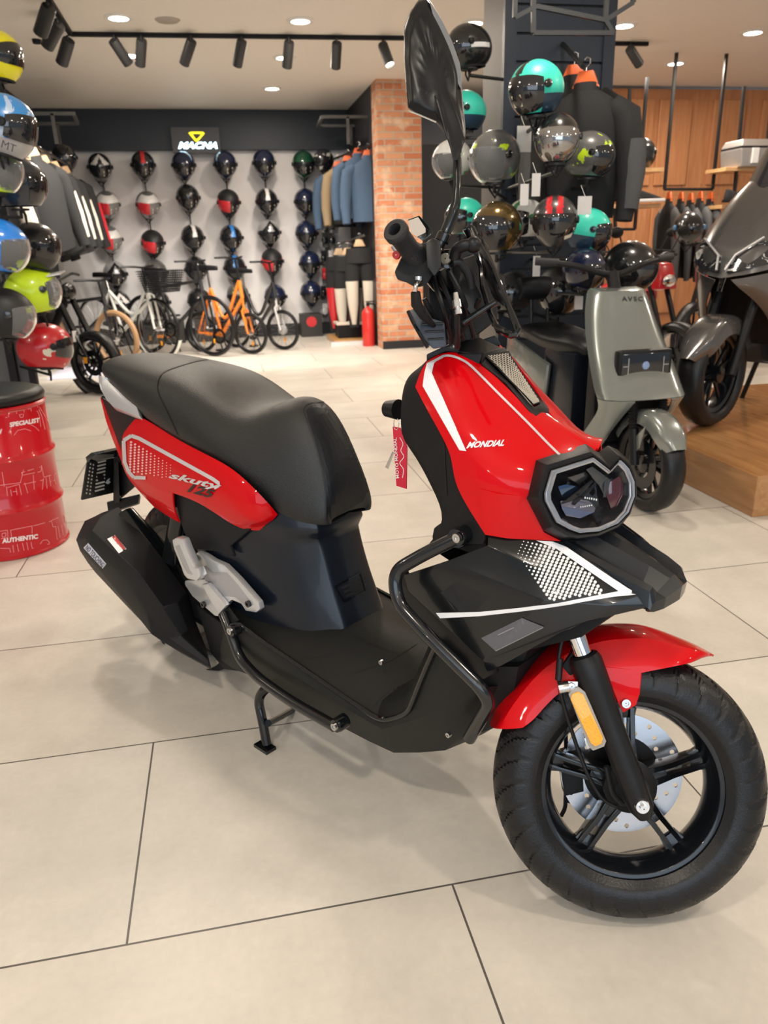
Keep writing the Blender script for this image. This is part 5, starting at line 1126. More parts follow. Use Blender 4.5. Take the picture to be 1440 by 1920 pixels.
# ================================================================== clothes
def jacket(loc, rz, label, torso, sleeve, group=None, s=1, hang=None, hk=True, accent=None, pants=False):
    t = thing('motorcycle_trousers' if pants else 'motorcycle_jacket', label, 'trousers' if pants else 'jacket', loc, rz, group); t.scale = (s,)*3
    b = MB()
    if pants:
        for sx in (1, -1): b = MB(); b.tube([(.09*sx, 0, -.10), (.10*sx, 0, -.35), (.10*sx, .01, -.65), (.10*sx, 0, -1.0)], [.105, .10, .08, .065], 14); [setattr(p, 'y', p.y*.6) for p in b.v]; b.done('leg', sleeve, t, 60)
        b = MB(); b.tube([(0, 0, -.20), (0, 0, -.08), (0, 0, -.02)], [.19, .18, .17], 18); [setattr(p, 'y', p.y*.5) for p in b.v]; b.done('waist', torso, t, 60)
        if accent:
            for sx in (1, -1): b = MB(); b.tube([(.11*sx, -.02, -.42), (.105*sx, -.02, -.70), (.10*sx, -.01, -.96)], [.085, .07, .03], 10); [setattr(p, 'y', p.y*.8-.02) for p in b.v]; b.done('knee_panel', accent, t, 60)
    else:
        prof = [(-.70, .20, .085), (-.60, .205, .09), (-.40, .215, .095), (-.22, .235, .10), (-.12, .225, .09), (-.06, .15, .07), (-.02, .085, .055)]
        vs = []; n = 20
        for z, hw, hd in prof: vs += [(hw*math.cos(2*math.pi*k/n)*(1 if abs(math.cos(2*math.pi*k/n)) > .3 else 1.02), hd*math.sin(2*math.pi*k/n), z) for k in range(n)]
        fs = [(i*n+k, i*n+(k+1) % n, (i+1)*n+(k+1) % n, (i+1)*n+k) for i in range(len(prof)-1) for k in range(n)]+[tuple(range(n-1, -1, -1))]
        b.add(vs, fs); b.done('body', torso, t, 60)
        for sx in (1, -1):
            b = MB(); b.tube([(.16*sx, 0, -.10), (.235*sx, 0, -.16), (.27*sx, -.01, -.34), (.285*sx, -.03, -.52), (.275*sx, -.06, -.72)], [.06, .085, .078, .066, .048], 14); b.done('sleeve', sleeve, t, 60)
            if accent: b = MB(); b.tube([(.275*sx, -.01, -.30), (.292*sx, -.03, -.46), (.285*sx, -.055, -.66)], [.074, .067, .052], 12); [setattr(p, 'x', p.x+.012*sx) for p in b.v]; b.done('sleeve_panel', accent, t, 60)
        b = MB(); b.lathe([(.075, -.05), (.07, .02), (.062, .025), (.062, -.04)], (0, 0, 0), (0, 0, 1), 20); [setattr(p, 'y', p.y*.75) for p in b.v]; b.done('collar', torso, t, 60)
    hm = hang or BLK
    b = MB(); b.hexa([(-.075, -.02, .0), (.075, -.02, .0), (.04, -.016, .085), (-.04, -.016, .085)], [(-.075, .02, .0), (.075, .02, .0), (.04, .016, .085), (-.04, .016, .085)]); b.done('hanger', hm, t, 30, .004)
    b = MB(); b.tube([(0, 0, .08), (0, 0, .105), (.018, 0, .12), (.018, 0, .145), (0, 0, .155), (-.014, 0, .142)], .003, 6); b.done('hanger_hook', STEEL, t)
    return t
JBK, JGY = mat('fabric_black', (.013, .013, .014), .8, bump=.5, bscale=200), mat('fabric_grey', (.075, .075, .078), .8, bump=.5, bscale=200)
JBL, JTN = mat('fabric_blue', (.055, .095, .16), .85, bump=.5, bscale=200), mat('fabric_tan', (.26, .19, .11), .85, bump=.5, bscale=200)
JWH, ORG = mat('fabric_ivory', (.62, .56, .47), .8), mat('orange_plastic', (.80, .14, .03), .4)
WDH = mat('hanger_wood', (.62, .42, .24), .5)
# left rack: jackets hang one behind the other along the wall
def rack(name, label, pts, r=.014, m=None, posts=()):
    b = MB(); b.tube(pts, r, 8)
    for a_, c_ in posts: b.tube([a_, c_], r, 8)
    return tag(b.done(name, m or HR, None), label, 'clothes rack')
XL = -1.72
jl = [(64, 298, 'black and ivory racing jacket nearest the left edge of the left rack', JBK, JWH), (84, 312, 'black and ivory jacket with red chest, second on the left rack', JBK, JWH), (104, 322, 'black jacket with ivory sleeve, third on the left rack', JBK, JWH), (124, 330, 'grey and red jacket at the far end of the left rack', JGY, HRD)]
ys = []
for k, (px, py, lab, t_, a_) in enumerate(jl):
    p = onX(px, py, XL+.12*0); Y = [7.9, 8.4, 8.9, 9.4][k]; p = onY(px, py, Y); ys.append(p)
    jacket((p.x, p.y, p.z), math.radians(64), lab, JBK if k < 3 else JGY, JBK, 'jackets on the left rack', 1.12, WDH, accent=a_ if k < 3 else HRD).rotation_euler = (0, -.2, math.radians(64))
zr = sum(p.z for p in ys)/4+.13
for p in ys: pass
rack('clothes_rack', 'black rail carrying the jackets on the left side of the alcove', [ys[0]+Vector((0, -.3, .12)), ys[3]+Vector((0, .3, .13))], posts=((ys[0]+Vector((0, -.2, .12)), Vector((-2.05, ys[0].y-.2, ys[0].z+.12))), (ys[3]+Vector((0, .2, .13)), Vector((-2.05, ys[3].y+.2, ys[3].z+.13)))))
GMET = mat('bracket_grey', (.085, .083, .08), .5)
def bracket(label, Y, px0, px1, y0, y1, flip):
    """welded grey frame that sticks out high on the side wall"""
    b = MB(); r = .022
    A1, A2 = onY(px0, y0, Y), onY(px1, y0, Y); B1, B2 = onY(px0-8*flip+0, y1, Y+.9), onY(px1+(8 if not flip else 8), y1, Y+.9)
    b.tube([A1, A2], r, 4); b.tube([B1, B2], r, 4); b.tube([A1 if flip else A2, B1 if flip else B2], r, 4)
    m = lerp(A1, A2, .55); b.tube([m, m-Vector((0, 0, .28))], r, 4); m = lerp(B1, B2, .6); b.tube([m, m-Vector((0, 0, .22))], r, 4)
    tag(b.done('wall_bracket', GMET, None, 0), label, 'wall bracket')
bracket('grey welded display frame high on the left alcove wall', 9.1, 48, 138, 213, 232, 0)
bracket('grey welded display frame high on the right alcove wall', 9.5, 604, 690, 219, 236, 1)
# right rack
XR = 1.5
jr = [(634, 316, 9.35, 'slate blue jacket at the left end of the right rack', JBL, JBL), (652, 306, 9.6, 'tan jacket between the two blue ones on the right rack', JTN, JTN), (672, 292, 9.85, 'slate blue jacket beside the tan one on the right rack', JBL, JBL), (690, 296, 10.2, 'dark blue jacket at the wall end of the right rack', JBL, JBL)]
pr = []
for k, (px, py, Y, lab, a_, c_) in enumerate(jr):
    Y = [10.3, 10.0, 9.7, 9.45][k]; p = onY(px, py, Y); pr.append(p); jacket((p.x, p.y, p.z), math.radians(-14), lab, JBK if k in (0, 1) else a_, c_, 'jackets on the right rack', .98, ORG)
rack('clothes_rack', 'black rail carrying the blue and tan jackets on the right side', [pr[0]+Vector((-.05, .2, .12)), pr[3]+Vector((.03, -.2, .12))], posts=((pr[1]+Vector((0, 0, .12)), Vector((1.79, pr[1].y, pr[1].z+.12))), (pr[3]+Vector((0, -.1, .12)), Vector((1.79, pr[3].y-.1, pr[3].z+.12)))))
pn = []
for k, (px, py, Y, lab) in enumerate(((636, 478, 10.2, 'black trousers with red waist patch, leftmost of the hanging trousers'), (652, 478, 9.9, 'black and ivory riding trousers under the tan jacket'), (674, 462, 9.6, 'black and ivory riding trousers nearest the brick pier'))):
    p = onY(px, py, Y); pn.append(p); jacket((p.x, p.y, p.z), math.radians(-14), lab, JBK, JBK, 'riding trousers under the right rack', .95, WDH, accent=JWH if k else HRD, pants=True)
rack('clothes_rack', 'grey rail under the right rack that carries riding trousers', [pn[0]+Vector((0, .2, .12)), pn[2]+Vector((.03, -.15, .12))], m=GMET, posts=((pn[1]+Vector((0, 0, .12)), Vector((1.79, pn[1].y, pn[1].z+.12))),))
# gloves and small gear pinned on the strip beside the rack
gm = [HRD, HBK, mat('glove_yellow', (.6, .6, .03), .6), JGY, HWH]
b = MB(); a, c = onY(602, 300, YB-.03), onY(626, 610, YB-.03); b.box(((a.x+c.x)/2, YB-.02, (a.z+c.z)/2), (c.x-a.x, .03, a.z-c.z)); tag(b.done('display_strip', mat('strip_grey', (.11, .105, .10), .6), None, 0), 'narrow grey panel holding gloves at the right end of the helmet wall', 'display panel')
b_gl = 0
for r in range(8):
    for c_ in range(2):
        px, py = 607+c_*14+(r % 2)*2, 352+r*33; p = onY(px, py, YB-.10); t = thing('riding_glove', '%s riding glove, row %s down the display strip, %s side' % (['red', 'black', 'yellow marked', 'grey', 'white marked'][(r*2+c_) % 5], ['one', 'two', 'three', 'four', 'five', 'six', 'seven', 'eight'][r], 'left' if c_ == 0 else 'right'), 'glove', p, 0, 'gloves on the display strip')
        b = MB(); b.sphere((0, 0, 0), .05, 8, (.9, .5, 1.1)); b.box((0, 0, .07), (.07, .04, .06)); b.done('palm', gm[(r*2+c_) % 5] if (r+c_) % 2 else HBK, t, 60)
        for f in range(4): b = MB(); b.tube([(-.03+f*.02, 0, -.04), (-.032+f*.021, -.01, -.09)], [.011, .008], 6); b.done('finger', HBK, t)
# black helmet, bright stickered, at top of the right rack
p = onY(607, 300, 10.6); helmet(p, -2.2, .2, 'black helmet with pale stickers left of the blue jackets', [splat('shell_stickers', (.02, .02, .03), (.6, .6, .5), 10, .6)], 'full', None, VIS, 1.0)
p = onY(120, 298, 9.9); h_ = helmet(p, -1.2, .0, 'black helmet on a wall arm behind the far end of the left jackets', [HBK], 'full', None, VIS, 1.1)
b = MB(); b.tube([p+Vector((0, 0, -.11)), p+Vector((0, 0, -.17)), Vector((-2.05, p.y, p.z-.17))], .012, 8); b.lathe([(.001, 0), (.06, 0), (.06, -.012), (.001, -.012)], p+Vector((0, 0, -.11)), (0, 0, 1), 20); tag(b.done('helmet_hook', HR, None), 'black wall arm under the helmet behind the left jackets', 'hook')
# bench display with black box, mat, extinguisher
def pbox(name, label, cat, lo, hi, m, bev=.004, kind=None):
    b = MB(); b.box([(lo[i]+hi[i])/2 for i in range(3)], [hi[i]-lo[i] for i in range(3)]); return tag(b.done(name, m, None, 0, bev), label, cat, None, kind)
fl0 = onZ(612, 636, .05); 
pbox('floor_plinth', 'low white edged wooden plinth on the floor by the trousers', 'plinth', (1.30, 9.55, 0), (1.76, 10.3, .06), wood_mat('plinth_wood', (.50, .26, .09), (.6, .34, .13), (2, 14, 14)))
pbox('white_kerb', 'white strip along the front of the wooden plinth', 'plinth', (1.24, 9.43, 0), (1.76, 9.54, .05), HWH)
t = thing('storage_tub', 'black tub with a cream rim standing on the wooden plinth', 'tub', (1.55, 9.9, .06)); b = MB(); b.box((0, 0, .08), (.34, .30, .16)); b.done('tub_body', BLK, t, 0, .01); b = MB(); b.box((0, 0, .175), (.37, .33, .03)); b.done('rim', JWH, t, 0, .008)
p = onZ(692, 648, 0); t = thing('fire_extinguisher', 'red fire extinguisher on the floor at the foot of the brick pier', 'fire extinguisher', (p.x, p.y, 0))
REDX = mat('extinguisher_red', (.62, .03, .025), .3, coat=.5)
b = MB(); b.lathe([(.001, 0), (.075, 0), (.078, .02), (.078, .38), (.06, .43), (.02, .455), (.02, .47)], n=28); b.done('cylinder', REDX, t)
b = MB(); b.lathe([(.02, .47), (.024, .50), (.012, .51)], n=16); b.box((.03, 0, .52), (.11, .02, .014)); b.tube(arcpts([(0, 0, .50), (.09, 0, .49), (.10, 0, .35), (.09, 0, .25)], .04), .010, 8); b.done('valve', BLK, t)
p = onZ(712, 642, 0); b = MB(); b.lathe([(.001, 0), (.04, 0), (.045, .06), (.02, .08), (.001, .08)], n=16); tag(b.done('door_stop', mat('pale_blue', (.6, .7, .85), .4), None, loc=(p.x+.02, p.y, 0)), 'small pale round stopper on the floor beside the fire extinguisher', 'stopper')
# cartons low on the back wall
CART = mat('carton_dark', (.035, .032, .03), .6)
for k, (x0, x1, lab, lk) in enumerate(((176, 262, 'dark shoe carton under the silver helmet at the foot of the wall', ''), (262, 345, 'dark carton with white and orange print behind the white bicycle', 'AXXIS'), (362, 432, 'dark carton with white print behind the black bicycle', 'AXXIS'), (562, 606, 'grey carton with a round red print at the right end of the wall', ''))):
    a, c = onY(x0, 600, YB-.35), onY(x1, 600, YB-.35)
    t = thing('carton', lab, 'box', ((a.x+c.x)/2, YB-.22, 0), 0, 'cartons at the foot of the helmet wall'); b = MB(); b.box((0, 0, .15), (c.x-a.x-.03, .26, .30)); b.done('box', CART, t, 0, .004)
    if lk: 
        w_ = (c.x-a.x)*.4; link('pale_print', mesh('pale_print', [(-w_*.4, -.132, .17), (w_*.3, -.132, .17), (w_*.3, -.132, .21), (-w_*.4, -.132, .21)], [(0, 1, 2, 3)], WHITE), t)
        link('print', mesh('print', [(-w_*.4, -.132, .08), (w_*.6, -.132, .08), (w_*.6, -.132, .12), (-w_*.4, -.132, .12)], [(0, 1, 2, 3)], mat('print_orange', (.6, .2, .03), .5)), t)
    if k == 3: b = MB(); b.lathe([(.001, 0), (.07, 0)], (0, -.132, .2), (0, -1, 0), 24); b.done('round_print', HRD, t)
# ================================================================== bicycles
def bike(px, py, rz, label, col, R=.30, fat=.018, grp=None, basket=False, H_=1.0, rimc=None, forkc=None, wb=1.0, tyrem=None, fender=None, step=False, low=False, bars=.25, disc=False):
    p = onZ(px, py, 0); t = thing('bicycle', label, 'bicycle', (p.x, p.y, 0), rz, 'bicycles before the helmet wall')
    fm = mat('bike_'+col[0], col[1], .3, coat=.5); rm = rimc or STEEL
    for nm, x in (('front_wheel', 0), ('rear_wheel', -wb)):
        b = MB(); b.lathe([(R-.035, -.010), (R-.02, -.012), (R-.02, .012), (R-.035, .010), (R-.035, -.010)], (x, 0, R), (0, 1, 0), 40); b.lathe([(.001, -.035), (.02, -.03), (.02, .03), (.001, .035)], (x, 0, R), (0, 1, 0), 12)
        for k in range(18):
            a = 2*math.pi*k/18; b.tube([(x, .02*(-1)**k, R), (x+(R-.03)*math.cos(a), 0, R+(R-.03)*math.sin(a))], .0016, 4)
        wq = b.done(nm, rm, t)
        b = MB(); b.tube([(x+(R-fat)*math.cos(2*math.pi*k/36), 0, R+(R-fat)*math.sin(2*math.pi*k/36)) for k in range(36)], fat, 8, closed=True); b.done('tyre', tyrem or RUB, wq)
        b = MB(); b.box((x+.0, .03, R*.5), (.02, .01, .05)); b.done('reflector', AMBER, wq)
    ht = (-.10, 0, R+.42*H_); hb2 = (-.075, 0, R+.28*H_); bb = (-wb*.58, 0, R*.85); st_ = (-wb*.72, 0, R+.36*H_)
    b = MB(); b.tube([hb2, (-.05, 0, R+.1), ], .014, 8)
    for s in (1, -1): b.tube([(-.065, 0, R*2+.05), (-.06, .05*s, R*2+.02), (0, .05*s, R)], .013, 8)
    b.done('fork', mat('bike_'+(forkc or col)[0], (forkc or col)[1], .3, coat=.5), t)
    b = MB(); b.tube([ht, hb2], .022, 10); b.tube([hb2, bb], .022, 10)
    if step: b.tube(arcpts([ht, (-.35, 0, R+.08), st_], .2), .020, 10)
    else: b.tube([ht, st_], .018, 10)
    b.tube([st_, bb], .018, 10)
    for s in (1, -1): b.tube([bb, (-wb, .05*s, R)], .012, 8); b.tube([st_, (-wb, .05*s, R)], .010, 8)
    b.done('frame', fm, t)
    b = MB(); b.tube([ht, (-.13, 0, R+.58*H_)], .014, 8); b.tube(arcpts([(-.22, bars, R+.60*H_), (-.14, .12, R+.60*H_), (-.12, 0, R+.585*H_), (-.14, -.12, R+.60*H_), (-.22, -bars, R+.60*H_)], .06), .011, 8); b.done('handlebar', BLK, t)
    b = MB(); b.tube([st_, (-wb*.755, 0, R+.50*H_)], .013, 8); b.done('seat_post', STEEL, t)
    b = MB(); b.hexa([(-wb*.755-.14, -.07, R+.50*H_), (-wb*.755-.14, .07, R+.50*H_), (-wb*.755+.15, .02, R+.50*H_), (-wb*.755+.15, -.02, R+.50*H_)], [(-wb*.755-.14, -.06, R+.55*H_), (-wb*.755-.14, .06, R+.55*H_), (-wb*.755+.15, .015, R+.535*H_), (-wb*.755+.15, -.015, R+.535*H_)]); b.done('saddle', BLK, t, 60, .012)
    b = MB(); b.lathe([(.06, -.003), (.09, -.003), (.09, .003), (.06, .003), (.06, -.003)], (bb[0], -.05, bb[2]), (0, 1, 0), 24); b.tube([(bb[0], -.06, bb[2]), (bb[0]+.05, -.07, bb[2]-.15)], .008, 6); b.tube([(bb[0], .06, bb[2]), (bb[0]-.05, .07, bb[2]+.15)], .008, 6); b.box((bb[0]+.05, -.11, bb[2]-.15), (.08, .08, .02)); b.box((bb[0]-.05, .11, bb[2]+.15), (.08, .08, .02)); b.done('crankset', BLK, t)
    if fender:
        for nm, x in (('front_wheel', 0), ('rear_wheel', -wb)): b = MB(); b.lathe([(R+.015, -.025), (R+.025, 0), (R+.015, .025)], (x, 0, R), (0, 1, 0), 24, arc=(math.radians(20), math.radians(165)), up=(1, 0, 0)); finish(b.done('mudguard', mat('bike_'+fender[0], fender[1], .3, coat=.4), t), thick=.003)
    if basket:
        b = MB(); z0 = R+.36*H_; 
        for zz in [z0+i*.024 for i in range(10)]: k = (zz-z0)*.25; b.tube([(.02-k, -.14-k, zz), (.26+k, -.14-k, zz), (.26+k, .14+k, zz), (.02-k, .14+k, zz)], .005, 4, closed=True)
        for i in range(11):
            y = -.13+i*.026; b.tube([(.26, y, z0), (.31, y*1.25, z0+.23)], .004, 4); b.tube([(.02, y, z0), (-.03, y*1.25, z0+.23)], .004, 4); b.tube([(.02+i*.024, -.14, z0), (.0+i*.028, -.19, z0+.23)], .004, 4); b.tube([(.02+i*.024, .14, z0), (.0+i*.028, .19, z0+.23)], .004, 4)
        b.box((.14, 0, z0), (.24, .27, .006)); b.done('basket', BLKM, t)
    if disc: b = MB(); b.lathe([(.001, -.03), (.05, -.025), (.06, 0), (.05, .025), (.001, .03)], (0, 0, R), (0, 1, 0), 24); b.done('hub_motor', HLG, t)
    b = MB(); b.tube([(-wb*.6, .02, R*.9), (-wb*.7, .20, 0)], .009, 6); b.done('kickstand', BLK, t)
    return t
bike(303, 672, math.radians(-42), 'white step-through city bicycle with a black front basket', ('white', (.72, .72, .68)), .335, .017, basket=True, step=True, H_=1.12, fender=('white', ()))
bike(402, 668, math.radians(-40), 'black mountain bicycle with a silver front fork tube, beside the basket bicycle', ('charcoal', (.02, .02, .022)), .34, .024, H_=1.18, rimc=BLK)
bike(473, 664, math.radians(-38), 'small wheeled orange folding bicycle', ('orange', (.78, .20, .02)), .235, .022, H_=1.4, wb=.72, rimc=STEEL, bars=.25, step=True)
bike(533, 656, math.radians(-40), 'small dark folding bicycle with a silver fork and hub motor, rightmost of the bicycles', ('dark', (.018, .018, .02)), .235, .022, H_=1.3, wb=.72, step=True, forkc=('silver', (.5, .5, .5)), disc=True)
# ================================================================== left: barrel stool, helmet stand, big tyred bike
t = thing('barrel_stool', 'red drum stool with white line drawings and a black cushion at the left edge', 'stool', (-.970, 3.30, 0))
bpy.context.view_layer.update()
DR = mat('drum_red', (.52, .006, .014), .28, coat=.5, noise=.03, spec=.3)
rB = .217
b = MB(); b.lathe([(.001, .0), (rB, .0), (rB+.005, .005), (rB+.005, .011), (rB, .016), (rB, .178), (rB+.006, .187), (rB+.010, .197), (rB+.006, .207), (rB, .216), (rB, .384), (rB+.006, .393), (rB+.010, .403), (rB+.006, .413), (rB, .422), (rB, .582), (rB-.003, .590), (rB+.003, .597), (rB+.005, .603), (rB-.002, .609), (rB-.02, .606), (.001, .606)], n=96)
drum = b.done('drum', DR, t, 40)
b = MB(); b.lathe([(.001, .606), (rB-.02, .606), (rB-.002, .612), (rB+.004, .630), (rB-.004, .648), (rB-.03, .657), (.001, .661)], n=72); b.done('cushion', mat('cushion_leather', (.008, .008, .008), .38, bump=.3, bscale=400, spec=.4), t, 60)
MD = t.matrix_world.copy(); PINK = mat('drum_print', (.82, .30, .32), .4)
def dt(*a, **k): return text_decal('lettering', *a, [drum], MD, k.pop('m', mat('drum_white', (.85, .72, .70), .4)), drum, .0012, **k)
dt('SPECIALIST', (18, 801), (74, 792), (18, 792), bold=.05); dt('AUTHENTIC', (4, 1019), (71, 1010), (4, 1010), bold=.05); dt('INTE', (97, 881), (110, 876), (96, 875), bold=.05); dt('W', (-6, 815), (4, 813), (-6, 806), bold=.05)
ln = []
for pl in ([(10, 783), (70, 771), (73, 778), (76, 800)], [(16, 782), (16, 773), (58, 766), (58, 771)], [(30, 770), (31, 776)], [(44, 768), (45, 773)], [(16, 812), (22, 800), (35, 794), (52, 793), (66, 801), (73, 808)], [(26, 816), (33, 807), (46, 804), (58, 808)], [(36, 777), (38, 783), (43, 782), (44, 776)], [(70, 762), (78, 780), (84, 805)], [(74, 764), (90, 790), (95, 810)],
           [(4, 885), (8, 912)], [(0, 910), (38, 905), (44, 880)], [(40, 886), (78, 875), (76, 884), (42, 891), (40, 886)], [(77, 872), (82, 895), (104, 888)], [(12, 912), (14, 930)], [(14, 914), (36, 908), (40, 928)], [(20, 918), (22, 930)], [(30, 915), (32, 928)], [(24, 922), (31, 921)], [(46, 905), (52, 925)], [(81, 897), (79, 918)], [(62, 890), (64, 918)], [(86, 896), (88, 916)], [(92, 893), (95, 912)], [(101, 890), (104, 908)], [(93, 903), (103, 900)], [(44, 908), (80, 900)],
           [(20, 994), (60, 986), (60, 1000)], [(20, 994), (22, 1008)], [(0, 996), (14, 994), (15, 1008), (2, 1010)], [(4, 1000), (11, 999), (11, 1006), (4, 1007), (4, 1000)], [(96, 976), (120, 966), (122, 980)], [(96, 976), (99, 988), (104, 987), (107, 1012)], [(108, 986), (112, 1008)], [(114, 984), (118, 1004)], [(119, 982), (124, 1000)], [(24, 1022), (26, 1036)], [(32, 1020), (35, 1034)], [(42, 1018), (45, 1032)], [(50, 1017), (53, 1031)], [(58, 1016), (60, 1028)], [(75, 1020), (80, 1013), (88, 1012), (93, 1018)], [(60, 1028), (122, 1012)], [(0, 1028), (18, 1028), (20, 1036)], [(62, 986), (96, 977)]):
    ln += strip(pl, 1.0)
decal('line_drawing', ln, [drum], MD, PINK, drum, .001, 1, 15)
# helmet stand
YS_ = 5.55
sx0, sx1 = onY(-160, 500, YS_).x, onY(20, 500, YS_).x
t = thing('helmet_stand', 'tall grey and black shop stand with arms that carries the helmets at the left edge', 'display stand', ((sx0+sx1)/2, YS_, 0))
wd_ = sx1-sx0
b = MB(); b.box((0, .05, 1.18), (wd_, .05, 2.36)); b.done('back_panel', mat('stand_grey', (.10, .098, .095), .5), t, 0, .004)
b = MB(); b.box((wd_/2+.02, .0, 1.18), (.045, .06, 2.36)); b.box((wd_/2-.10, .0, .45), (.05, .05, .9)); b.done('post', BLKM, t, 0, .004)
b = MB(); b.box((wd_/2-.42, -.1, .03), (.7, .5, .05)); b.done('base', BLKM, t, 0, .004)
PI = math.pi
def hm(px, py, Y, yaw, pitch, label, mats, **k):
    if px < 100: yaw += 24
    p = onY(px, py, Y); h = helmet(p, math.radians(yaw), math.radians(pitch), label, mats, **k); return h
def arm(h, base, par, m=HR):
    p = h.location; b = MB(); k = h.scale.x; b.tube([p+Vector((0, 0, -.125*k)), p+Vector((0, 0, -.16*k)), Vector(base)], .009, 8); b.lathe([(.001, 0), (.05, 0), (.05, -.01), (.001, -.01)], p+Vector((0, 0, -.118*k)), (0, 0, 1), 20); o = b.done('arm', m, par); bpy.context.view_layer.update(); o.matrix_world = Matrix.Identity(4); return o
YEL = mat('helmet_yellow', (.80, .72, .01), .25, coat=.7); NEO = mat('helmet_neon', (.62, .85, .02), .35, coat=.4); DKB = mat('helmet_slate', (.020, .030, .050), .25, coat=.7)
PASS = [
 (-12, 106, 5.1, -25, 0, 'bright yellow full-face helmet cut by the left edge, topmost on the stand', [YEL, HBK], dict(pat=lambda la, lo: 0, size=1.0)),
 (2, 236, 4.6, -32, 12, 'blue full-face helmet with a silver band at the left edge, under the yellow one', [splat('shell_blue', (.03, .20, .50), (.35, .45, .6), 6, .55), HLG], dict(pat=lambda la, lo: 1 if d2(la) < -22 and lo < 0 else 0, visor=VIS, size=1.15)),
 (-16, 316, 4.7, -30, 5, 'neon green helmet mostly cut off at the left edge', [NEO], dict(kind='jet', visor=VISC, size=1.05)),
 (30, 345, 5.0, -15, 0, 'slate blue open-face helmet with dark visor, below the neon one cut by the edge', [DKB], dict(kind='jet', visor=VIS, size=1.10)),
 (62, 462, 5.2, -30, 10, 'glossy black helmet with small white and red graphics, beside the blue-peaked one', [splat('shell_graphic', (.012, .012, .013), (.5, .46, .42), 8, .64, (.5, .1, .1))], dict(visor=VIS, size=1.05)),
 (-4, 462, 4.7, -35, 12, 'blue crowned open helmet with a smoked visor, cut by the left edge', [mat('helmet_azure', (.02, .22, .75), .2, coat=.8)], dict(kind='jet', visor=VISC, size=1.1)),
 (62, 548, 5.2, -8, -8, 'neon yellow open-face helmet with white peak and clear visor', [NEO, HBK], dict(kind='jet', visor=VISC, size=1.10, pat=lambda la, lo: 0)),
 (8, 590, 4.8, -25, 8, 'matte black open-face helmet with clear visor, lower left on the stand', [HMB, HBK], dict(kind='jet', visor=VISC, size=1.12)),
 (84, 650, 5.3, -12, 5, 'red racing full-face helmet with white and green graphics, lowest on the stand', [splat('shell_race', (.5, .012, .02), (.6, .6, .5), 7, .62, (.15, .35, .08))], dict(visor=VIS, size=1.12)),
]
for px, py, Y, yaw, pit, lab, ms_, kw in PASS:
    h = hm(px, py, Y, yaw, pit, lab, ms_, group='helmets on the left stand', **kw)
    arm(h, (min(sx1-.05, h.location.x), YS_, h.location.z-.15), t)
for c_ in list(bpy.data.objects):
    if c_.get('label', '').startswith('blue full-face'):
        p = c_.location; o_ = onY(4, 283, p.y-.2); text_flat('lettering', 'MT', Vector(onY(2, 276, 4.39)), onY(28, 287, 4.39)-onY(2, 276, 4.39), onY(5, 262, 4.39)-onY(2, 276, 4.39), mat('ink_dark', (.02, .02, .03), .4), None)
        l_ = bpy.data.objects['lettering'] if False else None
    if c_.get('label', '').startswith('neon yellow open'):
        b = MB(); q = [hshape(math.radians(la), math.radians(lo), 'jet')*1.03 for la, lo in ((30, -50), (34, 0), (30, 50))]; q2 = [p+Vector((.07, 0, .0)) for p in q]
        for i in range(2): b.hexa([q[i], q[i+1], q2[i+1], q2[i]], [v+Vector((0, 0, .008)) for v in (q[i], q[i+1], q2[i+1], q2[i])])
        b.done('peak', HWH, c_)
for o_ in [x for x in bpy.data.objects if x.name.startswith('lettering') and x.parent is None]:
    par = [x for x in bpy.data.objects if x.get('label', '').startswith('blue full-face')][0]; bpy.context.view_layer.update(); o_.parent = par; o_.matrix_parent_inverse = par.matrix_world.inverted()
# fat-tyred electric motorbike on the left
FB_ = Frame(onZ(190, 738, 0), -36); EB = thing('electric_motorbike', 'black fat-tyred electric motorbike with price card, behind the helmets at the left', 'motorbike', FB_.o, FB_.az)
E_ = FB_.P
def simple_wheel(par, x, R, hw, nm, rm=RIMB, tm=RUB, n=5, nosp=False, z=None):
    b = MB(); rb = R-hw*1.15; b.lathe([(rb, -hw*.6), (rb-.02, -hw*.5), (rb-.025, 0), (rb-.02, hw*.5), (rb, hw*.6)], (x, 0, z or R), (0, 1, 0), 40); b.lathe([(.001, -hw*.8), (.04, -hw*.7), (.04, hw*.7), (.001, hw*.8)], (x, 0, z or R), (0, 1, 0), 20)
    for k in range(n*2):
        a = .3+math.pi*k/n+(.18 if k % 2 else 0); b.tube([(x+.03*math.cos(a), 0, (z or R)+.03*math.sin(a)), (x+(rb-.015)*math.cos(a), 0, (z or R)+(rb-.015)*math.sin(a))], .010, 6)
    b.lathe([(.06, -hw*.75), (.11, -hw*.75), (.11, -hw*.70), (.06, -hw*.70), (.06, -hw*.75)], (x, 0, z or R), (0, 1, 0), 30)
    w_ = b.done(nm, rm, par)
    b = MB(); b.lathe([(rb, -hw*.7), (rb+.012, -hw*.98), (R-hw*.45, -hw), (R-hw*.12, -hw*.6), (R, 0), (R-hw*.12, hw*.6), (R-hw*.45, hw), (rb+.012, hw*.98), (rb, hw*.7)], (x, 0, z or R), (0, 1, 0), 56); b.done('tyre', tm, w_, 60); return w_
fw_ = FB_.P(205, 655, 0)
simple_wheel(EB, 0, .27, .055, 'front_wheel'); simple_wheel(EB, -1.02, .27, .055, 'rear_wheel')
bike(226, 690, math.radians(-36), 'bicycle with tan mudguards, mostly hidden behind the fat-tyred motorbike', ('charcoal', ()), .30, .03, fender=('tan', (.40, .24, .12)), H_=1.0, tyrem=mat('tyre_tan', (.34, .20, .10), .6))
b = MB()
for s in (1, -1): b.tube([(.0, .075*s, .27), (-.28, .075*s, .86)], .020, 10); b.tube([(-.10, .075*s, .48), (-.28, .075*s, .86)], .027, 10)
b.done('fork', BLKG, EB)
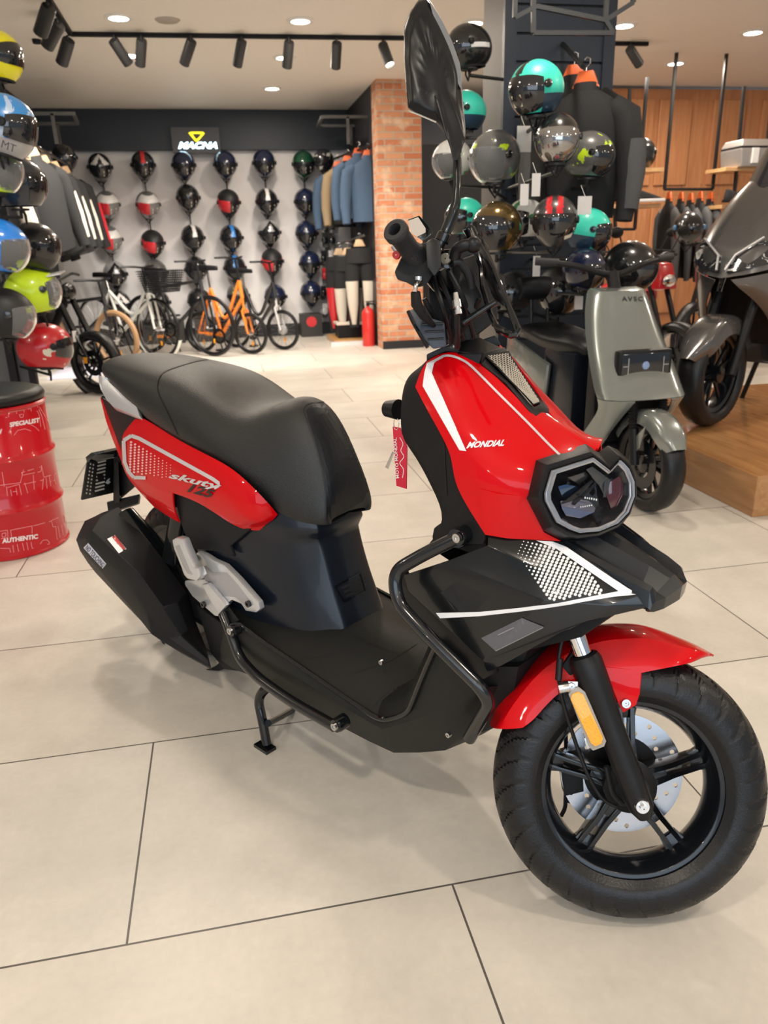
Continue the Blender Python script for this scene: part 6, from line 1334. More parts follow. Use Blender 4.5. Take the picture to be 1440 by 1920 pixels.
b = MB(); b.tube([(-.26, 0, .75), (-.31, 0, .92)], .03, 10); b.tube([(-.28, 0, .84), (-.62, 0, .72), (-.95, 0, .70)], .035, 10); b.tube([(-.27, 0, .76), (-.55, 0, .40)], .035, 10); b.tube([(-.55, 0, .38), (-.75, 0, .38), (-.80, 0, .70)], .03, 10)
for s in (1, -1): b.tube([(-.72, .06*s, .42), (-1.02, .07*s, .27)], .02, 8); b.tube([(-.85, .06*s, .68), (-1.02, .07*s, .27)], .015, 8)
b.box((-.58, 0, .56), (.26, .14, .24)); b.done('frame', BLKM, EB, 30, .006)
b = MB(); b.hexa([(-1.15, -.10, .72), (-.55, -.09, .74), (-.55, .09, .74), (-1.15, .10, .72)], [(-1.15, -.09, .80), (-.55, -.08, .80), (-.55, .08, .80), (-1.15, .09, .80)]); b.done('seat', SEATM, EB, 60, .02)
b = MB(); b.tube(arcpts([(-.42, .36, .98), (-.34, .2, 1.0), (-.31, 0, .94), (-.34, -.2, 1.0), (-.42, -.36, .98)], .06), .013, 8); b.done('handlebar', BLK, EB)
b = MB(); b.sphere((-.20, 0, .86), .075, 10, (.7, 1, 1)); b.done('headlamp', BLKG, EB)
b = MB(); b.lathe([(.30, -.05), (.305, 0), (.30, .05)], (0, 0, .27), (0, 1, 0), 16, arc=(math.radians(60), math.radians(150)), up=(1, 0, 0)); finish(b.done('mudguard', BLK, EB), thick=.004)
b = MB(); b.box((-.10, -.10, .50), (.005, .05, .09)); b.done('price_card', HWH, EB)
b = MB(); b.box((-.03, -.085, .30), (.04, .02, .05)); b.done('reflector', AMBER, EB)
p = onZ(142, 706, 0); b = MB(); b.box((0, 0, .004), (.5, .9, .008)); tag(b.done('floor_mat', mat('mat_lilac', (.62, .60, .70), .6), None, 0, loc=(p.x, p.y+.3, 0)), 'pale lilac sheet lying on the floor in front of the fat-tyred motorbike', 'floor sheet')
# ================================================================== right: slatwall pillar with helmets
YP = 4.65
cx0, cx1 = onY(945, 100, YP).x, onY(1148, 100, YP).x
yb = onX(906, 100, cx0).y
SLN = mat('slat_navy', (.022, .030, .045), .4)
b = MB(); b.box(((cx0+cx1)/2, (YP+yb)/2+.02, CEIL/2), (cx1-cx0-.01, yb-YP-.02, CEIL)); struct('wall_pillar', b.done('wall_pillar', mat('pillar_grey', (.17, .155, .145), .5), None, 0))
for k in range(20):
    z0 = .02+k*.14; b = MB() if k == 0 else b
    b.box(((cx0+cx1)/2, YP, z0+.064), (cx1-cx0-.12, .02, .128))
o_ = b.done('trim_20', SLN, None, 0, .003); struct('trim_20', o_)
for k, x in enumerate((cx0+.03, cx1-.03)): sbox('trim_%d' % (21+k), (x-.035, YP-.02, 0), (x+.035, YP+.02, CEIL), SLN)
# overhead steel frames near the pillar
def bar(b, p, q, r=.014): b.tube([p, q], r, 4)
SQ = mat('square_tube', (.05, .052, .056), .35, .2)
for (pts, lab) in (([(965, 33), (1005, 12), (1135, 38), (1187, 5)], 'grey square tube frame hanging over the navy pillar'), ([(1000, 12), (1000, 62), (1150, 62), (1135, 38)], 'lower hanging steel hoop before the navy pillar')):
    P_ = [onY(x, y, 4.0) for x, y in pts]; b = MB()
    for a_, c_ in zip(P_, P_[1:]): bar(b, a_, c_)
    bar(b, P_[0], Vector((P_[0].x, P_[0].y, CEIL))); bar(b, P_[-1], Vector((P_[-1].x, P_[-1].y, CEIL))); tag(b.done('ceiling_rack', SQ, None, 0), lab, 'steel frame')
TEAL = mat('helmet_teal', (.04, .60, .46), .4, coat=.3); TNV = mat('helmet_teal_navy', (.02, .05, .09), .35, coat=.4)
p_jet = lambda la, lo: 1 if d2(la) < -12 and abs(d2(lo)) > 62 else (2 if abs(math.cos(la)*math.sin(lo)) < .14 and abs(lo) < 1.5 else 0)
CAMO = splat('shell_camo', (.10, .10, .10), (.55, .75, .02), 8, .60); BRZ = mat('helmet_bronze', (.13, .085, .025), .18, .6, coat=1); 
NBLK = [
 (1006, 168, 3.75, 205, 6, 'large teal and navy open-face helmet on the pillar, facing left with a price tag', [TEAL, TNV, HBK], dict(kind='jet', visor=VIS, pat=p_jet, size=1.08, tagpos=(-20, 0, .3))),
 (880, 88, 4.6, 190, 4, 'black helmet with a pale arrow mark, highest, left of the navy pillar', [HBK, HWH], dict(pat=lambda la, lo: 1 if -12 < d2(la) < 0 and 70 < abs(d2(lo)) < 130 else 0, size=1.0)),
 (872, 210, 4.7, 190, 0, 'teal open-face helmet half hidden behind the covered mirror', [TEAL, TNV, HBK], dict(kind='jet', visor=VIS, pat=p_jet, size=.98)),
 (848, 300, 4.6, 200, 10, 'white helmet with green and red patches behind the mirror stem', [splat('shell_italy', (.6, .6, .58), (.02, .28, .08), 6, .55, (.6, .02, .02))], dict(kind='jet', visor=VISC, size=.95)),
 (928, 296, 3.9, 215, 8, 'grey helmet with lime splashes and clear visor, facing left on the pillar', [CAMO, HBK], dict(kind='jet', visor=VISC, size=1.1)),
 (1045, 262, 3.7, 250, 4, 'glossy black helmet with a big mirror visor in the middle of the pillar', [HBK], dict(kind='jet', visor=VISM, size=1.0)),
 (1104, 292, 3.9, 320, 6, 'dark helmet with lime splashes facing right, beside the mirror-visor one', [CAMO, HBK], dict(kind='jet', visor=VIS, size=1.0)),
 (932, 428, 3.8, 215, 0, 'bronze helmet with glittering crown, lower left on the pillar', [BRZ, HBK], dict(kind='jet', visor=VIS, size=1.1)),
 (1040, 414, 3.65, 245, 12, 'grey helmet with red stripes and small dark visor, low on the pillar', [mat('helmet_dark_grey', (.035, .035, .038), .35, coat=.5), HRD], dict(pat=lambda la, lo: 1 if .12 < abs(math.cos(la)*math.sin(lo)) < .36 and d2(la) > 22 and abs(lo) < 1.6 else 0, visor=VIS, size=1.02, tagpos=(-20, 45, .3))),
 (1100, 432, 3.9, 330, 10, 'teal helmet facing right with a hanging white price tag, low on the pillar', [TEAL, TNV, HBK], dict(kind='jet', visor=VIS, pat=p_jet, size=.98)),
 (872, 408, 4.5, 200, 0, 'teal helmet low down behind the mirror stalk of the red scooter', [TEAL, TNV, HBK], dict(kind='jet', visor=VIS, pat=p_jet, size=.95)),
 (985, 412, 4.1, 200, 0, 'white and green striped helmet between the bronze and the red-striped ones', [HWH, mat('helmet_kelly', (.01, .20, .06), .3, coat=.5)], dict(kind='jet', visor=VIS, pat=lambda la, lo: 1 if .1 < abs(math.cos(la)*math.sin(lo)) < .35 else 0, size=.92)),
 (962, 548, 4.3, 200, 0, 'matte black round helmet left behind the backrest of the silver scooter', [HMB], dict(kind='jet', visor=VIS, size=1.0)),
 (1048, 546, 4.25, 255, 0, 'matte black round helmet right behind the backrest of the silver scooter', [HMB], dict(kind='jet', visor=VIS, size=1.25)),
 (1182, 500, 3.9, 300, 10, 'glossy black round helmet just above the silver scooter shield', [HBK], dict(kind='jet', visor=VIS, size=1.15)),
 (1095, 505, 3.8, 300, 10, 'navy black helmet with white card, between the backrest and the silver shield', [HNV], dict(kind='jet', visor=VIS, size=.9)),
 (925, 545, 4.3, 210, 0, 'dark helmet with lime patches low behind the wind deflector', [CAMO], dict(kind='jet', visor=VIS, size=.9)),
 (880, 560, 4.5, 200, 0, 'green white and red helmet low behind the handlebar of the red scooter', [splat('shell_italy', ())], dict(kind='jet', visor=VISC, size=.9)),
]
PH = thing('helmet_rack', 'set of black steel arms fixed to the navy slatwall pillar, carrying the helmets', 'display rack', (0, 0, 0))
for px, py, Y, yaw, pit, lab, ms_, kw in NBLK:
    kw['size'] = kw.get('size', 1)*.86; kw['strap'] = py < 420
    h = hm(px, py, Y, yaw, pit, lab, ms_, group='helmets around the navy pillar', **kw)
    bx = min(max(h.location.x, cx0+.03), cx1-.03)
    arm(h, (bx, YP, h.location.z-.15), PH)
# price tags hanging from helmets
CARD = mat('card_white', (.72, .70, .68), .6)
for x0, y0, x1, y1, Y, lab in ((998, 325, 1012, 368, 3.6, 'white price tag hanging under the mirror-visor helmet'), (1084, 368, 1108, 402, 3.6, 'white price tag hanging on the low teal helmet'), (1085, 500, 1108, 538, 4.0, 'white card hanging above the silver scooter seat'), (976, 345, 990, 385, 3.6, 'narrow white tag between the bronze and striped helmets'), (1000, 480, 1012, 518, 4.0, 'narrow cream tag above the scooter backrest'), (1078, 552, 1092, 580, 4.0, 'white swing tag behind the silver scooter seat'), (970, 236, 995, 285, 3.95, 'white edged carton label behind the lime splashed helmet')):
    a_, c_ = onY(x0, y0, Y), onY(x1, y1, Y); b = MB(); b.box(((a_.x+c_.x)/2, Y, (a_.z+c_.z)/2), (c_.x-a_.x, .003, a_.z-c_.z)); b.tube([((a_.x+c_.x)/2, Y, a_.z), ((a_.x+c_.x)/2, Y+.05, a_.z+.05)], .001, 4)
    tag(b.done('price_tag', CARD, None, 0), lab, 'price tag', 'white tags among the pillar helmets')
# jackets at the pillar
p = onY(1076, 150, 4.38); jacket((p.x, p.y, p.z), math.radians(-30), 'black textile jacket on an orange hanger, rear one on the pillar', JBK, JBK, 'jackets on the navy pillar', .86, ORG)
p = onY(1098, 165, 4.12); jacket((p.x, p.y, p.z), math.radians(-38), 'black textile jacket with grey sleeve panel on an orange hanger, front one on the pillar', JBK, JBK, 'jackets on the navy pillar', .90, ORG, accent=JGY)
p = onY(1080, 125, 4.3); b = MB(); b.tube([(onY(1055, 82, YP)), onY(1093, 125, 3.85)], .012, 8); tag(b.done('waterfall_hook', BLKM, None), 'black slanted hook on the slatwall carrying two jackets', 'hook')
# ================================================================== wood wall furniture
YV = YW-.25
fr = [(1181, 164, 1181, 318), (1214, 145, 1197, 430), (1264, 152, 1246, 355), (1357, 153, 1336, 355), (1395, 162, 1386, 318), (1440, 170, 1425, 330)]
def vline(b, x0, y0, x1, y1, Y, r=.018): b.tube([onY(x0, y0, Y), onY(x1, y1, Y)], r, 4)
b = MB(); vline(b, 1264, 152, 1246, 355, 7.6); vline(b, 1357, 153, 1336, 355, 7.6); vline(b, 1246, 355, 1336, 355, 7.6)
for x, y in ((1264, 152), (1357, 153)): q_ = onY(x, y, 7.6); b.tube([q_, Vector((q_.x, q_.y, CEIL))], .018, 4)
tag(b.done('hanging_rail', HR, None, 0), 'black hanging frame rail carrying the row of grey jackets at the wood wall', 'clothes rail')
jx = [(1254, 378), (1276, 378), (1294, 380), (1312, 377), (1331, 378)]
for k, (x, y) in enumerate(jx):
    q_ = onY(x, y, 7.6); jacket((q_.x, q_.y, q_.z), math.radians(78), '%s grey and black jacket on an orange hanger in the row at the wood wall' % ['leftmost', 'second', 'middle', 'fourth', 'rightmost'][k], JBK, JGY, 'jackets hanging at the wood wall', 1.05, ORG).scale = (1.05, .5, 1.05)
def shelf(label, posts, boards, Y):
    t = thing('hanging_shelf', label, 'shelf', (0, 0, 0)); b = MB()
    for q_ in posts: vline(b, *q_, Y)
    b.done('steel_frame', HR, t, 0)
    for x0, x1, y in boards:
        a_, c_ = onY(x0, y, Y), onY(x1, y, Y); b = MB(); b.box(((a_.x+c_.x)/2, Y+.12, a_.z), (c_.x-a_.x, .34, .035)); b.done('board', SHELFM, t, 0, .003)
    return t
shelf('hanging steel shelf with two wooden boards left on the wood wall', [(1181, 164, 1176, 330), (1214, 145, 1190, 430), (1152, 388, 1154, 430), (1154, 430, 1190, 430)], [(1150, 1240, 320), (1110, 1236, 388)], 7.3)
shelf('hanging steel shelf with two wooden boards at the right edge', [(1395, 162, 1370, 440), (1450, 160, 1425, 400)], [(1355, 1475, 318), (1348, 1430, 388)], 7.3)
a_ = onY(1203, 290, 7.4); helmet(a_, -2.2, 0, 'black helmet with white marks on the upper left wooden shelf', [splat('shell_white_marks', (.012, .012, .012), (.7, .7, .68), 7, .58)], 'full', None, VIS, 1.1)
def topcase(x0, x1, y0, y1, Y, label, m):
    a_, c_ = onY(x0, y0, Y), onY(x1, y1, Y); t = thing('top_case', label, 'luggage case', ((a_.x+c_.x)/2, Y, c_.z)); wd, h = c_.x-a_.x, a_.z-c_.z
    b = MB(); b.hexa([(-wd/2*.92, -.16, 0), (wd/2*.92, -.16, 0), (wd/2*.92, .16, 0), (-wd/2*.92, .16, 0)], [(-wd/2, -.17, h*.68), (wd/2, -.17, h*.68), (wd/2, .17, h*.68), (-wd/2, .17, h*.68)]); b.done('case_body', m, t, 0, .012)
    b = MB(); b.hexa([(-wd/2, -.17, h*.74), (wd/2, -.17, h*.74), (wd/2, .17, h*.74), (-wd/2, .17, h*.74)], [(-wd/2*.9, -.14, h), (wd/2*.9, -.14, h), (wd/2*.9, .14, h), (-wd/2*.9, .14, h)]); b.done('lid', m, t, 0, .01)
    b = MB(); b.box((0, 0, h*.71), (wd*.98, .33, h*.07)); b.done('seal', BLK, t, 0)
    b = MB(); b.box((-.10, -.17, h*.4), (.07, .02, h*.55)); b.done('latch', HWH, t, 0, .003); return t
topcase(1372, 1452, 264, 315, 7.35, 'aluminium top case on the upper right wooden shelf', mat('aluminium', (.48, .45, .43), .35, .7))
def shoe(px, py, Y, label, m, sole):
    p = onY(px, py, Y); t = thing('riding_shoe', label, 'shoe', p, math.radians(-15)); b = MB(); b.hexa([(-.14, -.05, .02), (.15, -.04, .02), (.15, .04, .02), (-.14, .05, .02)], [(-.13, -.035, .12), (.08, -.03, .05), (.08, .03, .05), (-.13, .035, .12)]); b.done('upper', m, t, 60, .02)
    b = MB(); b.box((0, 0, .01), (.30, .10, .03)); b.done('sole', sole, t, 30, .01)
shoe(1215, 378, 7.25, 'black shoe with white sole on the lower left shelf', JBK, HWH); shoe(1385, 378, 7.2, 'black boot on the lower right shelf', JBK, BLK); shoe(1408, 380, 7.3, 'dark shoe with blue tone on the lower right shelf', JBL, BLK)
# platform
t = sbox('floor_platform', (2.165, 2.745, 0), (6.5, 4.65, .185), WOODF, 0, .004); del t['kind']; t.name = 'display_platform'
tag(t, 'low wooden display platform under the grey maxi scooter', 'platform')
# ================================================================== silver electric scooter
gf = Frame((1.79, 2.86, 0), -88); ES = thing('electric_scooter', 'silver grey electric scooter with black seat and rectangular headlamp, parked behind the red one', 'scooter', gf.o, gf.az)
bpy.context.view_layer.update(); ME = ES.matrix_world.copy()
G = gf.P
SG = mat('scooter_silver', (.25, .275, .265), .25, .55, coat=.8)
def G0(x, y, w=0): return G(x, y, w)
w0 = G(1216, 890, .0)
simple_wheel(ES, w0.x, .215, .052, 'front_wheel', RIMB, RUB, 5, z=.215)
RW = w0.x-1.15
simple_wheel(ES, RW, .215, .052, 'rear_wheel', RIMB, RUB, 5, z=.215)
# front shield: rows top to bottom, right half outline from the picture, mirrored
def col(y, xr, u, hw, z): return [(u+.02, 0, z), (u+.015, -hw*.45, z), (u+.0, -hw*.78, z), (u-.045, -hw, z), (u-.10, -hw*1.03, z)]
zt = G(1190, 545, 0).z
sh_ = []
for px, py, hw in ((1176, 546, .125), (1180, 580, .150), (1192, 640, .172), (1208, 690, .188), (1220, 735, .196), (1226, 750, .194)):
    c0 = G(px, py, 0); sh_.append(col(py, 0, c0.x-.02, hw, c0.z))
shd = grid('front_shield', [[(sh_[0][0][0]-.12, 0, zt+.004)]+[(sh_[0][0][0]-.12, p[1]*.9, zt+.003) for p in sh_[0][1:]]]+sh_, SG, ES, sub=2, thick=.004, crow=((1, .5),), creases=((3, .4),))
# legs of the shield around the wheel arch
c1 = sh_[-1]
rows = [[c1[1], c1[2], c1[3], c1[4]], [(c1[1][0]-.02, -.10, c1[1][2]-.03), (c1[2][0]-.02, -.14, c1[2][2]-.04), (c1[3][0]-.01, -.172, c1[3][2]-.05), (c1[4][0]-.01, -.176, c1[4][2]-.05)],
        [(c1[1][0]-.10, -.12, c1[1][2]-.12), (c1[2][0]-.09, -.14, c1[2][2]-.13), (c1[3][0]-.10, -.165, c1[3][2]-.15), (c1[4][0]-.12, -.17, c1[4][2]-.15)],
        [(c1[1][0]-.22, -.12, c1[1][2]-.26), (c1[2][0]-.21, -.14, c1[2][2]-.28), (c1[3][0]-.24, -.16, c1[3][2]-.30), (c1[4][0]-.27, -.165, c1[4][2]-.30)]]
for s in (1, -1): grid('shield_leg', [[(p[0], p[1]*s, p[2]) for p in r] for r in rows], SG, ES, mirror=False, sub=2, thick=.006)
link('wheel_arch', mesh('wheel_arch', [(c1[0][0]-.10, -.15, c1[0][2]+.02), (c1[0][0]-.10, .15, c1[0][2]+.02), (c1[0][0]-.38, .14, .20), (c1[0][0]-.38, -.14, .20)], [(0, 1, 2, 3)], BLKM), ES)
# headlamp
hl_ = G(1222, 688, 0); fx_ = sh_[3][0][0]
b = MB(); b.box((fx_-.016, 0, hl_.z+.0), (.05, .262, .135)); b.done('headlamp_bezel', BLK, ES, 30, .016)
b = MB(); b.box((fx_+.006, 0, hl_.z), (.01, .232, .106)); lh = b.done('headlamp_glass', LB, ES, 30, .006)
b = MB(); b.sphere((fx_+.011, 0, hl_.z), .018, 10, (.3, 1, 1)); b.done('projector_lens', mat('blue_glass', (.25, .35, .6), .1, coat=1), lh)
for s in (1, -1): b = MB(); b.box((fx_+.012, .085*s, hl_.z), (.003, .004, .07)); b.box((fx_+.012, .098*s, hl_.z), (.003, .024, .004)); b.done('light_bar', HLG, lh, 0)
T3 = ME
text_decal('lettering', 'AVSC', (1166, 565), (1206, 565), (1165, 556), [shd], ME, mat('letter_grey', (.03, .035, .035), .3), shd, .002, bold=.03, space=1.3)
# forks, boots, mudguard
for s in (1, -1): b = MB(); b.tube([(w0.x+.0, .075*s, .215), (w0.x-.03, .075*s, .37)], .022, 12); b.done('fork_leg', BLK, ES)
for s in (1, -1):
    pts = []; rs = []
    for k in range(25): f = k/24; pts.append((w0.x-.03-.035*f, .073*s, .36+.15*f)); rs.append(.024 if k % 2 else .018)
    b = MB(); b.tube(pts, rs, 14); b.done('fork_boot', BLKM, ES)
    b = MB(); b.tube([(w0.x-.065, .073*s, .50), (w0.x-.075, .073*s, .535)], .012, 12); b.done('stanchion', CHROME, ES)
mr = []
for k in range(9):
    a = math.radians(28+k*15.5); r = .245; X = w0.x; mr.append([(X+r*math.cos(a), 0, .215+r*math.sin(a)), (X+r*math.cos(a), -.035, .215+r*math.sin(a)), (X+(r-.01)*math.cos(a), -.062, .215+(r-.01)*math.sin(a)), (X+(r-.06)*math.cos(a), -.07, .215+(r-.06)*math.sin(a))])
mr[0] = [(p[0], p[1]*.6, p[2]) for p in mr[0]]
grid('mudguard', mr, SG, ES, sub=1, thick=.003)
b = MB(); b.hexa([(w0.x-.03, -.072, .32), (w0.x+.06, -.072, .40), (w0.x+.03, -.072, .30), (w0.x-.0, -.072, .27)], [(w0.x-.03, -.076, .32), (w0.x+.06, -.076, .40), (w0.x+.03, -.076, .30), (w0.x-.0, -.076, .27)]); b.done('mudguard_tab', SG, ES)
# body, seat, backrest
S0 = G(1115, 640, .12)
def bxg(name, m, lo, hi, bev, par=ES): b = MB(); b.box([(lo[i]+hi[i])/2 for i in range(3)], [hi[i]-lo[i] for i in range(3)]); return b.done(name, m, par, 40, bev)
uR = w0.x
BF = G(1115, 700, .13); BBk = G(980, 640, .14)
bxg('battery_box', SATIN, (uR-.86, -.13, .22), (uR-.52, .13, .64), .03)
for s in (1, -1): b = MB(); b.hexa([(uR-1.32, -.135*s, .33), (uR-.80, -.135*s, .26), (uR-.74, -.135*s, .56), (uR-1.28, -.135*s, .66)], [(uR-1.32, -.165*s, .33), (uR-.80, -.165*s, .26), (uR-.74, -.165*s, .56), (uR-1.28, -.165*s, .66)]); b.done('side_panel', SG, ES, 40, .02)
rows = [[(uR-1.25, 0, .67), (uR-1.25, -.08, .67), (uR-1.25, -.12, .64), (uR-1.24, -.10, .60)], [(uR-1.08, 0, .70), (uR-1.08, -.10, .70), (uR-1.08, -.155, .66), (uR-1.08, -.13, .61)], [(uR-.85, 0, .66), (uR-.85, -.11, .66), (uR-.85, -.165, .63), (uR-.85, -.14, .58)], [(uR-.62, 0, .685), (uR-.62, -.09, .68), (uR-.60, -.14, .64), (uR-.62, -.12, .585)], [(uR-.50, 0, .65), (uR-.50, -.06, .645), (uR-.495, -.10, .62), (uR-.51, -.09, .585)], [(uR-.49, 0, .60), (uR-.49, -.05, .60), (uR-.49, -.08, .60), (uR-.50, -.07, .585)]]
rows = [[(p[0], p[1], p[2]+.045) for p in r] for r in rows]
grid('seat', rows, SEATM2, ES, sub=2, thick=.004)
br_ = G(1012, 540, 0); b = MB(); b.tube([(br_.x, .13, br_.z), (br_.x, -.13, br_.z)], .062, 24); bkr = b.done('backrest', SEATM2, ES, 40, .012)
b = MB(); b.tube([(br_.x, .05, br_.z-.05), (br_.x+.02, .05, .66)], .012, 8); b.tube([(br_.x, -.05, br_.z-.05), (br_.x+.02, -.05, .66)], .012, 8); b.done('backrest_stay', BLK, ES)
bxg('floorboard', BLKM, (uR-.56, -.15, .19), (uR-.22, .15, .25), .015)
b = MB(); b.hexa([(uR-.36, -.14, .25), (uR-.36, .14, .25), (uR-.26, .14, .25), (uR-.26, -.14, .25)], [(sh_[0][0][0]-.13, -.10, zt), (sh_[0][0][0]-.13, .10, zt), (sh_[0][0][0]-.08, .10, zt), (sh_[0][0][0]-.08, -.10, zt)]); b.done('leg_shield', BLKM, ES, 30, .01)
b = MB(); b.tube([(sh_[0][0][0]-.10, 0, zt-.03), (sh_[0][0][0]-.14, 0, zt+.07)], .03, 12)
b.tube(arcpts([(sh_[0][0][0]-.22, -.34, zt+.13), (sh_[0][0][0]-.15, -.18, zt+.11), (sh_[0][0][0]-.13, 0, zt+.05), (sh_[0][0][0]-.15, .18, zt+.11), (sh_[0][0][0]-.22, .34, zt+.13)], .08), .014, 10); b.done('handlebar', BLK, ES)
for s in (1, -1): b = MB(); b.tube([(sh_[0][0][0]-.185, .25*s, zt+.122), (sh_[0][0][0]-.22, .35*s, zt+.13)], .018, 14); b.done('grip', GR_, ES)
b = MB(); b.tube([(uR-.55, -.08, .22), (uR-.60, -.16, .0)], .010, 8); b.done('kickstand', BLK, ES)
# ================================================================== grey maxi scooter on the platform
mf = Frame(onZ(1324, 797, .185), -150); mf.o.z = .185
MX = thing('maxi_scooter', 'large grey maxi scooter with twin headlamps standing on the wooden platform at right', 'scooter', mf.o, mf.az); MX.scale = (1.1, 1.1, 1.1); bpy.context.view_layer.update()
M_ = lambda x, y, w: mf.P(x, y, w)
GG = mat('scooter_graphite', (.13, .125, .125), .25, .6, coat=.8); GD = mat('scooter_dark', (.02, .022, .025), .3, coat=.5)
simple_wheel(MX, 0, .255, .062, 'front_wheel', RIMB, RUB, 5); simple_wheel(MX, -1.35, .25, .07, 'rear_wheel', RIMB, RUB, 5)
def XY(x, y, d): return mf.L(cO+ray(x, y)*d)
def MXw(u, w, z): return (u, -w, z)
for s in (1, -1): b = MB(); b.tube([(.0, .09*s, .255), (-.17, .09*s, .62)], .024, 12); b.done('fork_leg', BLK, MX)
for s in (1, -1): b = MB(); b.tube([(-.10, .09*s, .46), (-.20, .09*s, .70)], .017, 12); b.done('stanchion', CHROME, MX)
mr = []
for k in range(9):
    a = math.radians(22+k*16); r = .285; mr.append([(r*math.cos(a), 0, .255+r*math.sin(a)), (r*math.cos(a), -.045, .255+r*math.sin(a)), ((r-.01)*math.cos(a), -.075, .255+(r-.01)*math.sin(a)), ((r-.09)*math.cos(a), -.082, .255+(r-.09)*math.sin(a))])
mr[0] = [(p[0]+.03, p[1]*.4, p[2]) for p in mr[0]]; grid('mudguard', mr, GG, MX, sub=1, thick=.003)
zz = lambda l: [(p[0], -p[1], p[2]) for p in l]
fz = [[(.02, 0, .70), (.0, .10, .715), (-.08, .20, .74), (-.25, .27, .78)], [(-.02, 0, .80), (-.04, .10, .83), (-.12, .20, .86), (-.30, .26, .88)], [(-.12, 0, .92), (-.14, .10, .94), (-.20, .18, .96), (-.36, .22, .98)], [(-.26, 0, 1.06), (-.27, .08, 1.07), (-.32, .15, 1.08), (-.44, .18, 1.08)], [(-.36, 0, 1.15), (-.37, .05, 1.15), (-.40, .10, 1.15), (-.46, .12, 1.14)]]
grid('front_fairing', [zz(r) for r in fz], GG, MX, sub=2, thick=.006, crow=((1, .6),), creases=((1, .5),))
fl_ = [[(.0, .04, .69), (-.08, .19, .72), (-.25, .27, .76)], [(-.02, .06, .66), (-.10, .20, .66), (-.28, .27, .66)], [(-.14, .15, .56), (-.20, .21, .50), (-.36, .27, .48)], [(-.26, .16, .42), (-.32, .21, .34), (-.46, .26, .30)], [(-.40, .16, .28), (-.46, .20, .20), (-.60, .24, .18)]]
for s in (1, -1): grid('side_fairing', [[(p[0], -p[1]*s, p[2]) for p in r] for r in fl_], GG, MX, mirror=False, sub=2, thick=.006)
b = MB(); b.hexa([(-.24, -.20, .72), (-.24, .20, .72), (-.50, .20, .25), (-.50, -.20, .25)], [(-.32, -.20, .75), (-.32, .20, .75), (-.58, .20, .25), (-.58, -.20, .25)]); b.done('wheel_arch', BLKM, MX)
for s in (1, -1):
    q = [(.015, .015*s, .725), (-.02, .12*s, .74), (-.11, .205*s, .77), (-.13, .20*s, .85), (-.08, .13*s, .86), (-.035, .03*s, .79)]
    b = MB(); b.hexa([(p[0]-.03, p[1]*.97, p[2]) for p in q], [(p[0]+.016, p[1], p[2]) for p in q]); hlm = b.done('headlamp', splat('lamp_glitter', (.02, .022, .025), (.5, .5, .48), 26, .60, (.9, .88, .8), .08, 1), MX, 30, .006)
    b = MB(); b.tube([(.035, .02*s, .735), (-.01, .04*s, .80), (-.06, .14*s, .875)], .006, 6); b.done('light_guide', HLG, hlm)
grid('windscreen', [zz(r) for r in [[(-.30, 0, 1.10), (-.32, .07, 1.10), (-.38, .12, 1.10)], [(-.40, 0, 1.24), (-.41, .07, 1.23), (-.45, .11, 1.21)], [(-.48, 0, 1.34), (-.485, .05, 1.33), (-.50, .08, 1.31)]]], mat('screen_smoke', (.03, .03, .035), .05, coat=1), MX, sub=1, thick=.004)
b = MB(); b.hexa([(-.45, -.22, .25), (-.45, .22, .25), (-1.4, .20, .40), (-1.4, -.20, .40)], [(-.40, -.16, .95), (-.40, .16, .95), (-.62, .18, .45), (-.62, -.18, .45)]); b.hexa([(-.62, -.20, .28), (-.62, .20, .28), (-1.55, .12, .55), (-1.55, -.12, .55)], [(-.75, -.18, .70), (-.75, .18, .70), (-1.6, .10, .80), (-1.6, -.10, .80)]); b.done('body', GD, MX, 40, .03)
b = MB(); b.hexa([(-.72, -.15, .70), (-.72, .15, .70), (-1.5, .12, .80), (-1.5, -.12, .80)], [(-.75, -.12, .80), (-.75, .12, .80), (-1.5, .10, .90), (-1.5, -.10, .90)]); b.done('seat', SEATM, MX, 60, .03)
b = MB(); b.tube(arcpts([(-.56, .28, 1.02), (-.49, .15, 1.02), (-.47, 0, .98), (-.49, -.15, 1.02), (-.56, -.28, 1.02)], .06), .014, 8); b.done('handlebar', BLK, MX)

for s in (1, -1): b = MB(); b.tube([(-.75, .10*s, .25), (-.78, .18*s, 0)], .014, 8); b.done('stand_leg', BLK, MX)
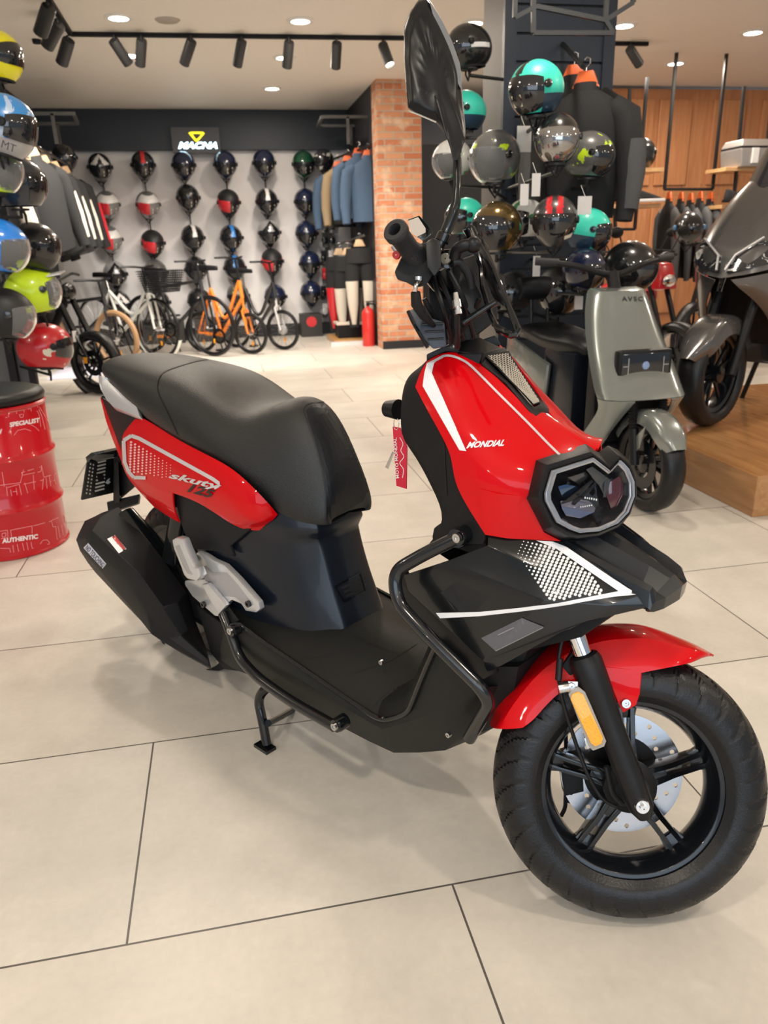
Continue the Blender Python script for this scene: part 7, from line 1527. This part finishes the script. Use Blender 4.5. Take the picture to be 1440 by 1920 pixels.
# ================================================================== motorcycles far behind
def moto(px, py, az, label, col, s=1.0, R=.29, helm=False, red2=None, Y=None):
    p = onY(px, py, Y) if Y else onZ(px, py, 0); t = thing('motorcycle', label, 'motorcycle', (p.x, p.y, 0), math.radians(az), 'motorcycles before the wood wall'); t.scale = (s,)*3
    simple_wheel(t, 0, R, .055, 'front_wheel'); simple_wheel(t, -1.3, R, .06, 'rear_wheel')
    for k in (1, -1): b = MB(); b.tube([(0, .08*k, R), (-.28, .08*k, .95)], .02, 8); b.done('fork_leg', BLK, t)
    b = MB(); b.hexa([(-.45, -.10, .30), (-.45, .10, .30), (-.95, .10, .30), (-.95, -.10, .30)], [(-.42, -.08, .62), (-.42, .08, .62), (-.95, .08, .60), (-.95, -.08, .60)]); b.tube([(-1.3, .08, R), (-.85, .08, .42)], .025, 8); b.tube([(-1.3, -.08, R), (-.85, -.08, .42)], .025, 8); b.done('engine', BLKM, t, 40, .02)
    b = MB(); b.hexa([(-.30, -.10, .70), (-.30, .10, .70), (-.80, .09, .68), (-.80, -.09, .68)], [(-.33, -.10, .90), (-.33, .10, .90), (-.78, .06, .82), (-.78, -.06, .82)]); b.done('tank', col, t, 60, .04)
    b = MB(); b.hexa([(-.78, -.09, .70), (-.78, .09, .70), (-1.45, .08, .80), (-1.45, -.08, .80)], [(-.80, -.08, .78), (-.80, .08, .78), (-1.45, .06, .88), (-1.45, -.06, .88)]); b.done('seat', SEATM, t, 60, .02)
    b = MB(); b.hexa([(-.12, -.09, .80), (-.12, .09, .80), (-.28, .09, .78), (-.28, -.09, .78)], [(-.16, -.07, .98), (-.16, .07, .98), (-.28, .07, 1.0), (-.28, -.07, 1.0)]); b.done('headlamp_cowl', col, t, 60, .02)
    b = MB(); b.sphere((-.12, 0, .86), .055, 8, (.4, 1.2, .8)); b.done('headlamp', CHROME, t)
    b = MB(); b.tube(arcpts([(-.42, .36, 1.03), (-.34, .15, 1.05), (-.30, 0, .98), (-.34, -.15, 1.05), (-.42, -.36, 1.03)], .06), .012, 8)
    for k in (1, -1): b.tube([(-.36, .22*k, 1.03), (-.34, .30*k, 1.18)], .006, 6)
    b.done('handlebar', BLK, t)
    for k in (1, -1): b = MB(); b.sphere((-.34, .33*k, 1.20), .05, 8, (.3, 1.3, .8)); b.done('mirror', BLK, t)
    b = MB(); b.lathe([(R+.02, -.05), (R+.03, 0), (R+.02, .05)], (0, 0, R), (0, 1, 0), 14, arc=(math.radians(30), math.radians(130)), up=(1, 0, 0)); finish(b.done('mudguard', red2 or col, t), thick=.004)
    b = MB(); b.tube([(-.7, -.08, .3), (-.75, -.2, .0)], .012, 6); b.done('side_stand', BLK, t)
    return t
REDM = mat('moto_red', (.55, .015, .02), .25, coat=.8)
moto(1178, 600, -120, 'red and black motorcycle with chrome bars right behind the silver scooter shield', REDM, 1.0, Y=6.7)
moto(1272, 600, -75, 'red motorcycle with dark mirrors between the silver scooter and the maxi scooter', REDM, 1.0, Y=5.15)
moto(1300, 600, -150, 'dark red naked motorcycle in front of the grey jacket row', REDM, 1.05, Y=6.4)
q_ = onY(1290, 428, 6.2); helmet(q_, -1.9, .1, 'black and blue helmet resting over the red motorcycle before the grey jackets', [HBK, mat('helmet_sky', (.10, .28, .55), .3, coat=.5)], 'jet', lambda la, lo: 1 if lo > 1.0 else 0, VIS, 1.0)
